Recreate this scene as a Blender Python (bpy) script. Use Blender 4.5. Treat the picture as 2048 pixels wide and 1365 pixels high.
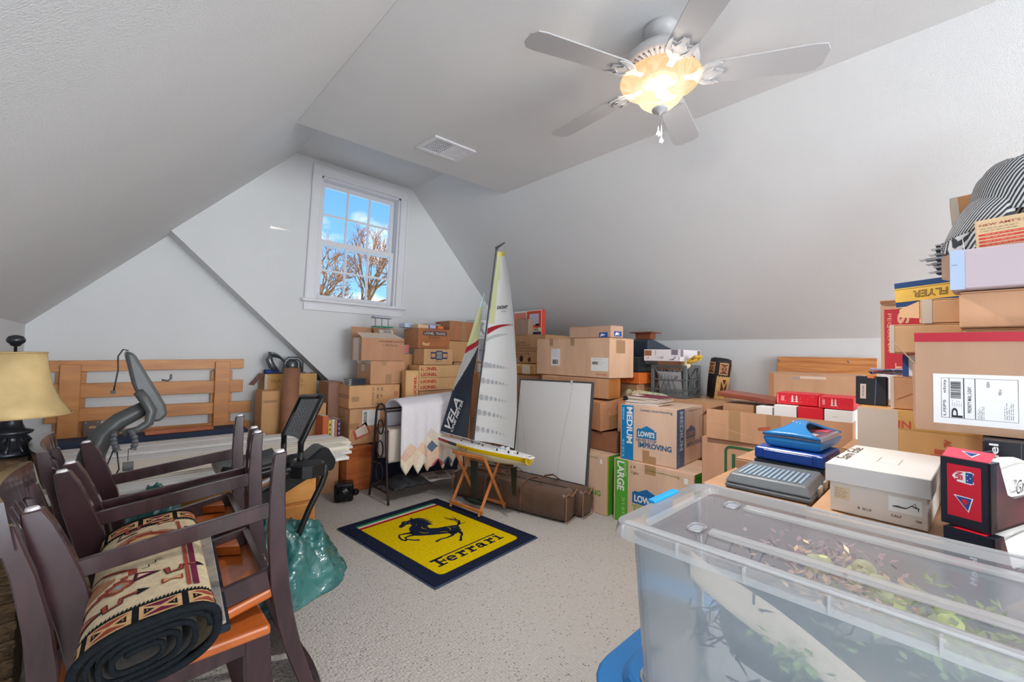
import bpy, bmesh, math, random
from mathutils import Vector, Matrix
from math import sin, cos, pi, radians, atan2, sqrt

for o in list(bpy.data.objects): bpy.data.objects.remove(o)
SC = bpy.context.scene
COL = SC.collection
random.seed(7)

# ------------------------------------------------------------------ camera
Fpx, PXC, PYC, CAMH, ROLL = 842.0, 1024.0, 682.5, 1.22, 0.02
_p = math.atan((711 + ROLL*(PXC-1068) - PYC)*cos(ROLL)/Fpx)
_yaw = radians(43.5)
f0 = Vector((sin(_yaw), cos(_yaw), 0)); r0 = Vector((cos(_yaw), -sin(_yaw), 0)); u0 = Vector((0, 0, 1))
fw = f0*cos(_p) + u0*sin(_p); up = -f0*sin(_p) + u0*cos(_p)
rt = r0*cos(ROLL) + up*sin(ROLL); up = -r0*sin(ROLL)*1.0 + up*cos(ROLL)
up = fw.cross(rt)*-1 if fw.cross(rt).z < 0 else fw.cross(rt)
up = rt.cross(fw)
cam = bpy.data.cameras.new('camera'); camo = bpy.data.objects.new('camera', cam); COL.objects.link(camo)
cam.sensor_width = 36; cam.lens = Fpx/2048*36; cam.clip_start = .02; cam.clip_end = 400
M = Matrix.Identity(4)
for i, v in enumerate((rt, up, -fw)):
    M[0][i], M[1][i], M[2][i] = v
M[0][3], M[1][3], M[2][3] = 0, 0, CAMH
camo.matrix_world = M
SC.camera = camo
vs = SC.view_settings
vs.view_transform = 'Standard'; vs.look = 'None'; vs.gamma = 1; vs.use_curve_mapping = False
vs.exposure = 0.66

# ------------------------------------------------------------------ world: blue winter sky with soft clouds
W = bpy.data.worlds.new('sky'); SC.world = W; W.use_nodes = True
nt = W.node_tree; N = nt.nodes; L = nt.links; N.clear()
out = N.new('ShaderNodeOutputWorld'); bg = N.new('ShaderNodeBackground')
tc = N.new('ShaderNodeTexCoord'); sep = N.new('ShaderNodeSeparateXYZ')
gr = N.new('ShaderNodeValToRGB'); gr.color_ramp.elements[0].position = 0.0; gr.color_ramp.elements[0].color = (.32, .66, .92, 1)
gr.color_ramp.elements[1].position = .55; gr.color_ramp.elements[1].color = (.035, .22, .78, 1)
ns = N.new('ShaderNodeTexNoise'); ns.inputs['Scale'].default_value = 3.3; ns.inputs['Detail'].default_value = 7; ns.inputs['Roughness'].default_value = .55
mp = N.new('ShaderNodeMapping'); mp.inputs['Scale'].default_value = (1, 1, 1.7); mp.inputs['Location'].default_value = (2.1, .3, .15)
cr = N.new('ShaderNodeValToRGB'); cr.color_ramp.elements[0].position = .50; cr.color_ramp.elements[1].position = .60
mx = N.new('ShaderNodeMixRGB'); mx.inputs[2].default_value = (.95, .95, 1, 1)
L.new(tc.outputs['Generated'], sep.inputs[0]); L.new(sep.outputs['Z'], gr.inputs[0])
L.new(tc.outputs['Generated'], mp.inputs[0]); L.new(mp.outputs[0], ns.inputs['Vector']); L.new(ns.outputs['Fac'], cr.inputs[0])
L.new(cr.outputs[0], mx.inputs[0]); L.new(gr.outputs[0], mx.inputs[1]); L.new(mx.outputs[0], bg.inputs[0])
bg.inputs[1].default_value = 1.0
L.new(bg.outputs[0], out.inputs[0])

# ------------------------------------------------------------------ lights
def area(name, loc, rot, sx, sy, power, color):
    l = bpy.data.lights.new(name, 'AREA'); l.shape = 'RECTANGLE'; l.size = sx; l.size_y = sy; l.energy = power; l.color = color
    o = bpy.data.objects.new(name, l); COL.objects.link(o); o.location = loc; o.rotation_euler = rot; return o
sun = bpy.data.lights.new('sun', 'SUN'); sun.energy = 3.2; sun.angle = .01; sun.color = (1, .86, .66)
so = bpy.data.objects.new('sun', sun); COL.objects.link(so); so.rotation_euler = (radians(62), 0, radians(8))
# daylight through the window and open side behind the photographer
area('window_daylight', (1.75, -5.42, 1.5), (radians(90), 0, 0), 3.3, 2.2, 168, (.92, .965, 1.0))
area('left_window', (-.42, -.85, .75), (radians(100), 0, radians(-78)), 1.6, .9, 30, (.80, .90, 1.0))

# ------------------------------------------------------------------ materials
def lin(h, g=1.0):
    h = h.lstrip('#'); c = []
    for i in (0, 2, 4):
        v = int(h[i:i+2], 16)/255
        v = v/12.92 if v <= .04045 else ((v+.055)/1.055)**2.4
        c.append(min(v*g, .92))
    return (*c, 1)
MC = {}
def mat(key, hexc='808080', rough=.6, metal=0, var=0.0, vs_=6.0, bump=0.0, bs=60.0, gain=1.35, spec=.4, stretch=None, coat=0, dark=None, emit=0):
    if key in MC: return MC[key]
    m = bpy.data.materials.new(key); m.use_nodes = True
    nt = m.node_tree; b = nt.nodes['Principled BSDF']
    c = lin(hexc, gain)
    b.inputs['Base Color'].default_value = c; b.inputs['Roughness'].default_value = rough; b.inputs['Metallic'].default_value = metal
    b.inputs['Specular IOR Level'].default_value = spec; b.inputs['Coat Weight'].default_value = coat
    if emit:
        b.inputs['Emission Color'].default_value = c; b.inputs['Emission Strength'].default_value = emit
    if var or bump:
        t = nt.nodes.new('ShaderNodeTexCoord'); mpn = nt.nodes.new('ShaderNodeMapping')
        nt.links.new(t.outputs['Object'], mpn.inputs[0])
        if stretch: mpn.inputs['Scale'].default_value = stretch
    if var:
        n = nt.nodes.new('ShaderNodeTexNoise'); n.inputs['Scale'].default_value = vs_; n.inputs['Detail'].default_value = 5
        nt.links.new(mpn.outputs[0], n.inputs['Vector'])
        mixn = nt.nodes.new('ShaderNodeMixRGB'); mixn.inputs[1].default_value = tuple(x*(1-var) for x in c[:3])+(1,)
        if dark: mixn.inputs[1].default_value = lin(dark, gain)
        mixn.inputs[2].default_value = tuple(min(.92, x*(1+var*.6)) for x in c[:3])+(1,)
        r = nt.nodes.new('ShaderNodeValToRGB'); r.color_ramp.elements[0].position = .35; r.color_ramp.elements[1].position = .65
        nt.links.new(n.outputs['Fac'], r.inputs[0]); nt.links.new(r.outputs[0], mixn.inputs[0])
        nt.links.new(mixn.outputs[0], b.inputs['Base Color'])
    if bump:
        n2 = nt.nodes.new('ShaderNodeTexNoise'); n2.inputs['Scale'].default_value = bs; n2.inputs['Detail'].default_value = 3
        nt.links.new(mpn.outputs[0], n2.inputs['Vector'])
        bp = nt.nodes.new('ShaderNodeBump'); bp.inputs['Strength'].default_value = bump; bp.inputs['Distance'].default_value = .01
        nt.links.new(n2.outputs['Fac'], bp.inputs['Height']); nt.links.new(bp.outputs[0], b.inputs['Normal'])
    MC[key] = m; return m
def flat(h, rough=.7, g=1.35, **k): return mat('c_'+h+('' if rough == .7 else str(rough)), h, rough, gain=g, **k)
def card(h):
    r_, g_, b_ = (int(h[i:i+2], 16) for i in (0, 2, 4)); y_ = (r_+g_+b_)/3; q = '%02x%02x%02x' % tuple(int(min(255, (c*.84+y_*.16)*1.04)) for c in (r_, g_, b_))
    return mat('cardboard_'+h, q, .5, var=.09, vs_=9, bump=.12, bs=25, spec=.35, stretch=(1, 1, .25))
def paper(h='e2e0e2'): return mat('paper_'+h, h, .55, gain=1.3)
def wood(key, light, dark, sc=(1, 12, 12), rough=.45, scale=3.0, coat=0.0, dist=3.0):
    if key in MC: return MC[key]
    m = bpy.data.materials.new(key); m.use_nodes = True; nt = m.node_tree; b = nt.nodes['Principled BSDF']
    t = nt.nodes.new('ShaderNodeTexCoord'); mpn = nt.nodes.new('ShaderNodeMapping'); mpn.inputs['Scale'].default_value = sc
    nt.links.new(t.outputs['Object'], mpn.inputs[0])
    n = nt.nodes.new('ShaderNodeTexNoise'); n.inputs['Scale'].default_value = scale; n.inputs['Detail'].default_value = 6; n.inputs['Distortion'].default_value = dist*.3
    nt.links.new(mpn.outputs[0], n.inputs['Vector'])
    r = nt.nodes.new('ShaderNodeValToRGB'); r.color_ramp.elements[0].position = .3; r.color_ramp.elements[1].position = .7
    r.color_ramp.elements[0].color = lin(dark, 1.35); r.color_ramp.elements[1].color = lin(light, 1.35)
    nt.links.new(n.outputs['Fac'], r.inputs[0]); nt.links.new(r.outputs[0], b.inputs['Base Color'])
    b.inputs['Roughness'].default_value = rough; b.inputs['Coat Weight'].default_value = coat; b.inputs['Coat Roughness'].default_value = .15
    MC[key] = m; return m
def clear(key, tint='e8eef8', alpha=.35, rough=.15, milky=.25):
    """thin clear plastic or glass: part see-through, part milky plastic, part gloss"""
    if key in MC: return MC[key]
    m = bpy.data.materials.new(key); m.use_nodes = True; nt = m.node_tree; nt.nodes.clear()
    o = nt.nodes.new('ShaderNodeOutputMaterial'); tr = nt.nodes.new('ShaderNodeBsdfTransparent'); tr.inputs[0].default_value = (.97, .98, 1, 1)
    df = nt.nodes.new('ShaderNodeBsdfPrincipled'); df.inputs['Base Color'].default_value = lin(tint, 1.2); df.inputs['Roughness'].default_value = rough
    tl = nt.nodes.new('ShaderNodeBsdfTranslucent'); tl.inputs[0].default_value = lin(tint, 1.2)
    a = nt.nodes.new('ShaderNodeMixShader'); a.inputs[0].default_value = .4
    nt.links.new(df.outputs[0], a.inputs[1]); nt.links.new(tl.outputs[0], a.inputs[2])
    mixs = nt.nodes.new('ShaderNodeMixShader'); mixs.inputs[0].default_value = milky
    nt.links.new(tr.outputs[0], mixs.inputs[1]); nt.links.new(a.outputs[0], mixs.inputs[2])
    gl = nt.nodes.new('ShaderNodeBsdfGlossy'); gl.inputs['Roughness'].default_value = rough
    fr = nt.nodes.new('ShaderNodeFresnel'); fr.inputs[0].default_value = 1.35
    mm = nt.nodes.new('ShaderNodeMixShader')
    nt.links.new(fr.outputs[0], mm.inputs[0]); nt.links.new(mixs.outputs[0], mm.inputs[1]); nt.links.new(gl.outputs[0], mm.inputs[2])
    nt.links.new(mm.outputs[0], o.inputs[0]); MC[key] = m; return m

# ------------------------------------------------------------------ mesh helpers
class MB:
    def __init__(s): s.v = []; s.f = []; s.m = []
    def add(s, vs, fs, M=None, mi=0):
        o = len(s.v)
        for p in vs:
            p = Vector(p); s.v.append(tuple(M @ p) if M else tuple(p))
        for f in fs: s.f.append(tuple(o+i for i in f)); s.m.append(mi)
        return s
    def box(s, x0, x1, y0, y1, z0, z1, M=None, mi=0):
        return s.add([(x0, y0, z0), (x1, y0, z0), (x1, y1, z0), (x0, y1, z0), (x0, y0, z1), (x1, y0, z1), (x1, y1, z1), (x0, y1, z1)],
                     [(0, 3, 2, 1), (4, 5, 6, 7), (0, 1, 5, 4), (1, 2, 6, 5), (2, 3, 7, 6), (3, 0, 4, 7)], M, mi)
    def hexa(s, bot, top, M=None, mi=0):
        return s.add(list(bot)+list(top), [(0, 3, 2, 1), (4, 5, 6, 7), (0, 1, 5, 4), (1, 2, 6, 5), (2, 3, 7, 6), (3, 0, 4, 7)], M, mi)
    def quad(s, a, b, c, d, M=None, mi=0): return s.add([a, b, c, d], [(0, 1, 2, 3)], M, mi)
    def prism(s, poly, n, M=None, mi=0):
        """poly: 3-D points of one side, n: extrusion vector"""
        k = len(poly); n = Vector(n); vs = [Vector(p) for p in poly]+[Vector(p)+n for p in poly]
        return s.add(vs, [tuple(range(k-1, -1, -1)), tuple(range(k, 2*k))]+[(i, (i+1) % k, k+(i+1) % k, k+i) for i in range(k)], M, mi)
    def tube(s, path, r, n=8, M=None, mi=0, cap=True, sx=1.0):
        P = [Vector(p) for p in path]; R = r if isinstance(r, (list, tuple)) else [r]*len(P)
        T = []
        for i in range(len(P)):
            t = (P[min(i+1, len(P)-1)]-P[max(i-1, 0)]); T.append(t.normalized() if t.length > 1e-9 else Vector((0, 0, 1)))
        a = Vector((0, 0, 1)) if abs(T[0].z) < .9 else Vector((1, 0, 0)); X = T[0].cross(a).normalized()
        vs = []
        for i, p in enumerate(P):
            X = (X-T[i]*X.dot(T[i])).normalized(); Y = T[i].cross(X)
            for k in range(n):
                an = 2*pi*k/n; vs.append(p+X*cos(an)*R[i]*sx+Y*sin(an)*R[i])
        fs = []
        for i in range(len(P)-1):
            for k in range(n):
                k2 = (k+1) % n; fs.append((i*n+k, i*n+k2, (i+1)*n+k2, (i+1)*n+k))
        if cap: fs.append(tuple(range(n-1, -1, -1))); fs.append(tuple((len(P)-1)*n+k for k in range(n)))
        return s.add(vs, fs, M, mi)
    def bar(s, p, q, w, h, M=None, mi=0, upv=(0, 0, 1)):
        p, q = Vector(p), Vector(q); t = (q-p).normalized(); u = Vector(upv)
        if abs(t.dot(u)) > .98: u = Vector((1, 0, 0))
        x = t.cross(u).normalized(); y = x.cross(t).normalized(); x *= w/2; y *= h/2
        return s.hexa([p-x-y, p+x-y, p+x+y, p-x+y], [q-x-y, q+x-y, q+x+y, q-x+y], M, mi)
    def lathe(s, prof, n=24, M=None, mi=0, ctr=(0, 0)):
        vs = []; cx, cy = ctr
        for r, z in prof:
            for k in range(n): vs.append((cx+r*cos(2*pi*k/n), cy+r*sin(2*pi*k/n), z))
        fs = []
        for i in range(len(prof)-1):
            for k in range(n):
                k2 = (k+1) % n; fs.append((i*n+k, i*n+k2, (i+1)*n+k2, (i+1)*n+k))
        if prof[0][0] > 1e-4: fs.append(tuple(range(n-1, -1, -1)))
        if prof[-1][0] > 1e-4: fs.append(tuple((len(prof)-1)*n+k for k in range(n)))
        return s.add(vs, fs, M, mi)
    def ball(s, c, r, n=12, M=None, mi=0, sc=(1, 1, 1)):
        vs = []; fs = []; rows = n//2
        for i in range(rows+1):
            th = pi*i/rows
            for k in range(n):
                vs.append((c[0]+r*sc[0]*sin(th)*cos(2*pi*k/n), c[1]+r*sc[1]*sin(th)*sin(2*pi*k/n), c[2]-r*sc[2]*cos(th)))
        for i in range(rows):
            for k in range(n):
                k2 = (k+1) % n; fs.append((i*n+k, i*n+k2, (i+1)*n+k2, (i+1)*n+k))
        return s.add(vs, fs, M, mi)
    def grid(s, fn, nu, nv, M=None, mi=0, thick=None):
        vs = [fn(i/nu, j/nv) for j in range(nv+1) for i in range(nu+1)]
        fs = [(j*(nu+1)+i, j*(nu+1)+i+1, (j+1)*(nu+1)+i+1, (j+1)*(nu+1)+i) for j in range(nv) for i in range(nu)]
        return s.add(vs, fs, M, mi)
    def build(s, name, m, parent=None, smooth=False, bevel=0, seg=1, M=None, solid=0, sub=0, merge=False, autos=None):
        me = bpy.data.meshes.new(name); me.from_pydata(s.v, [], s.f); me.update()
        ms = m if isinstance(m, (list, tuple)) else [m]
        for x in ms: me.materials.append(x)
        for p, mi in zip(me.polygons, s.m): p.material_index = mi; p.use_smooth = smooth
        if merge or bevel:
            bm = bmesh.new(); bm.from_mesh(me); bmesh.ops.remove_doubles(bm, verts=bm.verts, dist=1e-5)
            bmesh.ops.recalc_face_normals(bm, faces=bm.faces)
            if bevel:
                es = [e for e in bm.edges if len(e.link_faces) == 2 and e.calc_face_angle(0) > .5]
                bmesh.ops.bevel(bm, geom=es, offset=bevel, segments=seg, affect='EDGES', profile=.5)
            if smooth:
                for f in bm.faces: f.smooth = True
            bm.to_mesh(me); bm.free()
        o = bpy.data.objects.new(name, me); COL.objects.link(o)
        if M is not None: o.matrix_world = M
        if parent is not None: o.parent = parent
        if solid:
            md = o.modifiers.new('thickness', 'SOLIDIFY'); md.thickness = solid; md.offset = 0
        if sub:
            md = o.modifiers.new('smooth', 'SUBSURF'); md.levels = sub; md.render_levels = sub
        return o
def tag(o, label, cat, group=None, kind=None):
    if label: o['label'] = label
    if cat: o['category'] = cat
    if group: o['group'] = group
    if kind: o['kind'] = kind
    return o
def thing(name, label, cat, loc=(0, 0, 0), rz=0, group=None, rot=None):
    o = bpy.data.objects.new(name, None); COL.objects.link(o); o.location = loc; o.rotation_euler = rot or (0, 0, radians(rz))
    o.empty_display_size = .05
    return tag(o, label, cat, group)
def struct(name, mb, m, **k):
    o = mb.build(name, m, **k); o['kind'] = 'structure'; return o
def frame(O, R, U):
    O, R, U = Vector(O), Vector(R).normalized(), Vector(U).normalized(); Nn = R.cross(U)
    M = Matrix.Identity(4)
    for i, v in enumerate((R, U, Nn)): M[0][i], M[1][i], M[2][i] = v
    M[0][3], M[1][3], M[2][3] = O
    return M
_tc = {}
def text(parent, s, M, x, y, w, h, m, name='lettering', bold=0.0, rot=0, off=.0012, shear=0, spacing=1.0, outline=False):
    """flat print: the words s fitted into the rectangle x,y,w,h of frame M; rot turns it about the centre"""
    key = (s, bold, shear, spacing, outline)
    if key not in _tc:
        cu = bpy.data.curves.new('t', 'FONT'); cu.body = s; cu.size = 1; cu.offset = bold; cu.shear = shear; cu.resolution_u = 3; cu.space_character = spacing
        if outline: cu.fill_mode = 'NONE'; cu.bevel_depth = .02; cu.bevel_resolution = 0
        ob = bpy.data.objects.new('t', cu); COL.objects.link(ob); bpy.context.view_layer.update()
        me = bpy.data.meshes.new_from_object(ob.evaluated_get(bpy.context.evaluated_depsgraph_get()))
        vs = [v.co.copy() for v in me.vertices]; fs = [tuple(p.vertices) for p in me.polygons]
        bpy.data.objects.remove(ob); bpy.data.meshes.remove(me); _tc[key] = (vs, fs)
    vs, fs = _tc[key]
    x0 = min(v.x for v in vs); x1 = max(v.x for v in vs); y0 = min(v.y for v in vs); y1 = max(v.y for v in vs)
    tw, th = (w, h) if rot in (0, 180) else (h, w)
    c, sn = round(cos(radians(rot)), 6), round(sin(radians(rot)), 6); o = []
    for v in vs:
        a = ((v.x-x0)/(x1-x0+1e-9)-.5)*tw; b = ((v.y-y0)/(y1-y0+1e-9)-.5)*th
        o.append((x+w/2+a*c-b*sn, y+h/2+a*sn+b*c, off+(v.z*.02 if outline else 0)))
    mb = MB(); mb.add([M @ Vector(p) for p in o], fs)
    return mb.build(name, m, parent)
def patch(parent, M, x, y, w, h, m, name='printed_panel', off=.0008, poly=None):
    mb = MB(); pts = poly or [(x, y), (x+w, y), (x+w, y+h), (x, y+h)]
    mb.add([M @ Vector((p[0], p[1], off)) for p in pts], [tuple(range(len(pts)))])
    return mb.build(name, m, parent)
def ribbon(pts, ws):
    L_, R_ = [], []
    for i, p in enumerate(pts):
        a = Vector(pts[max(0, i-1)]); b = Vector(pts[min(len(pts)-1, i+1)]); t = (b-a).normalized(); n = Vector((-t.y, t.x))*ws[i]/2
        p = Vector(p); L_.append(p+n); R_.append(p-n)
    return L_, R_
def strip(parent, M, pts, ws, m, name='printed_line', off=.001, mb=None):
    L_, R_ = ribbon(pts, ws if isinstance(ws, (list, tuple)) else [ws]*len(pts)); own = mb is None; mb = mb or MB()
    n = len(pts); vs = [M @ Vector((p.x, p.y, off)) for p in L_+R_]
    mb.add(vs, [(i, n+i, n+i+1, i+1) for i in range(n-1)])
    return mb.build(name, m, parent) if own else None
def scribble(parent, M, x, y, w, h, m, seed=1, name='handwriting', th=.0015, words=3, off=.0012):
    """illegible pen strokes laid along a line"""
    rnd = random.Random(seed); mb = MB(); cx = x
    while cx < x+w:
        n = rnd.randint(3, 6); pts = [(cx+i*h*.28, y+rnd.random()*h) for i in range(n)]
        strip(None, M, pts, th, None, off=off, mb=mb); cx += n*h*.28+h*.3
    return mb.build(name, m, parent)

# ================================================================== the room
def wallmat(key, h, bump=.25, bs=220):
    return mat(key, h, .55, gain=1.66, bump=bump, bs=bs, spec=.3, var=.02, vs_=1.5)
WALL = wallmat('painted_drywall', 'bbbcbd'); CEIL = wallmat('painted_ceiling', 'b7b8b9'); SLOPE = wallmat('painted_slope', 'b9babb')
TRIM = mat('white_gloss_trim', 'c8c8cc', .3, gain=1.5)
YB, YW, YR = -5.5, 4.3, 4.5       # back wall, window wall, recessed wall
XL, XR = -.447, 4.07
cL, cR = 1.834, 5.67
zl = lambda x: 1.05*x+cL
zr = lambda x: cR-1.05*x
# carpet: cream looped pile with dark flecks
m = bpy.data.materials.new('berber_carpet'); m.use_nodes = True; nt = m.node_tree; b = nt.nodes['Principled BSDF']; Lk = nt.links.new
t = nt.nodes.new('ShaderNodeTexCoord')
v = nt.nodes.new('ShaderNodeTexVoronoi'); v.inputs['Scale'].default_value = 95; Lk(t.outputs['Object'], v.inputs['Vector'])
n1 = nt.nodes.new('ShaderNodeTexNoise'); n1.inputs['Scale'].default_value = 60; n1.inputs['Detail'].default_value = 6; Lk(t.outputs['Object'], n1.inputs['Vector'])
r1 = nt.nodes.new('ShaderNodeValToRGB'); r1.color_ramp.elements[0].color = lin('aba5a0', 1.28); r1.color_ramp.elements[1].color = lin('b5b0aa', 1.28)
r1.color_ramp.elements[0].position = .3; r1.color_ramp.elements[1].position = .7; Lk(n1.outputs['Fac'], r1.inputs[0])
v2 = nt.nodes.new('ShaderNodeTexVoronoi'); v2.inputs['Scale'].default_value = 105; Lk(t.outputs['Object'], v2.inputs['Vector'])
sp = nt.nodes.new('ShaderNodeSeparateColor'); Lk(v2.outputs['Color'], sp.inputs[0])
g1 = nt.nodes.new('ShaderNodeMath'); g1.operation = 'GREATER_THAN'; g1.inputs[1].default_value = .89; Lk(sp.outputs[0], g1.inputs[0])
g2 = nt.nodes.new('ShaderNodeMath'); g2.operation = 'LESS_THAN'; g2.inputs[1].default_value = .34; Lk(v2.outputs['Distance'], g2.inputs[0])
g3 = nt.nodes.new('ShaderNodeMath'); g3.operation = 'MULTIPLY'; Lk(g1.outputs[0], g3.inputs[0]); Lk(g2.outputs[0], g3.inputs[1])
g4 = nt.nodes.new('ShaderNodeMath'); g4.operation = 'MULTIPLY'; g4.inputs[1].default_value = .8; Lk(g3.outputs[0], g4.inputs[0])
mxx = nt.nodes.new('ShaderNodeMixRGB'); mxx.inputs[2].default_value = lin('5a544f'); Lk(g4.outputs[0], mxx.inputs[0]); Lk(r1.outputs[0], mxx.inputs[1])
wv = nt.nodes.new('ShaderNodeTexWave'); wv.inputs['Scale'].default_value = 22; wv.inputs['Distortion'].default_value = 3; wv.inputs['Detail'].default_value = 2; Lk(t.outputs['Object'], wv.inputs['Vector'])
mxy = nt.nodes.new('ShaderNodeMixRGB'); mxy.blend_type = 'MULTIPLY'; mxy.inputs[0].default_value = .10; Lk(mxx.outputs[0], mxy.inputs[1]); Lk(wv.outputs['Color'], mxy.inputs[2])
Lk(mxy.outputs[0], b.inputs['Base Color']); b.inputs['Roughness'].default_value = .95; b.inputs['Specular IOR Level'].default_value = .1
bp = nt.nodes.new('ShaderNodeBump'); bp.inputs['Strength'].default_value = .7; bp.inputs['Distance'].default_value = .006; bp.invert = True
Lk(v.outputs['Distance'], bp.inputs['Height']); Lk(bp.outputs[0], b.inputs['Normal'])
CARPET = m
struct('floor', MB().box(XL-.1, XR+.1, YB-.1, YR+.05, -.1, 0), CARPET)
T = .06
struct('wall_left', MB().box(XL-T, XL, YB, YR, 0, zl(XL)+.02), WALL)
struct('wall_right', MB().box(XR, XR+T, YB, YR, 0, zr(XR)+.02), WALL)
struct('wall_back', MB().box(XL-T, XR+T, YB-T, YB, 0, 3.2), WALL)
def slopequad(x0, x1, fz, y0, y1):
    return [(x0, y0, fz(x0)), (x1, y0, fz(x1)), (x1, y1, fz(x1)), (x0, y1, fz(x0))]
XCL, ZCL, XCR, ZCR = .80, 2.672, 2.733, 2.80
XU0, XU1, ZU = 1.206, 2.443, 3.10
struct('ceiling_slope_left', MB().prism([(XL-.02, YB, zl(XL-.02)), (XU0, YB, zl(XU0)), (XU0, YR, zl(XU0)), (XL-.02, YR, zl(XL-.02))], (-.05, 0, .05)), SLOPE)
struct('ceiling_slope_right', MB().prism([(XR+.02, YB, zr(XR+.02)), (XU1, YB, zr(XU1)), (XU1, YR, zr(XU1)), (XR+.02, YR, zr(XR+.02))], (.05, 0, .05)), SLOPE)
struct('ceiling', MB().prism([(XCL, YB, ZCL), (XCL, 2.88, ZCL), (XCR, 3.03, ZCR), (XCR, YB, ZCR)], (0, 0, .05)), CEIL)
struct('ceiling_dormer', MB().box(XU0-.03, XU1+.03, 2.9, YR, ZU, ZU+.05), CEIL)
mb = MB(); mb.prism([(XCL, 2.88, ZCL+.002), (XCR, 3.03, ZCR+.002), (XU1, 3.03, ZU), (XU0, 2.88, ZU)], (0, -.03, 0))
struct('wall_bulkhead', mb, CEIL)
# window wall with the opening cut out; its lower left edge runs down at a slant
sh = lambda x, z: x+(z-1.72)*.033
WX0, WX1, WZ0, WZ1 = 1.402, 2.264, 1.725, 2.955
A_, B_, Cc, Dd = [(sh(x, z), z) for x, z in ((WX0, WZ0), (WX1, WZ0), (WX1, WZ1), (WX0, WZ1))]
def wp(poly, y=YW, d=.2): return MB().prism([(x, y, z) for x, z in poly][::-1], (0, d, 0))
dia = lambda z: .303+(2.162-z)/.966
mb = MB()
for poly in ([(.29, 2.17), (.303, 2.162), (dia(WZ0), WZ0), A_, Dd, (Dd[0], ZU), (XU0, ZU+.02)],
             [(dia(WZ0), WZ0), (dia(0), 0), (B_[0], 0), B_, A_] if dia(0) < B_[0] else [(dia(WZ0), WZ0), (dia(0.7), .7), (B_[0], .7), B_, A_],
             [Dd, Cc, (Cc[0], ZU+.02), (Dd[0], ZU+.02)],
             [(B_[0], .7), (XR, .7), (XR, zr(XR)+.02), (XU1, ZU+.02), (Cc[0], ZU+.02), Cc, B_],
             [(dia(.7), .7), (XR, .7), (XR, 0), (dia(0), 0)]):
    a = sum(poly[i][0]*poly[(i+1) % len(poly)][1]-poly[(i+1) % len(poly)][0]*poly[i][1] for i in range(len(poly)))
    if a < 0: poly = poly[::-1]
    mb.prism([(x, YW, z) for x, z in poly], (0, .2, 0))
struct('wall_window', mb, WALL, merge=False)
struct('wall_recess', MB().box(XL-T, 1.385, YR, YR+.04, 0, 2.4).box(1.385, 2.62, YR, YR+.04, 0, 1.6), WALL)

# window_1 : double hung, three by two panes in each sash
SH = Matrix.Identity(4); SH[0][2] = .033; SH[0][3] = -1.72*.033
win = bpy.data.objects.new('window_1', None); COL.objects.link(win); win['kind'] = 'structure'; win.location = (1.83, 4.3, 1.72)
WI = Matrix.Translation((-1.83, -4.3, -1.72)) @ SH
def casing(name, boxes, m=TRIM, bev=.004):
    for b_ in boxes: MB().box(*b_, M=WI).build(name, m, win, bevel=bev)
casing('casing', [(1.312, WX0, 4.278, 4.30, 1.725, 3.05), (WX1, 2.354, 4.278, 4.30, 1.725, 3.05), (WX0, WX1, 4.278, 4.30, WZ1, 3.05)])
casing('casing_bead', [(1.312, 1.330, 4.268, 4.278, 1.725, 3.05), (2.336, 2.354, 4.268, 4.278, 1.725, 3.05), (1.330, 2.336, 4.268, 4.278, 3.032, 3.05)], bev=.003)
casing('window_sill', [(1.285, 2.381, 4.235, 4.46, 1.695, 1.725)], bev=.006)
casing('apron', [(1.312, 2.354, 4.28, 4.30, 1.615, 1.695), (1.305, 2.361, 4.275, 4.282, 1.68, 1.695)])
casing('jamb', [(WX0, WX0+.022, 4.30, 4.47, 1.725, WZ1), (WX1-.022, WX1, 4.30, 4.47, 1.725, WZ1), (WX0, WX1, 4.30, 4.47, WZ1-.02, WZ1)], bev=.002)
GL = clear('window_glass', 'ffffff', rough=.02, milky=.015)
def sash(y, z0, z1, nm, r=.05):
    x0, x1 = WX0+.024, WX1-.024
    s = MB(); s.box(x0, x0+.045, y, y+.035, z0, z1, M=WI); s.box(x1-.045, x1, y, y+.035, z0, z1, M=WI)
    s.box(x0+.045, x1-.045, y, y+.035, z0, z0+r, M=WI); s.box(x0+.045, x1-.045, y, y+.035, z1-r, z1, M=WI)
    so_ = s.build(nm, TRIM, win, bevel=.002)
    gx0, gx1, gz0, gz1 = x0+.045, x1-.045, z0+r, z1-r
    for k in (1, 2):
        xx = gx0+(gx1-gx0)*k/3; MB().box(xx-.009, xx+.009, y+.004, y+.028, gz0, gz1, M=WI).build('muntin', TRIM, so_)
    zz = (gz0+gz1)/2; MB().box(gx0, gx1, y+.005, y+.027, zz-.009, zz+.009, M=WI).build('muntin', TRIM, so_)
    for i in range(3):
        for j in range(2):
            a = gx0+(gx1-gx0)*i/3; b2 = gz0+(gz1-gz0)*j/2
            MB().box(a+.006, a+(gx1-gx0)/3-.006, y+.014, y+.017, b2+.006, b2+(gz1-gz0)/2-.006, M=WI).build('pane', GL, so_)
sash(4.395, 2.285, 2.935, 'upper_sash', .045)
sash(4.345, 1.727, 2.335, 'lower_sash', .05)
MB().box(1.452, 1.462, 4.335, 4.345, 1.735, 1.80, M=WI).build('sash_lift', TRIM, win)
# daylight opening behind the photographer: frame around the bright glazing
mb = MB()
for b_ in ((.0, .1, -5.5, -5.43, .4, 2.62), (3.4, 3.5, -5.5, -5.43, .4, 2.62), (.0, 3.5, -5.5, -5.43, 2.6, 2.7), (.0, 3.5, -5.5, -5.43, .32, .42)): mb.box(*b_)
struct('window_2', mb, TRIM)

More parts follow.
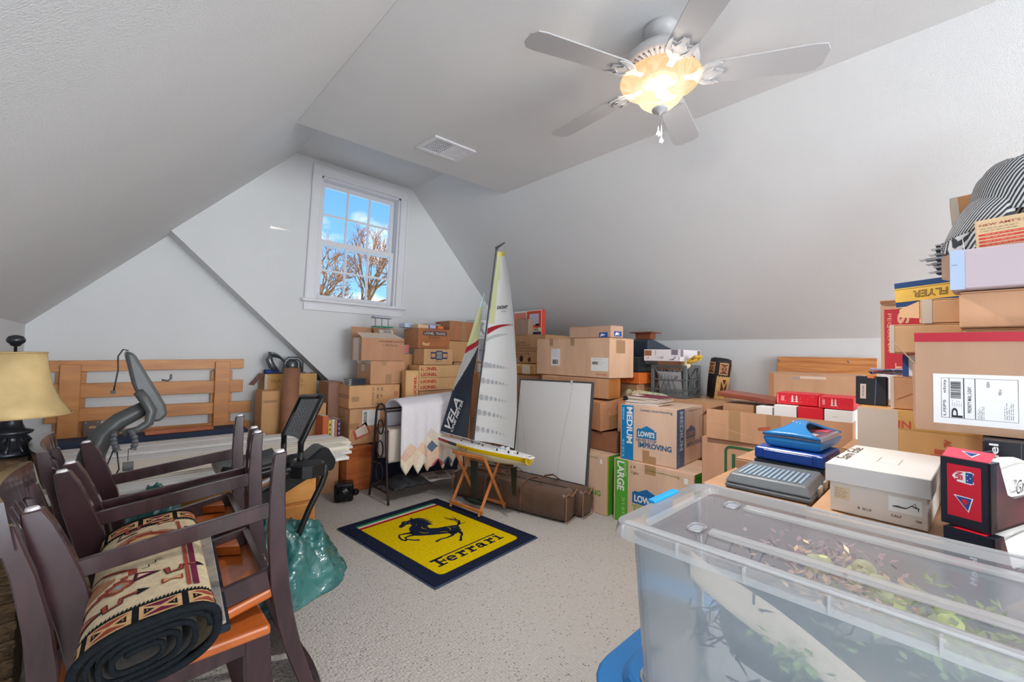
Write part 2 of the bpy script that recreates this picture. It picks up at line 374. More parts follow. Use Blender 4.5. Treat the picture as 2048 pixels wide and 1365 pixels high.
# ceiling register
cz = lambda x: ZCL+(ZCR-ZCL)*(x-XCL)/(XCR-XCL)
VM = Matrix.Translation((1.735, 2.575, cz(1.735))) @ Matrix.Rotation(-math.atan((ZCR-ZCL)/(XCR-XCL)), 4, 'Y') @ Matrix.Rotation(radians(3), 4, 'Z')
vent = thing('ceiling_vent', 'white rectangular air register set in the flat ceiling', 'vent', (1.735, 2.575, cz(1.735)))
VM0 = Matrix.Translation(-Vector((1.735, 2.575, cz(1.735)))) @ VM
mb = MB(); w_, d_ = .185, .12
for b_ in ((-w_, w_, -d_, -d_+.022, -.012, -.001), (-w_, w_, d_-.022, d_, -.012, -.001), (-w_, -w_+.03, -d_+.022, d_-.022, -.012, -.001), (w_-.03, w_, -d_+.022, d_-.022, -.012, -.001), (-.008, .008, -d_+.022, d_-.022, -.012, -.001)): mb.box(*b_, M=VM0)
mb.build('vent_frame', TRIM, vent)
MB().box(-.155, -.008, -.098, .098, -.002, -.0005, M=VM0).build('duct_shade_sheet', flat('2c2d30'), vent)  # dark sheet painted for the shade inside the duct, no opening cut
MB().box(.008, .155, -.098, .098, -.004, -.0005, M=VM0).build('damper', TRIM, vent)
for k in range(9):
    yy = -.088+.022*k; MB().box(-.155, -.008, yy-.0012, yy+.0012, -.010, -.003, M=VM0).build('vent_blade', TRIM, vent)
    MB().box(.008, .155, yy-.005, yy+.005, -.009, -.005, M=VM0).build('vent_blade', TRIM, vent)
for k in range(7):
    xx = -.14+.02*k; MB().box(xx-.001, xx+.001, -.098, .098, -.009, -.004, M=VM0).build('vent_bar', TRIM, vent)

# ================================================================== the bare tree outside
BARK = mat('sunlit_bark', '8a5c2c', .85, var=.5, vs_=3, gain=1.2); TWIG = mat('dry_leaves', 'b0702e', .9, var=.3, vs_=2, gain=1.3)
def tree(name, label, base, h, seed, spread=1.0, depth=6, leaf=1.0):
    rnd = random.Random(seed); rl = random.Random(seed+1); tr = thing(name, label, 'tree', base, group=None)
    trunk, br, tw = MB(), MB(), MB()
    def grow(p, d, ln, r, lv):
        q = p; pts = [p]; rr = [r]
        for i in range(3):
            d = (d+Vector((rnd.uniform(-.2, .2), rnd.uniform(-.2, .2), rnd.uniform(-.08, .12)))).normalized()
            q = q+d*ln/3; pts.append(q); rr.append(r*(1-.14*(i+1)))
        (trunk if lv < 2 else br).tube(pts, rr, 6 if lv < 2 else 4 if lv < 4 else 3, cap=False)
        if lv >= depth:
            return
        n = 3 if lv < 4 else 4
        for k in range(n):
            a = rnd.uniform(0, 2*pi); sp_ = rnd.uniform(.35, .85)*spread
            x = d.cross(Vector((0, 0, 1)) if abs(d.z) < .95 else Vector((1, 0, 0))).normalized(); y = d.cross(x)
            nd = (d+(x*cos(a)+y*sin(a))*sp_+Vector((0, 0, .08))).normalized()
            grow(pts[-1] if k else pts[2], nd, ln*rnd.uniform(.62, .85), r*.58, lv+1)
        if lv >= depth-2:
            for k in range(int(9*leaf)):
                c = pts[rl.randint(1, 3)]+Vector((rl.gauss(0, .22), rl.gauss(0, .22), rl.gauss(0, .22)))
                e = Vector((rl.uniform(-1, 1), rl.uniform(-1, 1), rl.uniform(-1, 1)))*.11; g = Vector((rl.uniform(-1, 1), rl.uniform(-1, 1), rl.uniform(-1, 1)))*.035
                tw.add([c, c+e, c+e+g, c+g], [(0, 1, 2, 3)])
    grow(Vector((0, 0, 0)), Vector((0, 0, 1)), h*.3, h*.032, 0)
    trunk.build('trunk', BARK, tr, smooth=True)
    o = br.build('branches', BARK, tr); o['kind'] = 'stuff'
    o = tw.build('twigs', TWIG, tr); o['kind'] = 'stuff'
    return tr
tree('bare_tree', 'tall sunlit bare tree standing beyond the window', (12.6, 29, -4.2), 14.5, 3, 1.0, 6, 1.6)
for k, (x, y, h_, sd, lb) in enumerate(((9.4, 26, 7.3, 5, 'low brown scrubby tree left of the tall tree outside'), (14.9, 31, 8.3, 9, 'low brown scrubby tree right of the tall tree outside'))):
    tree('scrub_tree', lb, (x, y, -3), h_, sd, 1.3, 5, 4.0)

# ================================================================== cartons
TAPE = mat('packing_tape', 'a98562', .22, gain=1.2); CTAPE = mat('clear_tape', 'c6b9aa', .15, gain=1.2)
INK = flat('3a2f2a'); RED = flat('b5202c', .5); BLUE = flat('17679f', .5); WHITE = flat('e6e2e2', .5); BLK = flat('17171b', .4)
class Carton:
    def __init__(s, label, p, yaw, a, b, h, col='c08d63', name='cardboard_box', cat='box', group=None, open_=False, m=None, tape=None, rot=None, flapseam=True, bev=.004):
        s.a, s.b, s.h = a, b, h; s.root = thing(name, label, cat, p, yaw, group, rot)
        m = m or card(col); s.m = m; d = .004
        if open_:
            mb = MB(); mb.box(0, a, 0, b, 0, d); mb.box(0, d, 0, b, d, h); mb.box(a-d, a, 0, b, d, h); mb.box(d, a-d, 0, d, d, h); mb.box(d, a-d, b-d, b, d, h)
            mb.build('body', m, s.root)
        elif flapseam and min(a, b) > .09 and h > .06:
            MB().box(0, a, 0, b, 0, h-.004).build('body', m, s.root, bevel=bev)
            for x0, x1 in ((.001, a/2-.0015), (a/2+.0015, a-.001)):
                MB().box(x0, x1, .001, b-.001, h-.004, h).build('flap', m, s.root, bevel=.001)
        else: MB().box(0, a, 0, b, 0, h).build('body', m, s.root, bevel=min(bev, h/6))
        s.F = dict(L=(frame((0, b, 0), (0, -1, 0), (0, 0, 1)), b, h), R=(frame((0, 0, 0), (1, 0, 0), (0, 0, 1)), a, h), T=(frame((0, b, h), (0, -1, 0), (1, 0, 0)), b, a))
        for t_ in (tape or []):   # (face, x0, x1, y0, y1[, clear])
            s.p(t_[0], *t_[1:5], CTAPE if len(t_) > 5 else TAPE, 'tape')
    def p(s, f, x0, x1, y0, y1, m, name='printed_panel', off=.0008, poly=None):
        M, w, h = s.F[f]
        if poly: poly = [(q[0]*w, q[1]*h) for q in poly]
        return patch(s.root, M, x0*w, y0*h, (x1-x0)*w, (y1-y0)*h, m, name, off, poly)
    def t(s, f, txt, x0, x1, y0, y1, m, **k):
        M, w, h = s.F[f]; return text(s.root, txt, M, x0*w, y0*h, (x1-x0)*w, (y1-y0)*h, m, **k)
    def s(s_, f, x0, x1, y0, y1, m=INK, seed=1, th=.002, name='handwriting'):
        M, w, h = s_.F[f]; return scribble(s_.root, M, x0*w, y0*h, (x1-x0)*w, (y1-y0)*h, m, seed, name, th)
    def line(s, f, pts, wd, m, name='printed_line'):
        M, w, h = s.F[f]; return strip(s.root, M, [(q[0]*w, q[1]*h) for q in pts], wd, m, name, .0011)
    def flap(s, verts, n=(0, 0, .003), m=None, name='flap'):
        return MB().prism(verts, n).build(name, m or s.m, s.root)
def barcode(C, f, x0, x1, y0, y1, seed=3, vert=False, m=None):
    M, w, h = C.F[f]; rnd = random.Random(seed); mb = MB(); n = 22; x = 0
    while x < 1:
        wd = rnd.choice((.015, .03, .045))
        a = (x0+(x1-x0)*x, x0+(x1-x0)*min(1, x+wd), y0, y1) if not vert else (x0, x1, y0+(y1-y0)*x, y0+(y1-y0)*min(1, x+wd))
        mb.add([M @ Vector((q[0]*w, q[1]*h, .0016)) for q in ((a[0], a[2]), (a[1], a[2]), (a[1], a[3]), (a[0], a[3]))], [(0, 1, 2, 3)]); x += wd+rnd.choice((.015, .03))
    return mb.build('barcode', m or BLK, C.root)
def lines(C, f, x0, x1, y0, y1, n, m=INK, seed=1, th=.0012, vert=False, name='small_print'):
    M, w, h = C.F[f]; rnd = random.Random(seed); mb = MB()
    for i in range(n):
        q = (i+.5)/n
        if not vert:
            y = (y1+(y0-y1)*q)*h; e = x0+(x1-x0)*rnd.uniform(.6, 1); xx = x0*w
            while xx < e*w:
                l = rnd.uniform(.004, .014); strip(None, M, [(xx, y), (min(xx+l, e*w), y)], th, None, off=.0014, mb=mb); xx += l+.003
        else:
            x = (x0+(x1-x0)*q)*w; e = y0+(y1-y0)*rnd.uniform(.6, 1); yy = y0*h
            while yy < e*h:
                l = rnd.uniform(.004, .014); strip(None, M, [(x, yy), (x, min(yy+l, e*h))], th, None, off=.0014, mb=mb); yy += l+.003
    return mb.build(name, m, C.root)

# ---- stacks along the window wall
KR = wood('orange_stained_wood', 'b8693a', '8e4522', (1, 1, 6), .35, 2.5)
C = Carton('orange stained wooden chest on the carpet under the lowest cardboard box', (1.496, 3.604, 0), 2, .235, .40, .384, m=KR, name='wooden_chest', cat='chest', flapseam=False)
MB().box(-.006, .241, -.006, .03, .362, .382).build('top_moulding', KR, C.root, bevel=.002)
MB().box(-.004, .01, -.004, .02, 0, .36).build('corner_post', KR, C.root, bevel=.002)
NAVY = mat('navy_plastic', '1c2438', .45, var=.15, gain=1.0)
C = Carton('large navy storage trunk standing behind the iron quilt rack', (1.745, 3.62, 0), 0, .94, .42, .38, m=NAVY, name='footlocker', cat='trunk', flapseam=False)
MB().box(-.008, .948, -.01, .428, .335, .385).build('lid', NAVY, C.root, bevel=.006)
C = Carton('big cardboard box with shipping label, lowest of the taped stack behind the quilt rack', (1.548, 3.70, .388), 0, .55, .348, .319, 'bd8a5e', tape=[('R', .0, .16, .44, .60), ('L', .3, .7, .72, .98)])
C.p('R', .21, .52, .50, .95, paper(), 'shipping_label'); barcode(C, 'R', .235, .29, .55, .9, 4, True); lines(C, 'R', .32, .50, .58, .9, 6)
C.p('R', 0, 0, 0, 0, flat('b9554a'), 'torn_sticker', poly=[(.05, .38), (.10, .12), (.36, .28), (.28, .62)])
C.p('R', 0, 0, 0, 0, paper('d9c9b6'), 'torn_sticker', off=.0016, poly=[(.09, .40), (.13, .20), (.33, .30), (.26, .55)])
C.t('R', 'LIONEL', .44, .50, .05, .42, INK, rot=90, bold=.01); C.t('R', 'MADE IN', .53, .57, .02, .42, INK, rot=90); C.t('R', 'CARTON', .60, .64, .1, .6, INK, rot=90)
C = Carton('wide taped cardboard box with printed figures, second from the bottom behind the quilt rack', (1.536, 3.70, .711), -2, .484, .348, .205, 'c48f60', tape=[('R', .05, .19, .30, .52), ('L', .0, 1, .42, .6)])
for i, (x, s_) in enumerate(((.44, 'P 79 RYE 161'), (.53, '1 8 2'), (.61, '1 7 6'))): C.t('R', s_, x, x+.035, .15, .9, INK, rot=90)
C.p('R', .88, .97, .45, .68, flat('b57355'), 'printed_panel')
C = Carton('plain taped cardboard box in the middle of the stack under the window', (1.752, 3.75, .917), 0, .355, .305, .221, 'bb8660', tape=[('R', .43, .60, 0, .42), ('R', .30, .44, .80, 1), ('L', .0, 1, .86, 1, 1), ('L', .32, .6, .55, .88, 1)])
C = Carton('handwritten cardboard box with raised flaps on top of the stack under the window', (1.673, 3.78, 1.14), -1, .43, .244, .214, 'b07c59', open_=True, tape=[('L', .2, .75, 0, 1, 1)])
C.t('R', 'OVER SAMPLER CALENDARS', .38, .98, .82, .90, INK, name='handwriting'); C.t('R', '2  YEAR  Bus. lines', .48, .84, .66, .74, INK, name='handwriting')
fl = C.flap([(0, 0, .212), (.43, 0, .212), (.34, .075, .262), (-.02, .075, .262)], m=mat('cardboard_inside', 'c3b4a4', .6, gain=1.3)); C.flap([(0, .24, .212), (.43, .24, .212), (.40, .265, .325), (.0, .265, .325)], (0, .003, 0))
C.flap([(.20, .17, .255), (.42, .17, .255), (.44, .22, .32), (.20, .215, .32)], (0, .003, 0)); Mf = frame((.25, .1665, .258), (1, 0, 0), (0, .55, .8)); patch(C.root, Mf, .0, .0, .15, .06, paper('cfc4ba'), 'shipping_label', .002)
mbc = MB()
for i in range(14): strip(None, Mf, [(.05+i*.006, .02), (.05+i*.006, .05)], .0022, None, off=.003, mb=mbc)
mbc.build('barcode', BLK, C.root)
# model train platform roof on the stack
st = thing('model_station', 'tiny model station canopy with white roof and green base on the top box', 'model', (1.86, 3.90, 1.466), 3)
MB().box(0, .19, 0, .09, 0, .012).build('base', flat('2f7f62', .4), st)
for i in range(3): MB().tube([(.02+.07*i, .045, .012), (.02+.07*i, .045, .095)], .004, 6).build('post', flat('6f7276', .4), st)
mb = MB(); mb.prism([(-.01, -.01, .095), (-.01, .045, .115), (-.01, .10, .095), (-.01, .045, .103)], (.20, 0, 0)); mb.build('roof', flat('cfd0d2', .4), st)
MB().box(-.005, .185, .01, .08, .090, .095).build('roof_frame', flat('8a8d92', .4), st)
# playing-card like stack of dark booklets
for i in range(6):
    o = MB().box(0, .15+.004*(i % 3), 0, .12, 0, .0085).build('booklet', flat('2b2f3c', .3), None, bevel=.001, M=Matrix.Translation((1.545+.006*(i % 2), 3.735, .918+i*.0095)) @ Matrix.Rotation(radians((i*37) % 9-4), 4, 'Z'))
    MB().box(-.001, .02, -.001, .121, .002, .0065).build('page_edge', flat('b9bab5'), o)
    tag(o, ('lowest', 'second', 'third', 'fourth', 'fifth', 'topmost')[i]+' thin dark booklet counted up the low pile beside the taped box', 'booklet', 'dark booklets piled on the wide box')

# second column : train cartons
C = Carton('small brown carton with dark train label, stacked below the flat boxes near the window', (2.22, 3.70, 1.27), 0, .373, .30, .20, 'b57b4f')
C.p('R', .0, 1, 0, 1, mat('brown_print', 'a4663f', .6, var=.1), 'printed_panel', .0006); C.p('R', .14, .90, .66, .88, flat('3b3a4c'), 'title_panel', .0012); C.t('R', 'LIONEL TRAINS', .18, .86, .70, .84, flat('cdb79f'), bold=.012, off=.0018)
C.line('R', [(.08, .08), (.92, .08), (.92, .95), (.08, .95), (.08, .08)], .002, INK); C.t('R', 'SERVICE MANUAL', .3, .7, .52, .6, INK); lines(C, 'R', .12, .88, .3, .5, 3); C.p('R', 0, 0, 0, 0, flat('c9a06f'), 'torn_patch', .0014, poly=[(.12, .2), (.2, .12), (.34, .14), (.36, .3), (.24, .24), (.14, .32)])
C = Carton('tan train carton with blue and yellow emblem in the second column', (2.228, 3.60, 1.105), 0, .345, .20, .16, 'c49465')
C.p('R', .22, .80, .36, .80, flat('2d3f63'), 'emblem_band', .0008); C.p('R', .24, .38, .46, .70, flat('c98d62'), 'emblem', .0014); C.p('R', .64, .78, .46, .70, flat('c98d62'), 'emblem', .0014); C.p('R', .40, .62, .30, .88, flat('2d3f63'), 'emblem', .0014); C.p('R', .42, .60, .38, .80, flat('8f9085'), 'emblem_centre', .002); C.t('R', 'LIONEL', .435, .585, .53, .65, flat('2d3f63'), off=.0026); C.t('R', 'MADE IN U.S.A.', .38, .62, .16, .24, INK)
for z0, lb, nm in ((.977, 'upper long tan box with red train lettering twice', 1), (.852, 'lower long tan box with red train lettering twice', 2)):
    C = Carton(lb, (2.178, 3.60, z0), 0, .505, .20, .124, 'cf9f6a')
    C.t('R', 'LIONEL', .04, .41, .58, .84, RED, bold=.03); C.t('R', 'LIONEL', .04, .41, .12, .38, RED, bold=.03)
    if nm == 1: C.p('R', .10, .15, .48, .9, card('cf9f6a'), 'torn_patch', .0018)
C = Carton('narrow upright tan box with red lettering running up its side', (2.035, 3.60, .39), -6, .132, .10, .66, 'd0a166'); C.t('R', 'LIONEL', .62, .84, .62, .92, RED, rot=90, bold=.03); C.t('R', 'USA', .64, .82, .5, .6, RED, rot=90)
C = Carton('tall plain tan carton squeezed between the two stacks near the window', (2.12, 3.85, .39), 0, .44, .36, .82, 'c08b5d', tape=[('R', .5, .6, 0, 1)])
C = Carton('little red and white striped box perched beside the train carton', (2.125, 3.86, 1.215), 0, .088, .10, .085, 'c9655c', m=flat('d4bcb6', .5), flapseam=False)
for i in range(4): C.p('R', .04, .96, .08+.23*i, .24+.23*i, flat('b74a44', .5), 'red_stripe'); lines(C, 'R', .1, .9, .12+.23*i, .2+.23*i, 1, flat('e8cfc8'))
C = Carton('plain box under the red lettered train boxes behind the quilt', (2.19, 3.62, .39), 0, .50, .20, .458, 'b98b62')
C = Carton('dark brown carton at the top right of the second column', (2.65, 3.78, 1.362), 0, .39, .28, .215, 'a96a44', tape=[('R', .42, .56, 0, 1)])
C = Carton('tan carton below the dark brown carton in the second column', (2.64, 3.78, 1.13), 0, .41, .28, .228, 'c08d5b', tape=[('R', .7, .78, 0, 1)])
for z0, hh, lb in ((0, .56, 'lowest tan box hidden low behind the sailboat'), (.564, .562, 'middle tan box with cut edges behind the jib sail')):
    C = Carton(lb, (2.72, 3.78, z0), 0, .60, .30, hh, 'b3855f', tape=[('R', .45, .55, 0, 1)])
# small flat boxes on top of the train carton
for p, yaw, a, b, h, colr, lb in (((2.165, 3.88, 1.48), 2, .15, .12, .045, 'b5c3d6', 'pale blue flat box at the left of the row on the train carton'), ((2.235, 3.74, 1.472), 0, .125, .12, .042, 'cbb08e', 'cream flat box in the row on the train carton'),
        ((2.365, 3.73, 1.472), -3, .075, .11, .045, '8f90c0', 'lavender little box on the train carton'), ((2.445, 3.73, 1.472), 1, .10, .11, .04, '7d4a3a', 'brown little box with orange panel on the train carton')):
    C = Carton(lb, p, yaw, a, b, h, m=flat(colr, .5), flapseam=False)
    if 'orange' in lb: C.p('R', .2, .85, .1, .8, flat('d9762c', .5))
    if 'lavender' in lb: C.p('R', .1, .9, .25, .8, flat('b9b8dc', .5))
    if 'blue' in lb: C.p('R', .3, .7, .3, .7, flat('8fa7c4', .5))
C = Carton('thin black and white box lying at the back of the row', (2.42, 3.86, 1.472), 0, .17, .13, .06, m=flat('c5c6c8', .5), flapseam=False); C.p('T', 0, 1, 0, 1, flat('2f3136', .5))
# third column, seen between and right of the sails
C = Carton('white box with grey pictures seen between the two sails', (3.075, 3.80, 1.13), 0, .33, .25, .30, m=paper('c9ccd4'), flapseam=False); lines(C, 'R', .05, .6, .2, .9, 9); C.p('R', .02, .3, .05, .9, flat('9da3ad'))
C = Carton('upper white box with a grey figure printed on it between the sails', (3.065, 3.82, 1.434), 0, .30, .22, .19, m=paper('d5dae4'), flapseam=False); C.p('R', 0, 0, 0, 0, flat('8f959d'), poly=[(.05, .1), (.1, .9), (.35, .8), (.25, .5), (.4, .1), (.3, .1), (.2, .3)])
C = Carton('small box with red and teal label seen under the white boxes', (3.03, 3.72, 1.01), 0, .16, .05, .10, m=paper('cfd3da'), flapseam=False); C.p('R', .1, .6, .5, .9, flat('8d3b35')); C.p('R', .05, .9, .1, .4, flat('6fb1c2')); 
C = Carton('tan carton under the small red and teal box behind the mast', (2.96, 3.64, .50), 0, .38, .13, .506, 'b8855b')
C = Carton('brown carton standing on the floor behind the mast', (2.96, 3.64, 0), 0, .38, .13, .498, 'ad7d57')
C = Carton('large brown carton with black printed lines right of the mainsail', (3.30, 2.97, 1.13), 0, .45, .64, .312, 'b0835a')
for i, s_ in enumerate(('LIONEL', 'DIE-CAST', 'O SCALE ROLLING', 'STOCK NO ELECTRONIC', '4-12-078', 'LIONEL')): C.t('L', s_, .32, .32+.04*len(s_), .70-.1*i, .76-.1*i, INK)
C.p('L', 0, 0, 0, 0, BLK, 'printed_engine', poly=[(.40, .16), (.45, .30), (.50, .16), (.47, .04), (.42, .06)]); C.p('L', 0, 0, 0, 0, flat('5a2f25'), 'printed_engine', poly=[(.60, .14), (.64, .22), (.68, .2), (.68, .08), (.63, .04)])
C = Carton('grey brown small carton on the large printed carton', (3.38, 3.30, 1.446), 0, .14, .20, .185, '957a66')
C = Carton('red picture box with a grey crane drawing and dark title band', (3.46, 3.17, 1.446), 0, .06, .245, .285, m=flat('c4402f', .4), flapseam=False, name='picture_box')
C.p('L', .0, 1, 0, 1, flat('d8c9a8', .45), 'printed_panel', .0006); C.p('L', .05, .96, .30, .97, flat('c23d2d', .4), 'printed_panel', .0012); C.p('L', .22, .82, .42, .86, flat('a9a9bd', .4), 'picture', .0018)
C.line('L', [(.4, .5), (.62, .8)], .012, flat('3a3f52')); C.line('L', [(.3, .55), (.75, .5)], .018, flat('8d2f2c')); C.p('L', .62, .86, .36, .46, BLK, 'picture', .0024); C.t('L', 'LIONEL', .08, .85, .17, .29, flat('2a2433'), bold=.02, off=.002); C.p('L', .03, .97, .03, .14, flat('242a4a'), 'printed_panel', .0018); lines(C, 'L', .2, .85, .05, .11, 1, WHITE)
C = Carton('flat pink box with white border leaning behind the small carton', (3.56, 3.46, 1.446), 0, .04, .27, .30, m=paper('e4dcdc'), flapseam=False, name='picture_box'); C.p('L', .05, .95, .05, .94, flat('d37d70', .5))
PKG = mat('taped_kraft_paper', 'c79552', .25, var=.2, vs_=12)
C = Carton('crumpled kraft paper parcel under the large printed carton', (3.16, 2.98, 1.012), 0, .4, .46, .113, m=PKG, name='parcel', cat='parcel', flapseam=False, bev=.02); C.p('L', .60, .85, .1, .9, paper('cfc5b4'), 'paper_label')
C = Carton('plain support carton on the floor behind the whiteboard', (3.16, 2.93, 0), 0, .55, .66, .50, 'a97b56'); C = Carton('plain carton stacked under the kraft parcel', (3.16, 2.93, .504), 0, .55, .66, .504, 'b3835b')

# ---- column left of the moving boxes
C = Carton('long glossy cardboard box with two white address labels on the whiteboard stack', (2.95, 1.944, 1.042), -2.6, .344, .853, .336, 'caa07e', tape=[('L', .50, .555, .80, 1), ('L', .20, .25, .80, 1), ('R', .25, .62, .62, .95)])
C.p('L', .225, .36, .26, .72, paper(), 'address_label'); lines(C, 'L', .24, .34, .5, .7, 5); barcode(C, 'L', .25, .33, .3, .42, 5); C.p('L', .775, .985, .17, .50, paper(), 'address_label'); lines(C, 'L', .80, .96, .3, .48, 4); barcode(C, 'L', .79, .86, .33, .40, 8); C.t('L', 'FRAGILE', .84, .97, .06, .11, RED)
C = Carton('small postal box with blue eagle logo squares on the long glossy box', (2.95, 1.937, 1.381), -6, .16, .475, .098, 'bb9277')
USB = flat('1c479b', .4)
C.p('L', .74, .93, .0, .42, USB, 'postal_logo'); C.p('L', 0, 0, 0, 0, WHITE, 'postal_logo', .0016, poly=[(.76, .05), (.79, .33), (.90, .22), (.83, .20), (.87, .12), (.80, .12)]); C.p('R', .25, .85, .1, .52, USB, 'postal_logo'); C.p('R', 0, 0, 0, 0, WHITE, 'postal_logo', .0016, poly=[(.3, .15), (.4, .45), (.75, .35), (.55, .3), (.7, .2), (.45, .2)])
C = Carton('brown carton with wood coloured side directly under the long glossy box', (2.955, 1.956, .872), 3.6, .193, .70, .165, 'b98560', flapseam=False); C.p('R', 0, 1, 0, 1, wood('pine_grain_print', 'bb7a3f', '9c5f2c', (3, 1, .6), .5), 'wood_print')
C = Carton('handwritten carton tilting forward above the green striped moving box', (2.90, 1.985, .61), -10, .30, .30, .235, 'bb8159', rot=(radians(3), radians(-5), radians(-10)), tape=[('R', .3, .7, 0, .5)]); C.s('R', .25, .9, .55, .85, flat('8a5a3c'), 4, .003); C.s('R', .35, .8, .2, .4, flat('8a5a3c'), 7, .003); C.line('R', [(.3, .4), (.8, .45)], .003, flat('8a5a3c'))
C = Carton('dark brown low carton in the gap above the green striped box', (2.93, 1.86, .456), 0, .28, .25, .145, '8a5a3e')
C = Carton('upright orange board end holding up the tilting carton', (2.83, 2.14, .456), 0, .16, .05, .15, m=wood('orange_pine', 'c88a4f', 'a9642f', (4, 4, .5), .5), name='wooden_block', cat='block', flapseam=False)
C = Carton('tall support carton hidden behind the whiteboard', (3.0, 2.32, 0), 0, .14, .42, .866, 'ad7d57')
GREEN = flat('4b9a2f', .5); GREEND = flat('3f7d22', .5)
LB = flat('14609b', .5)
def lowes_logo(C, f, x0, x1, y0, y1, blue=None, white=WHITE, cut=0.0):
    w, h = x1-x0, y1-y0; X = lambda t: x0+w*t; Y = lambda t: y0+h*t
    pts = [(0, 0), (1, 0), (1, .62), (.90, .62), (.90, .72), (.52, 1), (.22, .74), (.06, .74), (.06, .66), (0, .66)]
    pts = [(max(a, cut), b_) for a, b_ in pts]
    C.p(f, 0, 0, 0, 0, blue or LB, 'logo', .0010, poly=[(X(a), Y(b_)) for a, b_ in pts])
    if not cut: C.t(f, "LOWE'S", X(.08), X(.92), Y(.12), Y(.55), white, bold=.035, off=.0018)
C = Carton('large green striped moving box half hidden by the whiteboard', (2.782, 1.845, 0), 0, .457, .457, .452, 'c6a388')
lowes_logo(C, 'L', .16, .62, .52, .72); C.t('L', 'NEVER STOP', .2, .62, .43, .49, GREEN, bold=.02); C.t('L', 'IMPROVING', .22, .88, .30, .40, GREEN, bold=.03); C.t('L', 'lowes.com/moving', .36, .80, .93, .965, GREEND); C.p('L', .86, .90, .86, .94, paper(), 'small_sticker'); C.p('R', .04, .34, 0, 1, GREEN, 'green_band'); C.p('R', .0, .04, 0, 1, flat('b5a33f'), 'edge_band'); C.p('T', .1, .25, 0, 1, TAPE, 'tape')
C = Carton('large green striped moving box with pen writing under the medium box', (2.776, 1.179, 0), -1, .457, .61, .457, 'c9a489', tape=[('L', .42, .56, .86, 1)])
C.p('L', .02, .20, 0, 1, GREEN, 'green_band'); C.t('L', 'LARGE', .05, .15, .50, .97, WHITE, rot=-90, bold=.03); C.t('L', 'GRANDE', .14, .18, .74, .97, flat('a9c98e'), rot=-90); C.t('L', '24 X 18 X 18', .12, .16, .05, .4, flat('a9c98e'), rot=-90)
lowes_logo(C, 'L', .26, .62, .36, .62); C.t('L', 'NEVER STOP', .26, .55, .29, .345, GREEN, bold=.02); C.t('L', 'IMPROVING', .28, .8, .19, .28, GREEN, bold=.03); C.t('L', 'lowes.com/moving', .45, .84, .90, .94, GREEND); C.t('L', 'J R', .23, .31, .89, .94, INK, name='handwriting'); C.t('L', 'Light', .25, .34, .80, .86, INK, name='handwriting'); C.p('L', .89, .935, .85, .93, paper(), 'small_sticker')
C.p('R', .03, .3, 0, 1, GREEN, 'green_band'); C.p('R', 0, 1, .93, .935, INK, 'seam')
C = Carton('medium blue striped moving box with a pile of papers on it', (2.834, 1.324, .459), 3, .50, .428, .402, 'c9a78f')
C.p('L', .02, .25, 0, 1, flat('1273ae', .45), 'blue_band'); C.t('L', 'MEDIUM', .12, .23, .30, .97, WHITE, rot=-90, bold=.03); C.t('L', 'MEDIANA', .04, .075, .72, .95, flat('a6cfe8'), rot=-90); C.t('L', '18 X 18 X 16', .04, .08, .04, .36, flat('a6cfe8'), rot=-90)
lowes_logo(C, 'L', .31, .66, .43, .66, flat('1b6fa3', .5)); C.t('L', 'NEVER STOP', .30, .66, .365, .42, flat('235a80'), bold=.02); C.t('L', 'IMPROVING', .34, .92, .26, .36, flat('235a80'), bold=.035); C.t('L', 'lowes.com/moving', .38, .93, .90, .965, flat('3a5470'), bold=.01)
C.p('L', 0, 0, 0, 0, TAPE, 'tape', .0012, poly=[(.42, .0), (.42, .22), (.54, .22), (.54, .13), (.66, .13), (.66, 0)])
SHADED_BLUE = flat('4a6488', .5)  # right face repeats the print in duller colours, shade painted in
C.p('R', .0, .27, 0, 1, SHADED_BLUE, 'blue_band'); C.t('R', 'MEDIUM', .10, .22, .28, .96, flat('a9bccb'), rot=-90, bold=.03); C.t('R', '18 X 18 X 16', .04, .09, .06, .36, flat('8ca0b4'), rot=-90); lowes_logo(C, 'R', .33, .68, .46, .68, flat('56688a', .5), flat('b99a7e')); C.t('R', 'NEVER STOP', .33, .66, .40, .45, flat('7c7480'), bold=.02); C.t('R', 'IMPROVING', .35, .93, .30, .39, flat('7c7480'), bold=.035); C.t('R', 'lowes.com/moving', .42, .93, .92, .965, flat('8d7b72'))
# boxes behind
C = Carton('wide carton carrying the grey crate behind the medium moving box', (3.38, 1.16, .459), 0, .60, .74, .424, 'c09068', tape=[('T', 0, 1, .42, .58)]); C.t('L', 'MODEL CARS', .02, .3, .82, .9, INK)
C = Carton('floor carton under the wide carton by the knee wall', (3.36, 1.15, 0), 0, .62, .75, .455, 'b08059')
C = Carton('tall carton behind the crate holding the orange box', (3.34, 1.915, 0), 0, .6, .5, .985, 'b08059')
C = Carton('orange box with dark red letters beside the grey crate', (3.32, 1.885, .988), 0, .35, .36, .098, m=flat('c9662b', .5), flapseam=False); C.t('L', 'USGO', .30, .86, .25, .8, flat('9c3414', .5), bold=.03); C.t('R', 'W', .4, .9, .2, .8, flat('a54218', .5), bold=.03)
GLB = clear('smoked_case_plastic', '3a4248', rough=.1, milky=.7)
C = Carton('smoked clear display case on the orange box', (3.35, 1.905, 1.09), 0, .34, .30, .13, m=GLB, flapseam=False, name='display_case', cat='case'); C.p('L', .6, .72, .1, .45, flat('c9a38f'), 'paper_label')
DK = mat('dark_blue_case', '28323f', .3, var=.3, vs_=4)
cs = thing('instrument_case', 'dark blue case with pale handwriting behind the white lined box', 'case', (3.42, 1.86, 1.222), 0)
mb = MB(); mb.prism([(0, 0, 0), (.45, 0, 0), (.45, 0, .085), (.08, 0, .165), (0, 0, .15)], (0, .42, 0)); mb.build('body', DK, cs, bevel=.008)
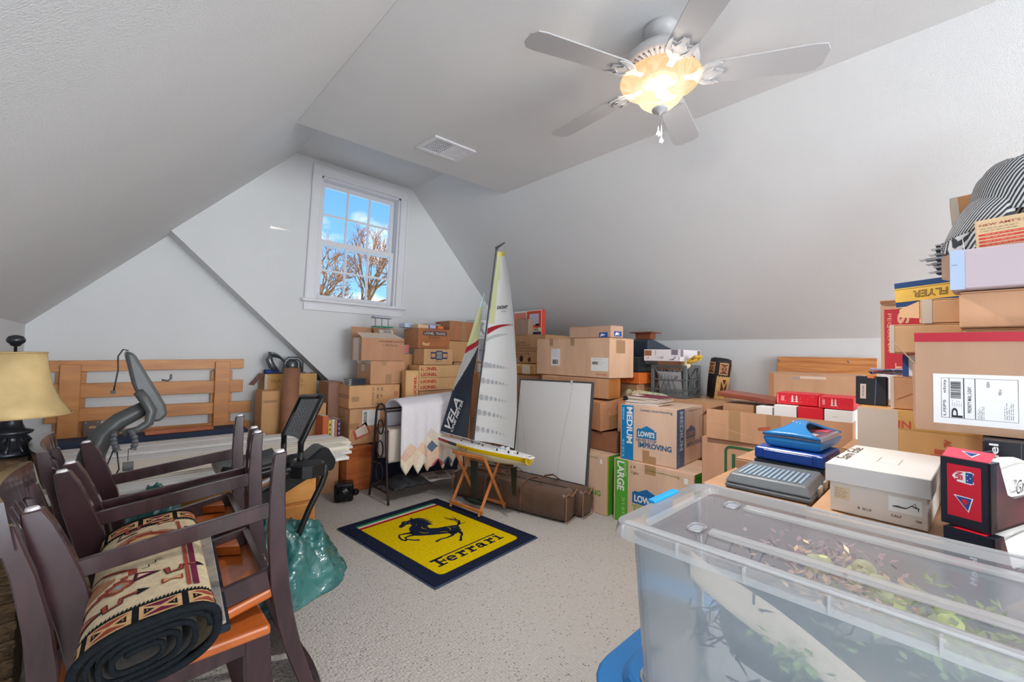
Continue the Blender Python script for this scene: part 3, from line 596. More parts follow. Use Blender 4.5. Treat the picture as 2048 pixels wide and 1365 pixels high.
scribble(cs, frame((-.002, .40, .09), (0, -1, 0), (0, 0, 1)), .1, 0, .14, .03, flat('8fa8bd'), 3, 'handwriting', .003)
st = thing('wooden_stand', 'little wooden stand with overhanging top on the dark blue case', 'stand', (3.56, 1.92, 1.392), 0)
WD = wood('walnut_block', '8a4f33', '6b3520', (4, 1, 4), .5)
MB().box(-.02, .16, -.03, .20, .055, .064).build('top_board', WD, st, bevel=.002)
MB().box(.02, .035, .01, .16, 0, .055).build('front_panel', WD, st); MB().box(.11, .125, .01, .16, 0, .055).build('back_panel', WD, st); MB().box(.035, .11, .01, .02, 0, .055).build('end_panel', WD, st)
C = Carton('thin brown box poking up out of the grey crate', (3.47, 1.60, 1.12), 0, .18, .20, .07, 'b77d55', flapseam=False)
WB = paper('d4d0d6')
C = Carton('white printed box with blue curves lying on the grey crate', (3.35, 1.537, 1.192), 2.5, .437, .319, .098, m=WB, flapseam=False)
C.p('L', .02, .22, .45, .92, flat('8a5a38'), 'brown_square'); C.p('L', .76, .93, .55, .98, flat('6f6a78'), 'grey_square'); C.p('R', .0, .12, .4, .98, flat('7a7480'), 'grey_square'); C.p('R', .82, .97, .5, .95, flat('8a6650'), 'brown_square')
C.t('L', '#2', .46, .55, .2, .42, BLK); C.t('L', '17', .08, .15, .12, .35, BLK); C.t('L', '3', .94, .98, .15, .35, flat('a3643f')); C.line('L', [(.33, .3), (.45, .3)], .002, BLK); C.line('L', [(.33, .52), (.33, .9)], .004, flat('6d5a50'))
for k in (0, 1, 2): C.line('L', [(.70+.03*k, .12), (.79+.02*k, .18), (.87, .34+.05*k)], .003, flat('27425f')); C.line('R', [(.75+.03*k, .1), (.85+.02*k, .2), (.93, .4)], .003, flat('27425f'))
# E group : right-hand pile by the knee wall
C = Carton('hidden floor carton under the orange logo box on the right', (2.74, .10, 0), 0, .5, 1.02, .408, 'a97b56')
C = Carton('cardboard moving box with green framed letter logo on the right', (2.75, .12, .411), 0, .45, 1.0, .314, 'bb8a6a')
DG = flat('2f5a38', .5); OR = flat('c25a2c', .5)
M_, w_, h_ = C.F['L']
def rr(x0, x1, y0, y1, r, n=5): 
    o = []
    for cx, cy, a0 in ((x1-r, y1-r, 0), (x0+r, y1-r, 90), (x0+r, y0+r, 180), (x1-r, y0+r, 270)):
        for k in range(n+1): a = radians(a0+90*k/n); o.append((cx+r*cos(a), cy+r*sin(a)))
    return o
lp = rr(.145, .42, .05, .275, .03); strip(C.root, M_, lp+[lp[0], lp[1]], .016, DG, 'logo_frame', .0012)
for q in ((.18, .20, .12, .235), (.255, .275, .12, .235), (.18, .275, .12, .138)): patch(C.root, M_, q[0], q[2], q[1]-q[0], q[3]-q[2], DG, 'letter_stroke', .0012)
patch(C.root, M_, .30, .165, .04, .018, DG, 'hyphen', .0012); text(C.root, 'HAUL', M_, .345, .12, .07, .1, DG, bold=.04, off=.0012); patch(C.root, M_, .165, .075, .22, .03, OR, 'orange_band', .0012, poly=[(.165, .108), (.385, .108), (.40, .078), (.165, .078)])
C = Carton('open wide carton with brown tape holding the small red boxes', (2.75, .364, .728), 1.8, .45, .718, .178, 'b98764', open_=True, tape=[('L', .18, .27, 0, 1), ('L', .46, .56, .55, 1)])
C.p('L', 0, 0, 0, 0, flat('a8573f'), 'red_arrow', .0014, poly=[(.40, .45), (.40, .55), (.49, .62), (.49, .50)]); C.line('L', [(.0, .55), (.18, .5)], .002, flat('cfa98b')); C.line('L', [(.18, .35), (.36, .2)], .002, flat('cfa98b'))
C.flap([(.445, .7, .17), (.445, .02, .17), (.56, .05, .10), (.56, .66, .10)]); C.flap([(0, .715, .175), (.44, .715, .175), (.40, .76, .13), (.02, .76, .13)])
XR_ = flat('c4202f', .45)
def xmas(label, p, yaw, a, b, h, m, kind):
    C = Carton(label, p, yaw, a, b, h, m=m, flapseam=False, name='gift_box', bev=.002)
    if kind == 'red':
        for k in range(26):
            rnd = random.Random(k*7+int(p[1]*100)); x, y = rnd.uniform(.1, .95), rnd.uniform(.1, .9); C.p('L', x, x+.008, y, y+.03, WHITE, 'printed_dot')
        for j, x in enumerate((.40, .50)):
            for i in range(3): C.p('L', 0, 0, 0, 0, flat('e9c9c6'), 'printed_tree', .0014, poly=[(x-.045+.008*i, .25+.2*i), (x+.045-.008*i, .25+.2*i), (x, .48+.2*i)])
        C.p('L', .12, .20, .3, .75, flat('d87a80'), 'small_print'); C.p('L', .03, .04, .1, .9, WHITE, 'white_edge')
    if kind == 'bar': barcode(C, 'L', .15, .75, .2, .55, 6); lines(C, 'L', .3, .6, .7, .85, 1)
    if kind == 'plain': lines(C, 'L', .3, .7, .4, .6, 1, flat('a89a9a'))
    if kind == 'redplain': lines(C, 'L', .35, .7, .45, .6, 1, flat('e9b0b0'))
    return C
xmas('upper left red box with printed white trees', (2.85, .528, .966), 1.2, .20, .200, .064, XR_, 'red'); xmas('upper right red box with printed white trees', (2.80, .366, .966), 2.2, .24, .150, .062, XR_, 'red')
xmas('plain white box below the left red tree box', (2.79, .616, .80), 0, .22, .11, .162, WHITE, 'plain'); xmas('leftmost low white box in the open carton', (2.79, .735, .80), 0, .22, .085, .145, WHITE, 'plain')
xmas('plain red box below the two tree boxes', (2.79, .494, .80), 0, .22, .115, .162, XR_, 'redplain'); xmas('white box with barcode at the right of the open carton', (2.785, .368, .80), 0, .22, .12, .162, WHITE, 'bar')
MB().box(0, .23, 0, .38, 0, .05).build('box_filler', card('b98764'), C.root) if False else None
C = Carton('dark red wooden plank lying across the open carton', (2.86, .735, .955), 4, .24, .33, .028, m=wood('dark_red_wood', '8d4a36', '6e3326', (4, 1, 4), .4), name='wooden_plank', cat='plank', flapseam=False, rot=(radians(5), 0, radians(3)))
C = Carton('small hidden carton supporting the plank', (2.85, .85, .74), 0, .28, .18, .20, 'a97b56')
C = Carton('tall carton hidden behind the open carton', (3.26, .28, 0), 0, .79, .70, .953, 'a97b56')
C = Carton('long low cardboard box behind the red tree boxes', (3.40, .40, .957), 3, .30, .51, .176, 'b58a68')
C.p('L', .28, .36, .76, .86, flat('9c8f88'), 'barcode_label'); C.p('L', .36, .64, .80, .9, paper('cdb9a8'), 'paper_label'); MB().box(-.003, .0, .480, .51, .002, .174).build('folded_edge', card('a5714c'), C.root)
C = Carton('wood grained plank with two screws leaning on the knee wall', (4.005, .387, .957), 0, .03, .633, .292, m=wood('bold_pine', 'cf9257', 'a9653a', (2, .7, 9), .45, 2.2, dist=6), name='wooden_board', cat='board', flapseam=False)
for x in (.03, .74): MB().ball((-.001, .633*(1-x), .262), .008, 8, sc=(.4, 1, 1)).build('screw', mat('steel', '9a9a9a', .3, 1), C.root)
C = Carton('old taped yellow brown carton with red stamped letters', (2.30, -.35, .842), -1, .34, .64, .186, 'c6955b', tape=[('L', .0, .20, .0, 1, 1)])
C.p('L', .20, 1, .60, 1, mat('old_tape', 'c99a58', .3, var=.15), 'tape'); RS = flat('b5523c'); C.t('L', 'IN', .20, .26, .62, .78, RS, bold=.03); C.t('L', 'AL', .40, .43, .32, .48, RS, rot=-90, bold=.03)
for q in ((.34, .40, .0, .14), (.40, .45, .05, .22), (.46, .51, .0, .12), (.36, .44, .16, .26)): C.p('L', *q, RS, 'red_stamp')
C = Carton('plain carton under the old taped carton', (2.34, -.35, .41), 0, .32, .70, .43, 'a97b56'); C = Carton('floor carton at the far right under the pile', (2.26, -.38, 0), 0, .44, .72, .406, 'a97b56')
C = Carton('creased plain carton beside the black binder', (2.34, -.20, 1.03), 0, .50, .387, .132, 'b9855b', tape=[('L', .0, .03, 0, 1, 1)]); C.line('L', [(.05, .3), (.2, .55), (.35, .6)], .003, flat('a2714b'))
bd = Carton('black binder with paper label leaning on the creased carton', (2.44, .205, 1.031), -2, .035, .108, .126, m=flat('22242a', .35), name='binder', cat='binder', flapseam=False, rot=(0, radians(4), radians(-2)))
bd.p('L', .15, .34, .2, .72, flat('b9aca4'), 'paper_label'); bd.t('L', '04-14-15', .22, .27, .3, .65, INK, rot=-90, off=.0016); bd.line('L', [(.62, 0), (.66, 1)], .002, flat('4f7ab5')); MB().box(.006, .034, .003, .105, .004, .122).build('pages', flat('aeb0b6'), bd.root)
bd.p('L', .38, .62, .93, 1.0, flat('d9743c'), 'orange_tag')
ly = thing('lanyard', 'tangled purple and red lanyards on the creased carton', 'lanyard', (2.42, .18, 1.166), 0)
rnd = random.Random(5)
for k, cc in enumerate(('6a6f9c', '77727f', 'a8414b', '2b2b33', '8a86a6')):
    pts = [(rnd.uniform(-.03, .05)+.02*cos(t_*1.7+k), .12*sin(t_*.9+k)*.8-.02, .003+.004*k+.004*abs(sin(t_*2))) for t_ in [i*.35 for i in range(14)]]
    MB().tube(pts, .0035, 5, sx=1.6).build('strap', flat(cc, .6), ly, smooth=True)
MB().box(-.03, .03, -.10, -.04, .018, .024).build('red_badge', flat('a63a48', .4), ly, bevel=.002)
C = Carton('little white box with orange window and blue edge on the creased carton', (2.36, -.15, 1.163), 0, .20, .30, .09, m=flat('d5dbe8', .5), flapseam=False); C.p('L', .0, .06, 0, 1, flat('2b4680', .4)); C.p('L', .16, .9, .28, .95, flat('d96a43', .5)); C.p('L', .16, .9, .08, .16, flat('8c3a52', .5))
C = Carton('upright red paneled carton with large letter S turned on its side', (2.72, -.05, 1.163), 0, .12, .30, .34, 'c39673')
C.p('L', .045, .98, .0, .92, flat('b02f3a', .5)); C.t('L', 'S', .20, .34, .71, .86, flat('cfa083'), rot=-90, bold=.04, off=.0016); C.t('L', 'PEQUENA', .075, .13, .32, .86, flat('cfa083'), rot=-90, off=.0016); C.t('L', 'T', .17, .25, .04, .16, flat('cfa083'), rot=90, bold=.02, off=.0016)
C.flap([(.0, .30, .34), (.0, .0, .34), (-.03, .0, .352), (-.03, .30, .352)])
C = Carton('cardboard parcel wrapped in clear tape at its left end', (2.20, -.30, 1.257), 0, .30, .477, .109, 'c09468', tape=[('L', .0, .03, 0, 1, 1)]); C.flap([(-.004, .10, .0), (-.004, .085, .0), (-.02, .145, .06), (-.02, .155, .06)], (.003, 0, 0))
C = Carton('crumpled small carton with a bent side flap below the yellow train box', (2.20, -.25, 1.368), 0, .30, .342, .090, 'c3956b', tape=[('L', .02, .10, 0, 1, 1)]); C.flap([(0, .342, .085), (0, .342, .02), (.04, .40, .03), (.04, .40, .06)], (.003, 0, 0))
C = Carton('smooth cardboard box below the lavender box at the right edge', (2.00, -.40, 1.337), -2, .19, .39, .118, 'c2906a')
C = Carton('thin carton filling the gap above the labelled box', (2.02, -.42, 1.222), 0, .17, .40, .113, 'b08059')
FY = flat('cfa94e', .5); FB = flat('23406b', .45)
C = Carton('old yellow and navy train box lying upside down with outlined letters', (2.30, -.20, 1.464), -7, .20, .37, .106, m=FB, flapseam=False, rot=(radians(-3.5), 0, radians(-7)), name='train_box', bev=.002)
C.p('L', 0, 1, .24, .78, FY); C.line('L', [(0, .73), (1, .73)], .0015, BLK); C.t('L', 'FLYER', .15, .42, .36, .62, BLK, rot=180, off=.0016, bold=.0, outline=True, shear=.1); C.p('L', .17, .38, .04, .14, flat('c9c3b8'), 'paper_strip', .0014); C.t('L', 'S/16" SCALE TRAINS', .18, .37, .06, .12, BLK, rot=180, off=.002)
C.p('L', 0, 0, 0, 0, flat('2c4a7d'), 'printed_crest', .0016, poly=[(.52, .28), (.58, .3), (.60, .5), (.57, .72), (.53, .6)]); C.p('L', 0, 1, 0, .05, card('b99a78'), 'worn_edge', .0012)
for i in range(7):
    z = .006+.0175*i; Mx = Matrix.Translation((2.31, -.20, 1.578+z)) @ Matrix.Rotation(radians((-7, -4, -9, -5, -8, -3, -6)[i]), 4, 'Z') @ Matrix.Rotation(radians(-2), 4, 'X'); L0 = .255+(.0, -.015, .01, .025, .0, -.01, -.02)[i]
    o = thing('track_section', ('lowest', 'second', 'third', 'middle', 'fifth', 'sixth', 'topmost')[i]+' straight model railway track counted up the pile on the yellow train box', 'track', (0, 0, 0), 0, 'model railway tracks on the yellow train box'); o.matrix_world = Mx
    for x in (.0, .017, .034): MB().box(x, x+.004, 0, L0, 0, .009).build('rail', mat('track_metal', '8f9196', .35, .8), o); MB().tube([(x+.002, L0, .006), (x+.002, L0+.018, .006)], .001, 5).build('rail_pin', mat('track_metal', '8f9196', .35, .8), o)
    for k in range(7): MB().box(-.006, .044, .01+.038*k, .022+.038*k, -.004, 0).build('sleeper', flat('2c2d30', .5), o)
C = Carton('plain small box standing on the track pile behind the striped cap', (2.36, -.22, 1.728), 0, .12, .22, .155, 'b9804f', flapseam=False, tape=[('L', .0, .1, 0, 1, 1)], rot=(radians(-4), 0, 0))
C = Carton('lavender white box with a bluish end at the right edge', (1.95, -.40, 1.459), -3, .16, .41, .128, m=paper('b4a6ae'), flapseam=False); C.p('L', 0, .08, 0, 1, paper('a3b4cf')); lines(C, 'L', .01, .06, .55, .7, 1)
C.flap([(.0, .41, .12), (.0, .41, .03), (.02, .43, .04), (.02, .43, .11)], (.002, 0, 0), card('8a6a58'))
C = Carton('cream model kit box with red bars and a dark picture', (2.00, -.40, 1.590), -5, .06, .35, .112, m=flat('c6ab87', .5), flapseam=False, name='kit_box', rot=(radians(-2.5), 0, radians(-5)))
for i in range(5): C.p('L', .02, .42*.9, .52-.1*i, .58-.1*i, flat('b83a2d', .5), 'red_bar'); lines(C, 'L', .06, .34, .53-.1*i, .57-.1*i, 1, flat('d9a08c'), i)
C.t('L', "NEW AMT'S KIT", .03, .36, .80, .87, flat('8a3a2c'), bold=.01); lines(C, 'L', .03, .38, .62, .76, 2); lines(C, 'L', .03, .35, .02, .10, 1, RED)
C.p('L', .42, .98, .10, .90, flat('1e2026', .35), 'picture'); C.p('L', 0, 0, 0, 0, flat('7fa7b4', .4), 'picture', .0016, poly=[(.45, .72), (.6, .84), (.9, .86), (.9, .76), (.6, .74)]); C.p('L', 0, 0, 0, 0, flat('b2644d', .4), 'picture', .0016, poly=[(.5, .40), (.7, .52), (.95, .5), (.9, .36), (.6, .36)])
for k in range(5): C.p('L', .44+.05*k, .47+.05*k, .56+.03*(k % 2), .62+.03*(k % 2), flat('c9c3bb'), 'picture', .0016)
C.t('L', 'CALIFORNIA', .50, .80, .20, .27, flat('6fb0c0'), off=.002, bold=.01); C.t('L', 'AMT CORP', .52, .8, .12, .18, WHITE, off=.002, bold=.02)
# labelled shipping carton
C = Carton('open shipping carton with a big postage label and red tape edge', (1.90, -.42, 1.011), 4, .36, .51, .206, 'a98062', open_=True)
C.flap([(0, .51, .206), (0, 0, .206), (-.012, 0, .302), (-.012, .51, .302)], (.004, 0, 0)); Mf = frame((-.0135, .51, .302-.024), (0, -1, 0), (0, 0, 1)); MB().box(-.0145, -.0075, 0, .512, .276, .304).build('red_tape', flat('a3192c', .4), C.root); C.flap([(.0, .505, .2), (.10, .505, .2), (.07, .56, .28), (.02, .56, .28)], (0, .003, 0))
C.p('L', .078, .90, .12, .80+.06, paper('dcdae2'), 'shipping_label')
x = lambda t_: .113+.302*t_
C.line('L', [(x(0), .21), (x(0), .80), (x(1), .80)], .001, BLK); C.line('L', [(x(0), .21), (x(1.0), .21), (x(1.0), .80)], .001, BLK); C.line('L', [(x(.11), .21), (x(.11), .80)], .0012, BLK); C.line('L', [(x(.31), .21), (x(.31), .80)], .0022, BLK); C.line('L', [(x(.46), .21), (x(.46), .80)], .0016, BLK)
C.t('L', 'P', x(.14), x(.29), .22, .36, BLK, rot=90, bold=0, off=.0018); C.t('L', 'PRIORITY MAIL 2-DAY', x(.36), x(.41), .30, .68, BLK, rot=90, bold=.01, off=.0018); C.t('L', 'USPS   ebay', x(.025), x(.075), .24, .78, BLK, rot=90, off=.0018)
lines(C, 'L', x(.14), x(.29), .38, .48, 5, BLK, 2, .0006, True); barcode(C, 'L', x(.13), x(.27), .50, .76, 9, True); lines(C, 'L', x(.49), x(.58), .22, .42, 5, BLK, 3, .0006, True); lines(C, 'L', x(.82), x(.95), .24, .5, 5, BLK, 4, .0008, True); C.t('L', '0004', x(.61), x(.65), .68, .76, BLK, rot=90, off=.0018); C.t('L', 'M016', x(.76), x(.80), .58, .66, BLK, rot=90, off=.0018)

# ================================================================== rug with emblem
def pile(key, h): return mat(key, h, .95, bump=.6, bs=500, var=.12, vs_=60, spec=.05, gain=1.3)
rug = thing('doormat', 'navy edged yellow mat with black prancing horse on the carpet', 'mat', (1.258, 1.868, 0), 4.9)
MB().box(-.008, .852, -.012, 1.065, 0, .007).build('rubber_backing', flat('2c3a52'), rug, bevel=.003)
NP = pile('navy_pile', '20263a'); YP = pile('yellow_pile', 'e3b90a')
MB().box(0, .845, 0, 1.058, .007, .013).build('border', NP, rug, bevel=.004)
def rugpoly(name, polys, m, z0=.013, z1=.0155, par=None):
    mb = MB()
    for p in polys: 
        a = sum(p[i][0]*p[(i+1) % len(p)][1]-p[(i+1) % len(p)][0]*p[i][1] for i in range(len(p)))
        if a < 0: p = p[::-1]
        mb.prism([(x_, y_, z0) for x_, y_ in p], (0, 0, z1-z0))
    return mb.build(name, m, par or rug)
yp = [(x_, y_) for x_, y_ in rr(.085, .742, .062, .5, .035)]; yp = [q for q in yp if q[1] < .3]; 
rugpoly('yellow_field', [[(.742, .904), (.085, .904)]+yp], YP)
for k, (h, nm) in enumerate((('b01226', 'red_stripe'), ('d8cdb9', 'white_stripe'), ('1f7a55', 'green_stripe'))):
    rugpoly(nm, [[(.085, .905+.0265*k), (.742, .905+.0265*k), (.742, .931+.0265*k), (.085, .931+.0265*k)]], pile('pile_'+h, h))
body = [(.286, .766), (.304, .784), (.325, .792), (.346, .821), (.367, .824), (.386, .812), (.414, .816), (.431, .825), (.455, .8), (.468, .774), (.472, .731), (.454, .679), (.466, .655), (.432, .641), (.423, .599), (.463, .564), (.513, .548), (.546, .531), (.577, .517), (.592, .502), (.577, .462), (.53, .416), (.49, .401), (.48, .423), (.454, .45), (.426, .467), (.398, .485), (.356, .511), (.318, .541), (.289, .569), (.276, .593), (.304, .66), (.32, .695), (.364, .725), (.376, .753), (.347, .764), (.316, .748), (.291, .743)]
# concave outline: triangulated by a planar fill
def fill(name, poly, m, z, par):
    bm = bmesh.new(); vs_ = [bm.verts.new((x_, y_, z)) for x_, y_ in poly]; f = bm.faces.new(vs_); bmesh.ops.triangulate(bm, faces=[f]); 
    for f in bm.faces:
        if f.normal.z < 0: f.normal_flip()
    r_ = bmesh.ops.extrude_face_region(bm, geom=bm.faces[:]); bmesh.ops.translate(bm, vec=(0, 0, .0015), verts=[g for g in r_['geom'] if isinstance(g, bmesh.types.BMVert)])
    me = bpy.data.meshes.new(name); bm.to_mesh(me); bm.free(); me.materials.append(m); o = bpy.data.objects.new(name, me); COL.objects.link(o); o.parent = par; return o
hs = fill('horse_emblem', body, NP, .0155, rug)
def stroke(pts, ws, name='emblem_stroke', par=None):
    L_, R_ = ribbon(pts, ws); mb = MB(); n = len(pts)
    mb.add([(q.x, q.y, .017) for q in L_+R_], [(i, n+i, n+i+1, i+1) for i in range(n-1)]); return mb.build(name, NP, par or hs)
stroke([(.55, .45), (.536, .431), (.521, .381), (.514, .368), (.479, .341), (.459, .316), (.44, .302)], [.05, .032, .022, .016, .014, .016, .022], 'hind_leg')
stroke([(.49, .45), (.48, .423), (.462, .402), (.412, .399), (.37, .411), (.322, .402)], [.05, .04, .02, .014, .013, .02], 'hind_leg')
stroke([(.32, .60), (.296, .578), (.258, .595), (.223, .593), (.213, .567), (.237, .526), (.266, .497)], [.05, .03, .018, .014, .013, .013, .02], 'fore_leg')
stroke([(.30, .64), (.286, .621), (.253, .644), (.217, .653), (.196, .621), (.189, .576), (.205, .548)], [.04, .028, .018, .014, .013, .014, .02], 'fore_leg')
stroke([(.585, .5), (.621, .515), (.65, .55), (.649, .587), (.634, .618), (.617, .649), (.615, .684)], [.018, .015, .014, .013, .012, .010, .004], 'tail')
stroke([(.598, .502), (.63, .538), (.634, .576), (.622, .611), (.60, .63)], [.012, .010, .009, .007, .002], 'tail'); stroke([(.617, .51), (.645, .50), (.67, .51)], [.012, .007, .002], 'tail'); stroke([(.649, .587), (.665, .62), (.66, .65)], [.01, .006, .002], 'tail')
for q, e in (((.45, .80), (.485, .80)), ((.465, .785), (.505, .775)), ((.47, .76), (.515, .745)), ((.47, .735), (.515, .712)), ((.462, .71), (.512, .684)), ((.458, .69), (.495, .655)), ((.46, .67), (.475, .63)), ((.43, .825), (.44, .845))): stroke([q, e], [.03, .003], 'mane')
for q in ((.355, .79), (.372, .765)): patch(hs, Matrix.Identity(4), q[0], q[1], .01, .006, YP, 'emblem_accent', .0182)  # yellow pile details inside the horse emblem
for pts in ([(.40, .60), (.385, .63), (.40, .66)], [(.335, .60), (.345, .56), (.37, .54)], [(.50, .47), (.52, .50), (.515, .52)], [(.43, .50), (.455, .48), (.47, .46)], [(.385, .70), (.40, .72)], [(.54, .50), (.56, .48)]):
    L_, R_ = ribbon(pts, [.002]+[.006]*(len(pts)-2)+[.002]); mb = MB(); n = len(pts); mb.add([(q.x, q.y, .0185) for q in L_+R_], [(i, n+i, n+i+1, i+1) for i in range(n-1)]); mb.build('emblem_accent', YP, hs)
# slab lettering: every letter cut as its own raised piece
def R4(x0, x1, y0, y1): return [(x0, y0), (x1, y0), (x1, y1), (x0, y1)]
def arcp(cx, cy, ro, ri, a0, a1, sy=1.0, n=10):
    o = []
    for k in range(n):
        p, q = radians(a0+(a1-a0)*k/n), radians(a0+(a1-a0)*(k+1)/n)
        o.append([(cx+ri*cos(p), cy+ri*sin(p)*sy), (cx+ro*cos(p), cy+ro*sin(p)*sy), (cx+ro*cos(q), cy+ro*sin(q)*sy), (cx+ri*cos(q), cy+ri*sin(q)*sy)])
    return o
yb, xh = .135, .198
def letter_r(x0): return [R4(x0+.016, x0+.034, yb, xh), R4(x0, x0+.052, yb, yb+.010), R4(x0, x0+.034, xh-.010, xh), R4(x0+.034, x0+.048, xh-.022, xh-.006), R4(x0+.046, x0+.066, xh-.026, xh)]
def letter_e(x0): return arcp(x0+.034, (yb+xh)/2, .034, .019, 0, 320, .95)+[R4(x0+.012, x0+.060, (yb+xh)/2-.004, (yb+xh)/2+.006)]
def letter_a(x0): return arcp(x0+.026, yb+.02, .026, .011, 0, 360, .78)+[R4(x0+.042, x0+.058, yb, xh-.012), R4(x0+.042, x0+.068, yb, yb+.009)]+arcp(x0+.030, xh-.028, .028, .014, 0, 165, 1.0)
letters = [('letter_f', [R4(.158, .178, yb, .215), R4(.135, .202, yb, .146), R4(.135, .640, .218, .227), R4(.135, .22, .210, .222), R4(.178, .205, .172, .182), R4(.203, .212, .162, .192)]),
           ('letter_e', letter_e(.222)), ('letter_r', letter_r(.303)), ('letter_r', letter_r(.380)), ('letter_a', letter_a(.458)), ('letter_r', letter_r(.542)),
           ('letter_i', [R4(.640, .657, yb, xh), R4(.624, .674, yb, .145), R4(.624, .657, xh-.010, xh), R4(.634, .668, .212, .224)])]
for nm, ps in letters: rugpoly(nm, ps, NP, .0155, .017)

# ================================================================== model sailing boat
KX, KY, ZO = 2.13, 2.60, .03
BT = thing('model_sailboat', 'tall model racing yacht with white, yellow and navy sails on a folding wooden stand', 'model boat', (KX, KY, ZO), 97)
# local x = towards the bow
WHB = flat('dcdde2', .25); YEL = flat('dcb80c', .25); REDB = flat('a1222c', .3); NVB = flat('202b3c', .35); CRM = flat('d8d3c4', .3)
def hw(s_):   # half beam along the hull, s_ from stern -.50 to bow .54
    t_ = (s_+.50)/1.04
    return (.050+.052*sin(pi*min(1, t_/.62)*.5)**1.2)*(1-max(0, (t_-.35)/.65)**1.7)+.001
NS = 26
def hull_ring(s_):
    w = hw(s_); t_ = (s_+.5)/1.04; zt = .462+.012*t_; zb = zt-.040-.062*max(0, 1-((t_-.45)/.55)**2); zm = zt-.034+.012*t_
    return [(s_, w, zt), (s_, w*.985, zm), (s_, w*.80, zm-.3*(zm-zb)), (s_, w*.42, zb+.2*(zm-zb)), (s_, 0, zb), (s_, -w*.42, zb+.2*(zm-zb)), (s_, -w*.80, zm-.3*(zm-zb)), (s_, -w*.985, zm), (s_, -w, zt)]
mb = MB(); rings = [hull_ring(-.50+1.04*i/NS) for i in range(NS+1)]; vs2 = [p for r_ in rings for p in r_]; fs = []; 
for i in range(NS):
    for j in range(8): fs.append((i*9+j, i*9+j+1, (i+1)*9+j+1, (i+1)*9+j))
fs.append(tuple(range(9))); mb.add(vs2, fs)
for k, f in enumerate(mb.f[:-1]):
    i, j = divmod(k, 8); s_ = -.5+1.04*i/NS
    mb.m[k] = 1 if j in (1, 2, 3, 4, 5, 6) else (3 if s_ > .30 else 2 if s_ > .14 else 0)
hull = mb.build('hull', [YEL, CRM, NVB, REDB], BT, smooth=True)
mb = MB(); vs2 = []; 
for i in range(NS+1): s_ = -.50+1.04*i/NS; w = hw(s_); z = .462+.012*i/NS; vs2 += [(s_, w, z), (s_, 0, z+.006), (s_, -w, z)]
mb.add(vs2, [(i*3+j, i*3+j+1, (i+1)*3+j+1, (i+1)*3+j) for i in range(NS) for j in (0, 1)]); mb.build('deck', WHB, BT, smooth=True)
MB().box(-.53, -.49, -.03, .03, .452, .462).build('stern_board', WHB, BT, bevel=.003)
for (a, b_) in ((-.18, .0), (-.05, .01), (-.28, -.02), (-.33, .03), (.02, -.02), (.2, 0), (-.22, .035), (-.12, -.03), (-.40, .01)): MB().lathe([(.006, .468), (.006, .481), (.003, .485)], 8, ctr=(a, b_)).build('deck_fitting', BLK, BT)
for s_ in (-.24, -.29): MB().tube([(s_, -.02, .487), (s_, .02, .487)], .012, 10).build('winch_drum', flat('b9bcc2', .2), BT)
MB().box(-.36, -.18, -.025, .025, .466, .480).build('hatch', WHB, BT, bevel=.004)
Mh = frame((.10, .052, .385), (-1, 0, 0), (0, .12, 1)); Mh2 = frame((.12, .108, .436), (-1, 0, 0), (0, .12, 1))
text(BT, 'VELA', Mh2, .0, .0, .10, .026, flat('2a2f3f'), bold=.0, off=.004, shear=.3); 
fin = MB(); fin.hexa([(.085, -.006, .34), (.005, -.006, .34), (.005, .006, .34), (.085, .006, .34)], [(.075, -.005, .03), (.02, -.005, .03), (.02, .005, .03), (.075, .005, .03)][::1]); fin.build('keel_fin', flat('2b3230', .35), BT, bevel=.002)
mb = MB(); mb.lathe([(.001, -.13), (.012, -.10), (.02, -.04), (.023, .03), (.015, .09), (.001, .12)], 14, M=Matrix.Translation((.045, 0, .022)) @ Matrix.Rotation(radians(90), 4, 'Y')); mb.build('keel_bulb', flat('1c2622', .15), BT, smooth=True)
MB().hexa([(-.33, -.004, .36), (-.385, -.004, .36), (-.385, .004, .36), (-.33, .004, .36)], [(-.35, -.003, .16), (-.382, -.003, .16), (-.382, .003, .16), (-.35, .003, .16)]).build('rudder', flat('22281f', .35), BT)
ms = lambda z: .082-(z-.48)*.1425      # mast line: local x at height z (frame of the room)
MB().tube([(ms(.47), 0, .455-ZO+.0), (ms(2.04), 0, 2.02)], .006, 8).build('mast', flat('3b3d42', .3), BT)
mb = MB(); mb.prism([(ms(2.0)-.0, -.003, 1.985), (ms(2.05)+.012, -.003, 2.03), (ms(2.05)-.085, -.003, 2.055), (ms(2.05)-.082, -.003, 2.045), (ms(2.0)-.03, -.003, 2.02)], (0, .006, 0)); mb.build('masthead_crane', flat('55585c', .4), BT)
def sailgrid(P_luff, P_leech, z0, z1, n, belly):
    """P_luff(z), P_leech(z) give local x"""
    return lambda u, v: ((P_luff(z0+(z1-z0)*v)*(1-u)+P_leech(z0+(z1-z0)*v)*u), belly*sin(pi*u)*(1-.6*v), (z0+(z1-z0)*v)-ZO)
def interp(tab):
    tab = sorted(tab)
    def f(z):
        for (a, p), (b_, q) in zip(tab, tab[1:]):
            if z <= b_: return p+(q-p)*max(0, (z-a))/(b_-a)
        return tab[-1][1]
    return f
main_l = interp([(.55, .050), (.917, .010), (1.293, -.050), (1.725, -.113), (2.02, -.157)])
main_r = interp([(.53, -.355), (.80, -.377), (1.084, -.370), (1.387, -.341), (1.589, -.313), (1.82, -.272), (2.02, -.222)])
SAILW = mat('white_sailcloth', 'dddff0', .45, gain=1.35); SAILY = mat('pale_yellow_sailcloth', 'cdd0a0', .45, gain=1.25); SAILN = mat('navy_sailcloth', '232e40', .4, gain=1.1); SAILG = mat('grey_sailcloth', 'b4b5b4', .45); 
jib_r = interp([(.521, .13), (1.039, .081), (1.255, .035), (1.507, .002), (1.707, -.018)])
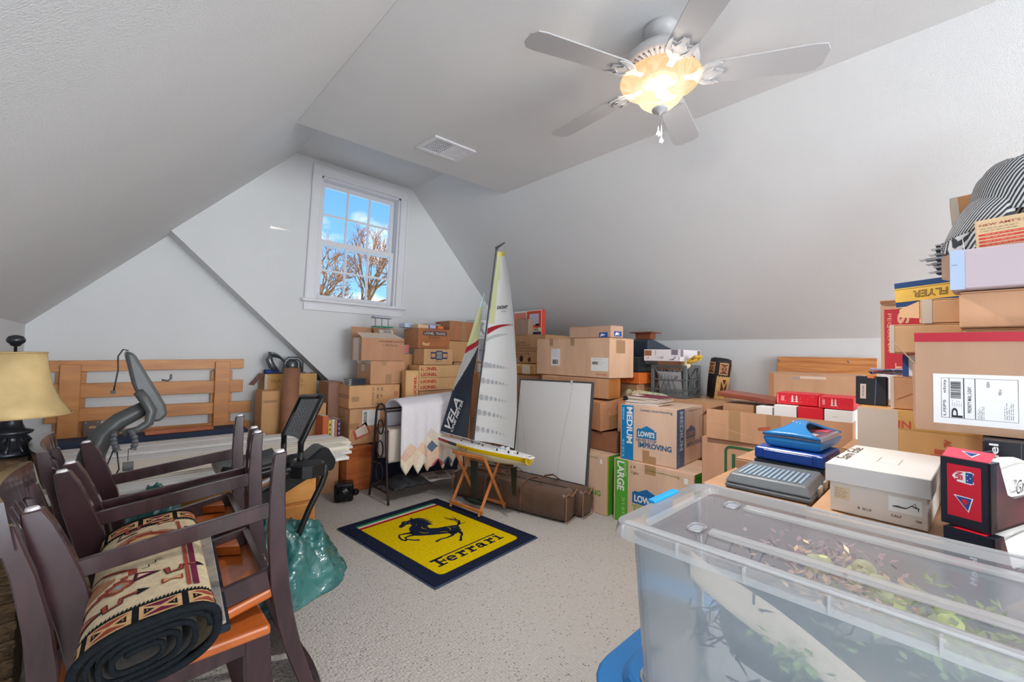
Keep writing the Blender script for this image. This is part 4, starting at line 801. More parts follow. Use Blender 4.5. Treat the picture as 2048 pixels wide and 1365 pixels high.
jib_l = interp([(.547, .464), (.895, .327), (1.241, .178), (1.472, .086), (1.707, -.021)])
def sail_material(key, fn):
    """sail panels coloured by position on the cloth (object coordinates)"""
    m = bpy.data.materials.new(key); m.use_nodes = True; nt = m.node_tree; b = nt.nodes['Principled BSDF']; b.inputs['Roughness'].default_value = .45
    return m
g = MB(); g.grid(sailgrid(main_l, main_r, .53, 2.02, 10, -.035), 10, 40)
for k in range(len(g.f)):
    j, i = divmod(k, 10); z = .53+1.49*(j+.5)/40; u = (i+.5)/10
    g.m[k] = 1 if z > 1.97 else 2 if (u < .28-.16*(1.97-z) and z > 1.45) else 0
mains = g.build('mainsail', [SAILW, mat('yellow_headboard', 'd8cf70', .45), SAILY], BT, smooth=True)
def onsail(pl, pr, x_, z, z0, z1, belly, off=.004):
    a, b_ = pl(z), pr(z); u = (x_-a)/(b_-a); v = (z-z0)/(z1-z0); return (x_, belly*sin(pi*max(0, min(1, u)))*(1-.6*v)+off, z-ZO)
def sailpoly(name, top, bot, m, jib=False):
    mb = MB(); pl, pr, z0, z1, be = (jib_l, jib_r, .54, 1.707, -.012) if jib else (main_l, main_r, .53, 2.02, -.035)
    n = len(top); vs_ = [onsail(pl, pr, *p, z0, z1, be) for p in top]+[onsail(pl, pr, *p, z0, z1, be) for p in bot]
    mb.add(vs_, [(i, i+1, n+i+1, n+i) for i in range(n-1)]); return mb.build(name, m, mains if not jib else jibs)
sailpoly('red_swoosh', [(-.068, 1.423), (-.10, 1.435), (-.138, 1.445), (-.18, 1.451), (-.218, 1.453), (-.28, 1.450), (-.335, 1.445)], [(-.064, 1.375), (-.10, 1.395), (-.138, 1.415), (-.18, 1.430), (-.218, 1.438), (-.28, 1.443), (-.335, 1.444)], REDB)
sailpoly('grey_swoosh', [(-.060, 1.350), (-.10, 1.366), (-.14, 1.376), (-.20, 1.379), (-.268, 1.378)], [(-.056, 1.318), (-.10, 1.342), (-.14, 1.356), (-.20, 1.370), (-.268, 1.376)], SAILG)
DOT = mat('grey_dot', 'a9abb0', .5)
for (xa, za), (xb, zb2) in (((-.055, 1.137), (-.282, 1.116)), ((-.030, 1.012), (-.286, .992)), ((-.014, .880), (-.286, .865)), ((.004, .761), (-.277, .736)), ((.020, .628), (-.270, .608))):
    for k in range(9):
        t_ = k/8; t2 = 1-(1-t_)**1.35; r_ = .0215*(1-t_)**1.2+.002; cx = xa+(xb-xa)*t2; cz_ = za+(zb2-za)*t2; mb = MB(); n = 12
        mb.add([onsail(main_l, main_r, cx+r_*.85*cos(2*pi*i/n), cz_+r_*sin(2*pi*i/n), .53, 2.02, -.035) for i in range(n)], [tuple(range(n))]); mb.build('printed_dot', DOT, mains)
text(BT, 'AQUACRAFT', frame((-.115, -.03, 1.568-ZO), (-1, 0, 0), (0, 0, 1)), 0, 0, .145, .030, BLK, bold=.03, off=.012+.004, shear=.4, name='printed_name'); text(BT, 'MODELS', frame((-.19, -.03, 1.548-ZO), (-1, 0, 0), (0, 0, 1)), 0, 0, .05, .009, BLK, off=.016, name='printed_name')
g = MB(); g.grid(sailgrid(jib_l, jib_r, .54, 1.707, 24, -.012), 24, 150)
for k in range(len(g.f)):
    j, i = divmod(k, 24); z = .54+1.167*(j+.5)/150; u = (i+.5)/24; x_ = jib_l(z)*(1-u)+jib_r(z)*u
    e = z-1.283+(x_-.053)*.45; g.m[k] = 3 if z > 1.60 else 0 if e > .045 else 2 if e > .0 else 4 if z > 1.24-1.3*(x_-.064) else 1
jibs = g.build('jib_sail', [SAILY, SAILN, REDB, mat('pale_blue_sailcloth', 'b9d3d3', .45), SAILG], BT, smooth=True)
Mj = frame((.414, -.008, .560-ZO), (-.42, 0, 1.0), (-.9, 0, -.38)); Mj = frame((.405, .012, .585-ZO), (-.36, 0, .93), (-.93, 0, -.36))
Mj = frame((.338, .0, .565-ZO), (-.42, 0, .9), (.9, 0, .42)); text(BT, 'VELA', Mj, .0, .004, .30, .075, WHB, bold=.02, off=.004, shear=.2, name='printed_name')
text(BT, 'ONE METER', frame((.318, .0, .565-ZO), (-.42, 0, .9), (.9, 0, .42)), .0, -.012, .30, .028, WHB, bold=.02, off=.004, shear=.2, name='printed_name')
MB().tube([(ms(.50), .0, .50), (-.40, .01, .500-ZO+.0)], .005, 6).build('main_boom', flat('a9abb2', .3), BT); MB().tube([(.48, 0, .52), (.09, .0, .50)], .004, 6).build('jib_boom', flat('a9abb2', .3), BT)
for p_, q_ in (((ms(1.25), 0, 1.25), (.0, .06, .46)), ((ms(1.25), 0, 1.25), (.0, -.06, .46)), ((ms(2.04)-.085, 0, 2.03), (-.47, 0, .47)), ((ms(1.72), 0, 1.70), (.50, 0, .47))): MB().tube([p_, q_], .0007, 4).build('rigging_wire', flat('5c5f66', .4), BT)
MB().tube([(ms(1.24), -.05, 1.22), (ms(1.24), .05, 1.22)], .003, 6).build('spreader', flat('3b3d42', .3), BT)
# stand: two crossed frames joined by rails
SW = wood('varnished_ash', 'c98146', 'a8602c', (3, 3, 1), .35, 3)
ST = thing('folding_stand', 'folding crossed-leg wooden stand straddling the edge of the yellow mat', 'stand', (2.13, 2.60, .016), 97)
# local x = towards the bow (+Y world), y = away from the photographer's side (-X world)
for sx in (-.155, .155):
    for a, b_ in ((.135, -.115), (-.135, .115)):
        MB().bar((sx+(.012 if a > 0 else -.012), a, 0.0), (sx+(.012 if a > 0 else -.012), b_, .43), .022, .014, upv=(1, 0, 0)).build('leg', SW, ST, bevel=.002)
for y_, z in ((.125, .035), (-.125, .035), (-.112, .425), (.112, .425)): MB().bar((-.18, y_, z), (.18, y_, z), .014, .024).build('rail', SW, ST, bevel=.002)
MB().box(-.155, .155, -.11, .11, .335, .3375).build('strap', flat('cfcdd2'), ST) if False else None

# ================================================================== brown duffel bags
def duffel(label, p0, ang, ln, w, h, seed):
    d = thing('duffel_bag', label, 'bag', (p0[0], p0[1], 0), ang, 'brown duffel bags in front of the whiteboard'); rnd = random.Random(seed)
    BR = mat('brown_waxed_canvas', '5f4a3e', .38, var=.25, vs_=5, bump=.5, bs=9, gain=1.25); n = 18; mb = MB(); rings = []
    for i in range(n+1):
        t_ = i/n; e = min(1, .86+min(t_, 1-t_)*2.5); k = .93+.07*sin(i*1.9+seed)
        sec = [(.02, .004), (w-.02, .004), (w, .03), (w*1.02, h*.5), (w*.97, h*.88), (w*.78, h*.99*e), (w*.5, h*1.02*k*e), (w*.22, h*.99*e), (.03*w, h*.88), (-.02*w, h*.5), (0, .03)]
        rings.append([(t_*ln, y_*1+(rnd.uniform(-1, 1)*.006 if z > .04 else 0), z+(rnd.uniform(-1, 1)*.008 if z > .04 else 0)) for y_, z in sec])
    m_ = len(rings[0]); mb.add([p for r_ in rings for p in r_], [(i*m_+j, i*m_+(j+1) % m_, (i+1)*m_+(j+1) % m_, (i+1)*m_+j) for i in range(n) for j in range(m_)]+[tuple(range(m_-1, -1, -1)), tuple(n*m_+j for j in range(m_))])
    mb.build('bag_body', BR, d, smooth=True, merge=True, sub=1)
    PI_ = flat('8d6a50')
    for e in (.012, ln-.012):
        rg = rings[0 if e < .1 else n]; MB().tube([(e, *q[1:]) for q in rg]+[(e, *rg[0][1:])], .004, 5).build('piping', PI_, d)
    for tpos in (.33, .64):
        x_ = tpos*ln; MB().tube([(x_, -.012*w-.004, .03), (x_, -.02*w-.005, h*.5), (x_, .02*w, h*.93), (x_+.03, w*.3, h*1.12), (x_+.09, w*.45, h*1.17), (x_+.16, w*.3, h*1.10)], .005, 6, sx=3).build('handle', flat('6e4f3c'), d, smooth=True)
    MB().tube([(.05, w*.5, h*1.015), (ln*.5, w*.5, h*1.03), (ln-.05, w*.5, h*1.01)], .004, 5).build('zip', flat('2a2622'), d)
duffel('nearer brown canvas duffel bag behind the boat stand, ending at the carpet', (2.155, 2.99), -76, 1.09, .195, .235, 1)
duffel('rear brown canvas duffel bag tight against the whiteboard', (2.375, 3.02), -79, 1.13, .18, .225, 2)

# ================================================================== whiteboard leaning on the boxes
WBm = thing('whiteboard', 'white board in a dark frame leaning on the boxes behind the duffel bags', 'whiteboard', (2.715, 2.0, 0), 0)
lean = Matrix.Rotation(radians(6.6), 4, 'Y') @ Matrix.Rotation(radians(-1.2), 4, 'X')
bw, bh = .84, 1.02
MB().box(0, .018, .012, bw-.012, .012, bh-.012, M=lean).build('board', mat('board_face', 'dcdbd8', .35, gain=1.45), WBm)
FRM = flat('45464a', .35)
for b_ in ((-.004, .022, 0, .014, 0, bh), (-.004, .022, bw-.014, bw, 0, bh), (-.004, .022, .014, bw-.014, 0, .014), (-.004, .022, .014, bw-.014, bh-.014, bh)): MB().box(*b_, M=lean).build('frame_rail', FRM, WBm, bevel=.002)
mb = MB(); mb.tube([lean @ Vector(q) for q in ((-.006, .20, bh-.01), (-.012, .215, bh*.8), (-.012, .27, bh*.5), (-.012, .31, .05))], .001, 4); mb.build('hanging_wire', flat('9a9a98'), WBm)
mb = MB(); mb.tube([lean @ Vector(q) for q in ((-.012, .80, bh*.85), (-.012, .79, bh*.5), (-.012, .74, .1))], .001, 4); mb.build('hanging_wire', flat('9a9a98'), WBm)
MB().box(-.008, 0, .205, .225, bh-.03, bh+.005, M=lean).build('wire_clip', flat('b9babd', .3), WBm)

# ================================================================== wrought iron quilt rack
IR = mat('wrought_iron', '3a2f31', .4, metal=.3, var=.2, vs_=20, gain=1.1)
RK = thing('quilt_rack', 'black wrought iron quilt rack standing on the carpet before the window boxes', 'rack', (1.64, 3.10, 0), 0)
def endframe(x0):
    y0, y1 = .02, .36; zt = .79; yc, rr_ = (y0+y1)/2, .085
    arch = [(x0, yc-rr_*cos(a), zt-rr_+rr_*sin(a)) for a in [pi*i/10 for i in range(11)]]
    MB().tube([(x0, y0, 0), (x0, y0+.01, .06), (x0, y0+.03, .16)]+arch+[(x0, y1-.03, .16), (x0, y1-.01, .06), (x0, y1, 0)], .0095, 8).build('end_frame', IR, RK, smooth=True)
    MB().tube([(x0, y0+.01, .09), (x0, y1-.01, .09)], .008, 6).build('foot_rail', IR, RK)
    for zc, rc in ((.60, .058), (.42, .066), (.23, .075)): MB().tube([(x0, yc+rc*.8*cos(2*pi*i/16), zc+rc*sin(2*pi*i/16)) for i in range(17)], .0055, 6).build('ring', IR, RK, smooth=True)
    MB().tube([(x0, yc-.10, .36), (x0, yc-.04, .355)], .005, 6).build('scroll', IR, RK); MB().tube([(x0, yc+.04, .30), (x0, yc+.12, .295)], .005, 6).build('scroll', IR, RK)
endframe(0); endframe(.76)
for y_, z in ((.11, .735), (.27, .735), (.10, .575), (.28, .575), (.06, .10), (.32, .10)): MB().tube([(0, y_, z), (.76, y_, z)], .008, 8).build('rod', IR, RK)
for k in range(5): MB().tube([(0, .10+.045*k, .10), (.76, .10+.045*k, .10)], .004, 6).build('shelf_rod', IR, RK)
# quilt folded over the top rods, zig-zag hem in front
m = bpy.data.materials.new('patchwork_quilt'); m.use_nodes = True; nt = m.node_tree; b = nt.nodes['Principled BSDF']; Lk = nt.links.new
at = nt.nodes.new('ShaderNodeUVMap'); sx_ = nt.nodes.new('ShaderNodeSeparateXYZ'); Lk(at.outputs[0], sx_.inputs[0])
def mth(op, a, b_=None):
    n_ = nt.nodes.new('ShaderNodeMath'); n_.operation = op
    for i_, v_ in enumerate((a, b_)):
        if v_ is None: continue
        if isinstance(v_, (int, float)): n_.inputs[i_].default_value = v_
        else: Lk(v_, n_.inputs[i_])
    return n_.outputs[0]
mpq = nt.nodes.new('ShaderNodeMapping'); mpq.inputs['Rotation'].default_value = (0, 0, radians(45)); mpq.inputs['Scale'].default_value = (13.9, 13.9, 13.9); Lk(at.outputs[0], mpq.inputs[0])
wn = nt.nodes.new('ShaderNodeVectorMath'); wn.operation = 'FLOOR'; Lk(mpq.outputs[0], wn.inputs[0])
wh = nt.nodes.new('ShaderNodeTexWhiteNoise'); Lk(wn.outputs[0], wh.inputs['Vector'])
crq = nt.nodes.new('ShaderNodeValToRGB'); crq.color_ramp.interpolation = 'CONSTANT'
for i_, (p_, c_) in enumerate(((0, 'd3b7a2'), (.25, 'd9cdbd'), (.45, 'cfae9e'), (.62, 'c9beb0'), (.78, 'd8c7b0'), (.9, '56677e'), (.96, 'b0545a'))):
    e = crq.color_ramp.elements[0] if i_ == 0 else crq.color_ramp.elements[1] if i_ == 1 else crq.color_ramp.elements.new(p_)
    e.position = p_; e.color = lin(c_, 1.3)
Lk(wh.outputs['Value'], crq.inputs[0])
fl_ = nt.nodes.new('ShaderNodeTexVoronoi'); fl_.inputs['Scale'].default_value = 75; Lk(at.outputs[0], fl_.inputs['Vector']); spk = mth('LESS_THAN', fl_.outputs['Distance'], .17)
mq1 = nt.nodes.new('ShaderNodeMixRGB'); mq1.inputs[2].default_value = lin('8b6d62'); Lk(mth('MULTIPLY', spk, .55), mq1.inputs[0]); Lk(crq.outputs[0], mq1.inputs[1])
# patchwork lies below a stepped line; above it plain white quilting
sc2 = nt.nodes.new('ShaderNodeSeparateXYZ'); Lk(wn.outputs[0], sc2.inputs[0])
ycell = mth('MULTIPLY', mth('SUBTRACT', sc2.outputs[1], sc2.outputs[0]), .0509); xcell = mth('MULTIPLY', mth('ADD', sc2.outputs[0], sc2.outputs[1]), .0509)
lvl = mth('LESS_THAN', ycell, mth('ADD', mth('MULTIPLY', xcell, .50), .22))
mq2 = nt.nodes.new('ShaderNodeMixRGB'); mq2.inputs[1].default_value = lin('cfcbd0', 1.35); Lk(lvl, mq2.inputs[0]); Lk(mq1.outputs[0], mq2.inputs[2]); Lk(mq2.outputs[0], b.inputs['Base Color'])
b.inputs['Roughness'].default_value = .9; nq = nt.nodes.new('ShaderNodeTexNoise'); nq.inputs['Scale'].default_value = 38; Lk(at.outputs[0], nq.inputs['Vector']); bq = nt.nodes.new('ShaderNodeBump'); bq.inputs['Strength'].default_value = .6; bq.inputs['Distance'].default_value = .01; Lk(nq.outputs['Fac'], bq.inputs['Height']); Lk(bq.outputs[0], b.inputs['Normal'])
QM = m
qw = .56
def quiltpt(u, v):   # v 0 = front hem, 1 = back hem
    x_ = .11+u*qw-(.04*(1-v) if u < .5 else 0)
    wob = .010*sin(u*17+v*4)+.008*sin(u*31)
    hem = .09*abs(((u*5.5) % 1)-.5)*2
    lift = .035*u
    if v < .5:
        t_ = v/.5; z = (.265+hem*(1-t_)+.02*(1-u)*0)+(.775+lift-(.265+hem*(1-t_)))*t_ if t_ < 1 else .775
        z = (.225+hem)*(1-t_)+(.775+lift)*t_; y_ = -.02+.045*t_+wob*(1-t_*.6)+.0
    elif v < .72:
        t_ = (v-.5)/.22; z = .775+lift+.045*sin(pi*t_); y_ = .025+.30*t_
    else:
        t_ = (v-.72)/.28; z = .775+lift-.42*t_; y_ = .325+wob*t_+.01*t_
    return (x_, y_, z)
g = MB(); g.grid(quiltpt, 66, 36); ql = g.build('quilt', QM, None, smooth=True, M=Matrix.Translation((1.64, 3.08, 0)))
uvl = ql.data.uv_layers.new(name='UVMap'); nu = 67
for lp_ in ql.data.loops:
    vi = lp_.vertex_index; co = ql.data.vertices[vi].co; uvl.data[lp_.index].uv = (co.x-.11, (co.z-.225) if vi//nu <= 18 else .6+(vi//nu-18)/18*.6)
md = ql.modifiers.new('thickness', 'SOLIDIFY'); md.thickness = .016; md.offset = 0
tag(ql, 'cream patchwork quilt with zig-zag hem draped over the iron rack', 'quilt')
cl = MB(); cl.grid(lambda u, v: (.015+.30*u, .03+(.0 if v < .45 else (v-.45)*1.2 if v < .6 else .20)+.004*sin(u*20), .32+.58*(v/.45)*.42 if v < .45 else .575+.01 if v < .6 else .58-.25*(v-.6)/.4), 12, 20)
o = cl.build('folded_blanket', mat('cream_cloth', 'c2b6ab', .85, bump=.2, bs=40), None, smooth=True, M=Matrix.Translation((1.65, 3.145, 0))); md = o.modifiers.new('thickness', 'SOLIDIFY'); md.thickness = .03
tag(o, 'folded cream blanket over the lower rods at the left of the rack', 'blanket')
g = MB(); rnd = random.Random(3); g.grid(lambda u, v: (.02+.36*u, -.03+.26*v, .112+.03*sin(u*5)*sin(v*3)**2+.055*(sin(pi*u)**.5)*(sin(pi*v)**.5)+.006*sin(u*23+v*11)), 24, 16)
o = g.build('black_garment', mat('black_cloth', '26272b', .6, bump=.5, bs=20), None, smooth=True, M=Matrix.Translation((1.66, 3.13, .0))); md = o.modifiers.new('thickness', 'SOLIDIFY'); md.thickness = .012
tag(o, 'crumpled black garment lying on the low shelf of the rack', 'clothing')
bk = thing('photo_print', 'flat printed panel with grey photographs on the low shelf of the rack', 'picture', (2.02, 3.14, .115), -14, rot=(0, 0, radians(-14)))
MB().box(0, .32, 0, .24, 0, .008).build('mount', flat('b5a8a2', .5), bk, bevel=.001)
for q, c_ in (((.015, .11, .02, .10), '6f625f'), ((.12, .22, .12, .225), '5d5250'), ((.12, .20, .02, .10), '8f837e'), ((.23, .305, .06, .14), '6f625f'), ((.015, .11, .13, .22), '958a86'), ((.23, .305, .16, .22), '7d716d')): patch(bk, Matrix.Identity(4), q[0], q[2], q[1]-q[0], q[3]-q[2], flat(c_, .5), 'photo', .009)
bk = thing('sheet_stack', 'grey printed sheets under the picture panel on the rack shelf', 'paper', (1.93, 3.12, .106), 4); MB().box(0, .30, 0, .22, 0, .007).build('sheet', flat('8d8886', .5), bk)
for k in range(3): patch(bk, Matrix.Identity(4), .01+.07*k, .02, .055, .17, flat('56565a', .5), 'photo', .0078)

# ================================================================== ceiling fan
FX, FY, FZ = 1.772, .918, 2.485
FAN = thing('ceiling_fan', 'white five blade ceiling fan with a lit amber glass bowl', 'fan', (FX, FY, FZ))
FW = mat('fan_white', 'b6b6b8', .35, gain=1.15); zceil = cz(FX)-FZ
MB().lathe([(.001, zceil), (.075, zceil), (.075, zceil-.02), (.062, zceil-.05), (.03, zceil-.065), (.012, zceil-.07)][::-1], 24).build('canopy', FW, FAN, smooth=True)
MB().lathe([(.014, .14), (.014, zceil-.05)], 12).build('downrod', FW, FAN, smooth=True)
MB().lathe([(.05, .045), (.155, .055), (.168, .068), (.165, .09), (.13, .125), (.08, .15), (.03, .165), (.014, .17)], 40).build('motor_housing', FW, FAN, smooth=True)
for k in range(40):
    a = 2*pi*k/40; Mx = Matrix.Rotation(a, 4, 'Z'); MB().box(.098, .150, -.0034, .0034, .046, .056, M=Mx).build('cooling_vent', flat('6e7075'), FAN)
MB().lathe([(.045, -.02), (.06, -.01), (.062, .04), (.07, .05)], 24).build('light_fitter', FW, FAN, smooth=True)
for k in range(5):
    a = 2.75-k*2*pi/5; Mx = Matrix.Rotation(a, 4, 'Z') @ Matrix.Translation((0, 0, .006)) @ Matrix.Rotation(radians(-11), 4, 'X')
    mb = MB(); out_ = [(.19, -.052), (.22, -.060), (.60, -.072), (.64, -.066), (.66, -.035), (.66, .035), (.64, .066), (.60, .072), (.22, .060), (.19, .052)]
    mb.prism([(x_, y_, 0) for x_, y_ in out_], (0, 0, .006), M=Mx); bl = mb.build('blade', FW, FAN, bevel=.0015)
    mb = MB(); ir = [(.10, -.014), (.14, -.016), (.165, -.040), (.19, -.058), (.235, -.060), (.255, -.052), (.235, -.042), (.232, -.026), (.262, -.012), (.258, 0), (.262, .012), (.232, .026), (.235, .042), (.255, .052), (.235, .060), (.19, .058), (.165, .040), (.14, .016), (.10, .014)]
    mb.prism([(x_, y_, -.007) for x_, y_ in ir][::1], (0, 0, .006), M=Mx); mb.build('blade_iron', FW, FAN, bevel=.001)
    for sg in (-1, 1):
        MB().tube([Mx @ Vector(q) for q in ((.165, sg*.012, -.008), (.195, sg*.034, -.009), (.225, sg*.040, -.008), (.215, sg*.024, -.009), (.24, sg*.010, -.008))], .0025, 5).build('iron_scroll', flat('9b9ca1', .3), FAN, smooth=True)
# glass bowl: warm, lit from inside
m = bpy.data.materials.new('lit_amber_glass'); m.use_nodes = True; nt = m.node_tree; nt.nodes.clear(); Lk = nt.links.new
o_ = nt.nodes.new('ShaderNodeOutputMaterial'); em = nt.nodes.new('ShaderNodeEmission'); tr = nt.nodes.new('ShaderNodeBsdfTransparent'); tr.inputs[0].default_value = (1, .96, .90, 1)
gl = nt.nodes.new('ShaderNodeBsdfGlossy'); gl.inputs['Roughness'].default_value = .12; mxa = nt.nodes.new('ShaderNodeMixShader'); mxa.inputs[0].default_value = .95; mxb = nt.nodes.new('ShaderNodeMixShader'); mxb.inputs[0].default_value = .05
t = nt.nodes.new('ShaderNodeTexCoord'); sz = nt.nodes.new('ShaderNodeSeparateXYZ'); Lk(t.outputs['Object'], sz.inputs[0])
nz = nt.nodes.new('ShaderNodeTexNoise'); nz.inputs['Scale'].default_value = 7; nz.inputs['Distortion'].default_value = 3; nz.inputs['Detail'].default_value = 3; Lk(t.outputs['Object'], nz.inputs['Vector'])
lr = nt.nodes.new('ShaderNodeValToRGB'); lr.color_ramp.elements[0].color = (1.0, .86, .55, 1); lr.color_ramp.elements[1].color = (1.0, .50, .24, 1); lr.color_ramp.elements[0].position = .42; lr.color_ramp.elements[1].position = .95
am = nt.nodes.new('ShaderNodeMath'); am.operation = 'MULTIPLY_ADD'; am.inputs[1].default_value = 5.0; am.inputs[2].default_value = .42; Lk(sz.outputs[2], am.inputs[0])
an = nt.nodes.new('ShaderNodeMath'); an.operation = 'MULTIPLY_ADD'; an.inputs[1].default_value = .9; Lk(nz.outputs['Fac'], an.inputs[0]); Lk(am.outputs[0], an.inputs[2]); Lk(an.outputs[0], lr.inputs[0]); Lk(lr.outputs[0], em.inputs[0]); em.inputs[1].default_value = .80
Lk(tr.outputs[0], mxa.inputs[1]); Lk(em.outputs[0], mxa.inputs[2]); Lk(mxa.outputs[0], mxb.inputs[1]); Lk(gl.outputs[0], mxb.inputs[2]); Lk(mxb.outputs[0], o_.inputs[0])
MB().lathe([(.028, -.132), (.06, -.118), (.088, -.094), (.108, -.062), (.122, -.034), (.145, -.018), (.172, -.010), (.178, .002), (.172, .010)], 40).build('glass_bowl', m, FAN, smooth=True)
MB().lathe([(.003, -.160), (.008, -.150), (.014, -.146), (.034, -.138), (.036, -.130), (.02, -.124)], 20).build('finial', flat('a3a3a6', .35), FAN, smooth=True)
for k, (x_, y_, z_) in enumerate(((-.004, .004, -.245), (.010, -.004, -.275))):
    MB().tube([(x_, y_, -.155), (x_, y_, z_+.012)], .0013, 5).build('pull_chain', flat('8b8b8e', .3), FAN); MB().lathe([(.001, z_-.014), (.008, z_-.006), (.009, z_), (.003, z_+.012)], 12, ctr=(x_, y_)).build('chain_pull', flat('d8d8da', .3), FAN, smooth=True)
BULB = mat('bulb_glow', 'ffe2b0', .5, emit=3)
for a in (.4, 2.5, 4.6): MB().ball((.06*cos(a), .06*sin(a), -.02), .026, 12).build('bulb', BULB, FAN, smooth=True)
pl = bpy.data.lights.new('fan_light', 'POINT'); pl.energy = 98; pl.color = (1, .97, .93); pl.shadow_soft_size = .07
po = bpy.data.objects.new('fan_light', pl); COL.objects.link(po); po.location = (FX, FY, FZ-.045)
pl2 = bpy.data.lights.new('fan_fill_spot', 'SPOT'); pl2.energy = 66; pl2.spot_size = radians(150); pl2.spot_blend = 1; pl2.color = (1, .97, .93); pl2.shadow_soft_size = .05  # added spot under the bowl, standing in for light its glass holds back
po2 = bpy.data.objects.new('fan_fill_spot', pl2); COL.objects.link(po2); po2.location = (FX, FY, FZ-.215)

# ================================================================== lamp on the wicker hamper
LX, LY = -.243, 2.25
HB = mat('woven_wicker', '5f4a34', .8, bump=1.0, bs=90, var=.5, vs_=50, stretch=(1, 1, 3))
hm = thing('wicker_hamper', 'dark woven hamper in the left corner under the lamp', 'hamper', (LX, LY, 0)); mb = MB(); mb.box(-.19, .045, -.12, .15, 0, .80); mb.build('body', HB, hm, bevel=.01)
mb = MB(); mb.box(-.20, .06, -.13, .16, .802, .84); mb.build('lid', HB, hm, bevel=.008)
for k in range(12): MB().box(-.195, .05, -.135, -.12, .05+.06*k, .08+.06*k).build('woven_band', HB, hm, bevel=.004)
LM = thing('table_lamp', 'table lamp with flared parchment shade and dark bronze base at the left edge', 'lamp', (LX, LY, .842))
BZ = mat('dark_bronze', '3a3c42', .28, metal=.7, gain=1.3, var=.25, vs_=25)
MB().lathe([(.080, 0), (.080, .012), (.066, .022), (.046, .045), (.034, .062), (.052, .072), (.055, .080), (.034, .088), (.030, .098), (.026, .11), (.026, .17), (.016, .18), (.012, .33)], 24).build('base', BZ, LM, smooth=True)
for k in range(12):
    a = 2*pi*k/12; MB().tube([(.076*cos(a), .076*sin(a), .014), (.054*cos(a), .054*sin(a), .034), (.036*cos(a), .036*sin(a), .06)], .006, 5).build('base_rib', BZ, LM, smooth=True)
mb = MB(); n = 12; prof = [(.147, .135), (.120, .175), (.096, .235), (.083, .30), (.077, .352)]
for i, (r_, z_) in enumerate(prof): mb.v += [(r_*cos(2*pi*(k+.5)/n)*(1.0), r_*sin(2*pi*(k+.5)/n), z_) for k in range(n)]
for i in range(4):
    for k in range(n): mb.f.append((i*n+k, i*n+(k+1) % n, (i+1)*n+(k+1) % n, (i+1)*n+k)); mb.m.append(0)
o = mb.build('lamp_shade', mat('parchment', 'b9a070', .6, var=.22, vs_=8, gain=1.35), LM, smooth=True); md = o.modifiers.new('thickness', 'SOLIDIFY'); md.thickness = .003
MB().tube([(.077*cos(2*pi*k/24), .077*sin(2*pi*k/24), .352) for k in range(25)], .0025, 5).build('shade_rim', flat('a98f63'), LM); MB().tube([(.147*cos(2*pi*k/24), .147*sin(2*pi*k/24), .135) for k in range(25)], .0025, 5).build('shade_rim', flat('a98f63'), LM)
MB().lathe([(.004, .33), (.004, .372), (.012, .375), (.014, .380), (.022, .388), (.0235, .397), (.018, .408), (.006, .412), (.001, .413)], 16).build('finial', BZ, LM, smooth=True)
for k in range(3): a = 2*pi*k/3; MB().tube([(0, 0, .352), (.076*cos(a), .076*sin(a), .352)], .0015, 4).build('shade_spider', BZ, LM)

# ================================================================== dining chairs, two upright and two turned over on top of them
ESP = wood('espresso_wood', '3a2529', '26181a', (4, 4, 1), .25, 4, coat=.4); SEATW = wood('amber_seat_wood', 'b4622c', '94481a', (1, 5, 5), .3, 2.5, coat=.3); GLD = flat('c9c3c6', .3)
def leg_strip(pts, wd, th, y0):
    """pts: (x,z,width); flat curved timber of thickness th"""
    mb = MB(); n = len(pts); vs_ = []
    for (x_, z, w_) in pts: vs_ += [(x_-w_/2, y0-th/2, z), (x_+w_/2, y0-th/2, z), (x_+w_/2, y0+th/2, z), (x_-w_/2, y0+th/2, z)]
    fs = [(3, 2, 1, 0), tuple(4*(n-1)+k for k in range(4))]
    for i in range(n-1):
        for k in range(4): fs.append((4*i+k, 4*i+(k+1) % 4, 4*i+4+(k+1) % 4, 4*i+4+k))
    return mb.add(vs_, fs)
STI = Matrix.Translation((0, 0, .435)) @ Matrix.Rotation(radians(-3.6), 4, 'Y') @ Matrix.Translation((0, 0, -.435))
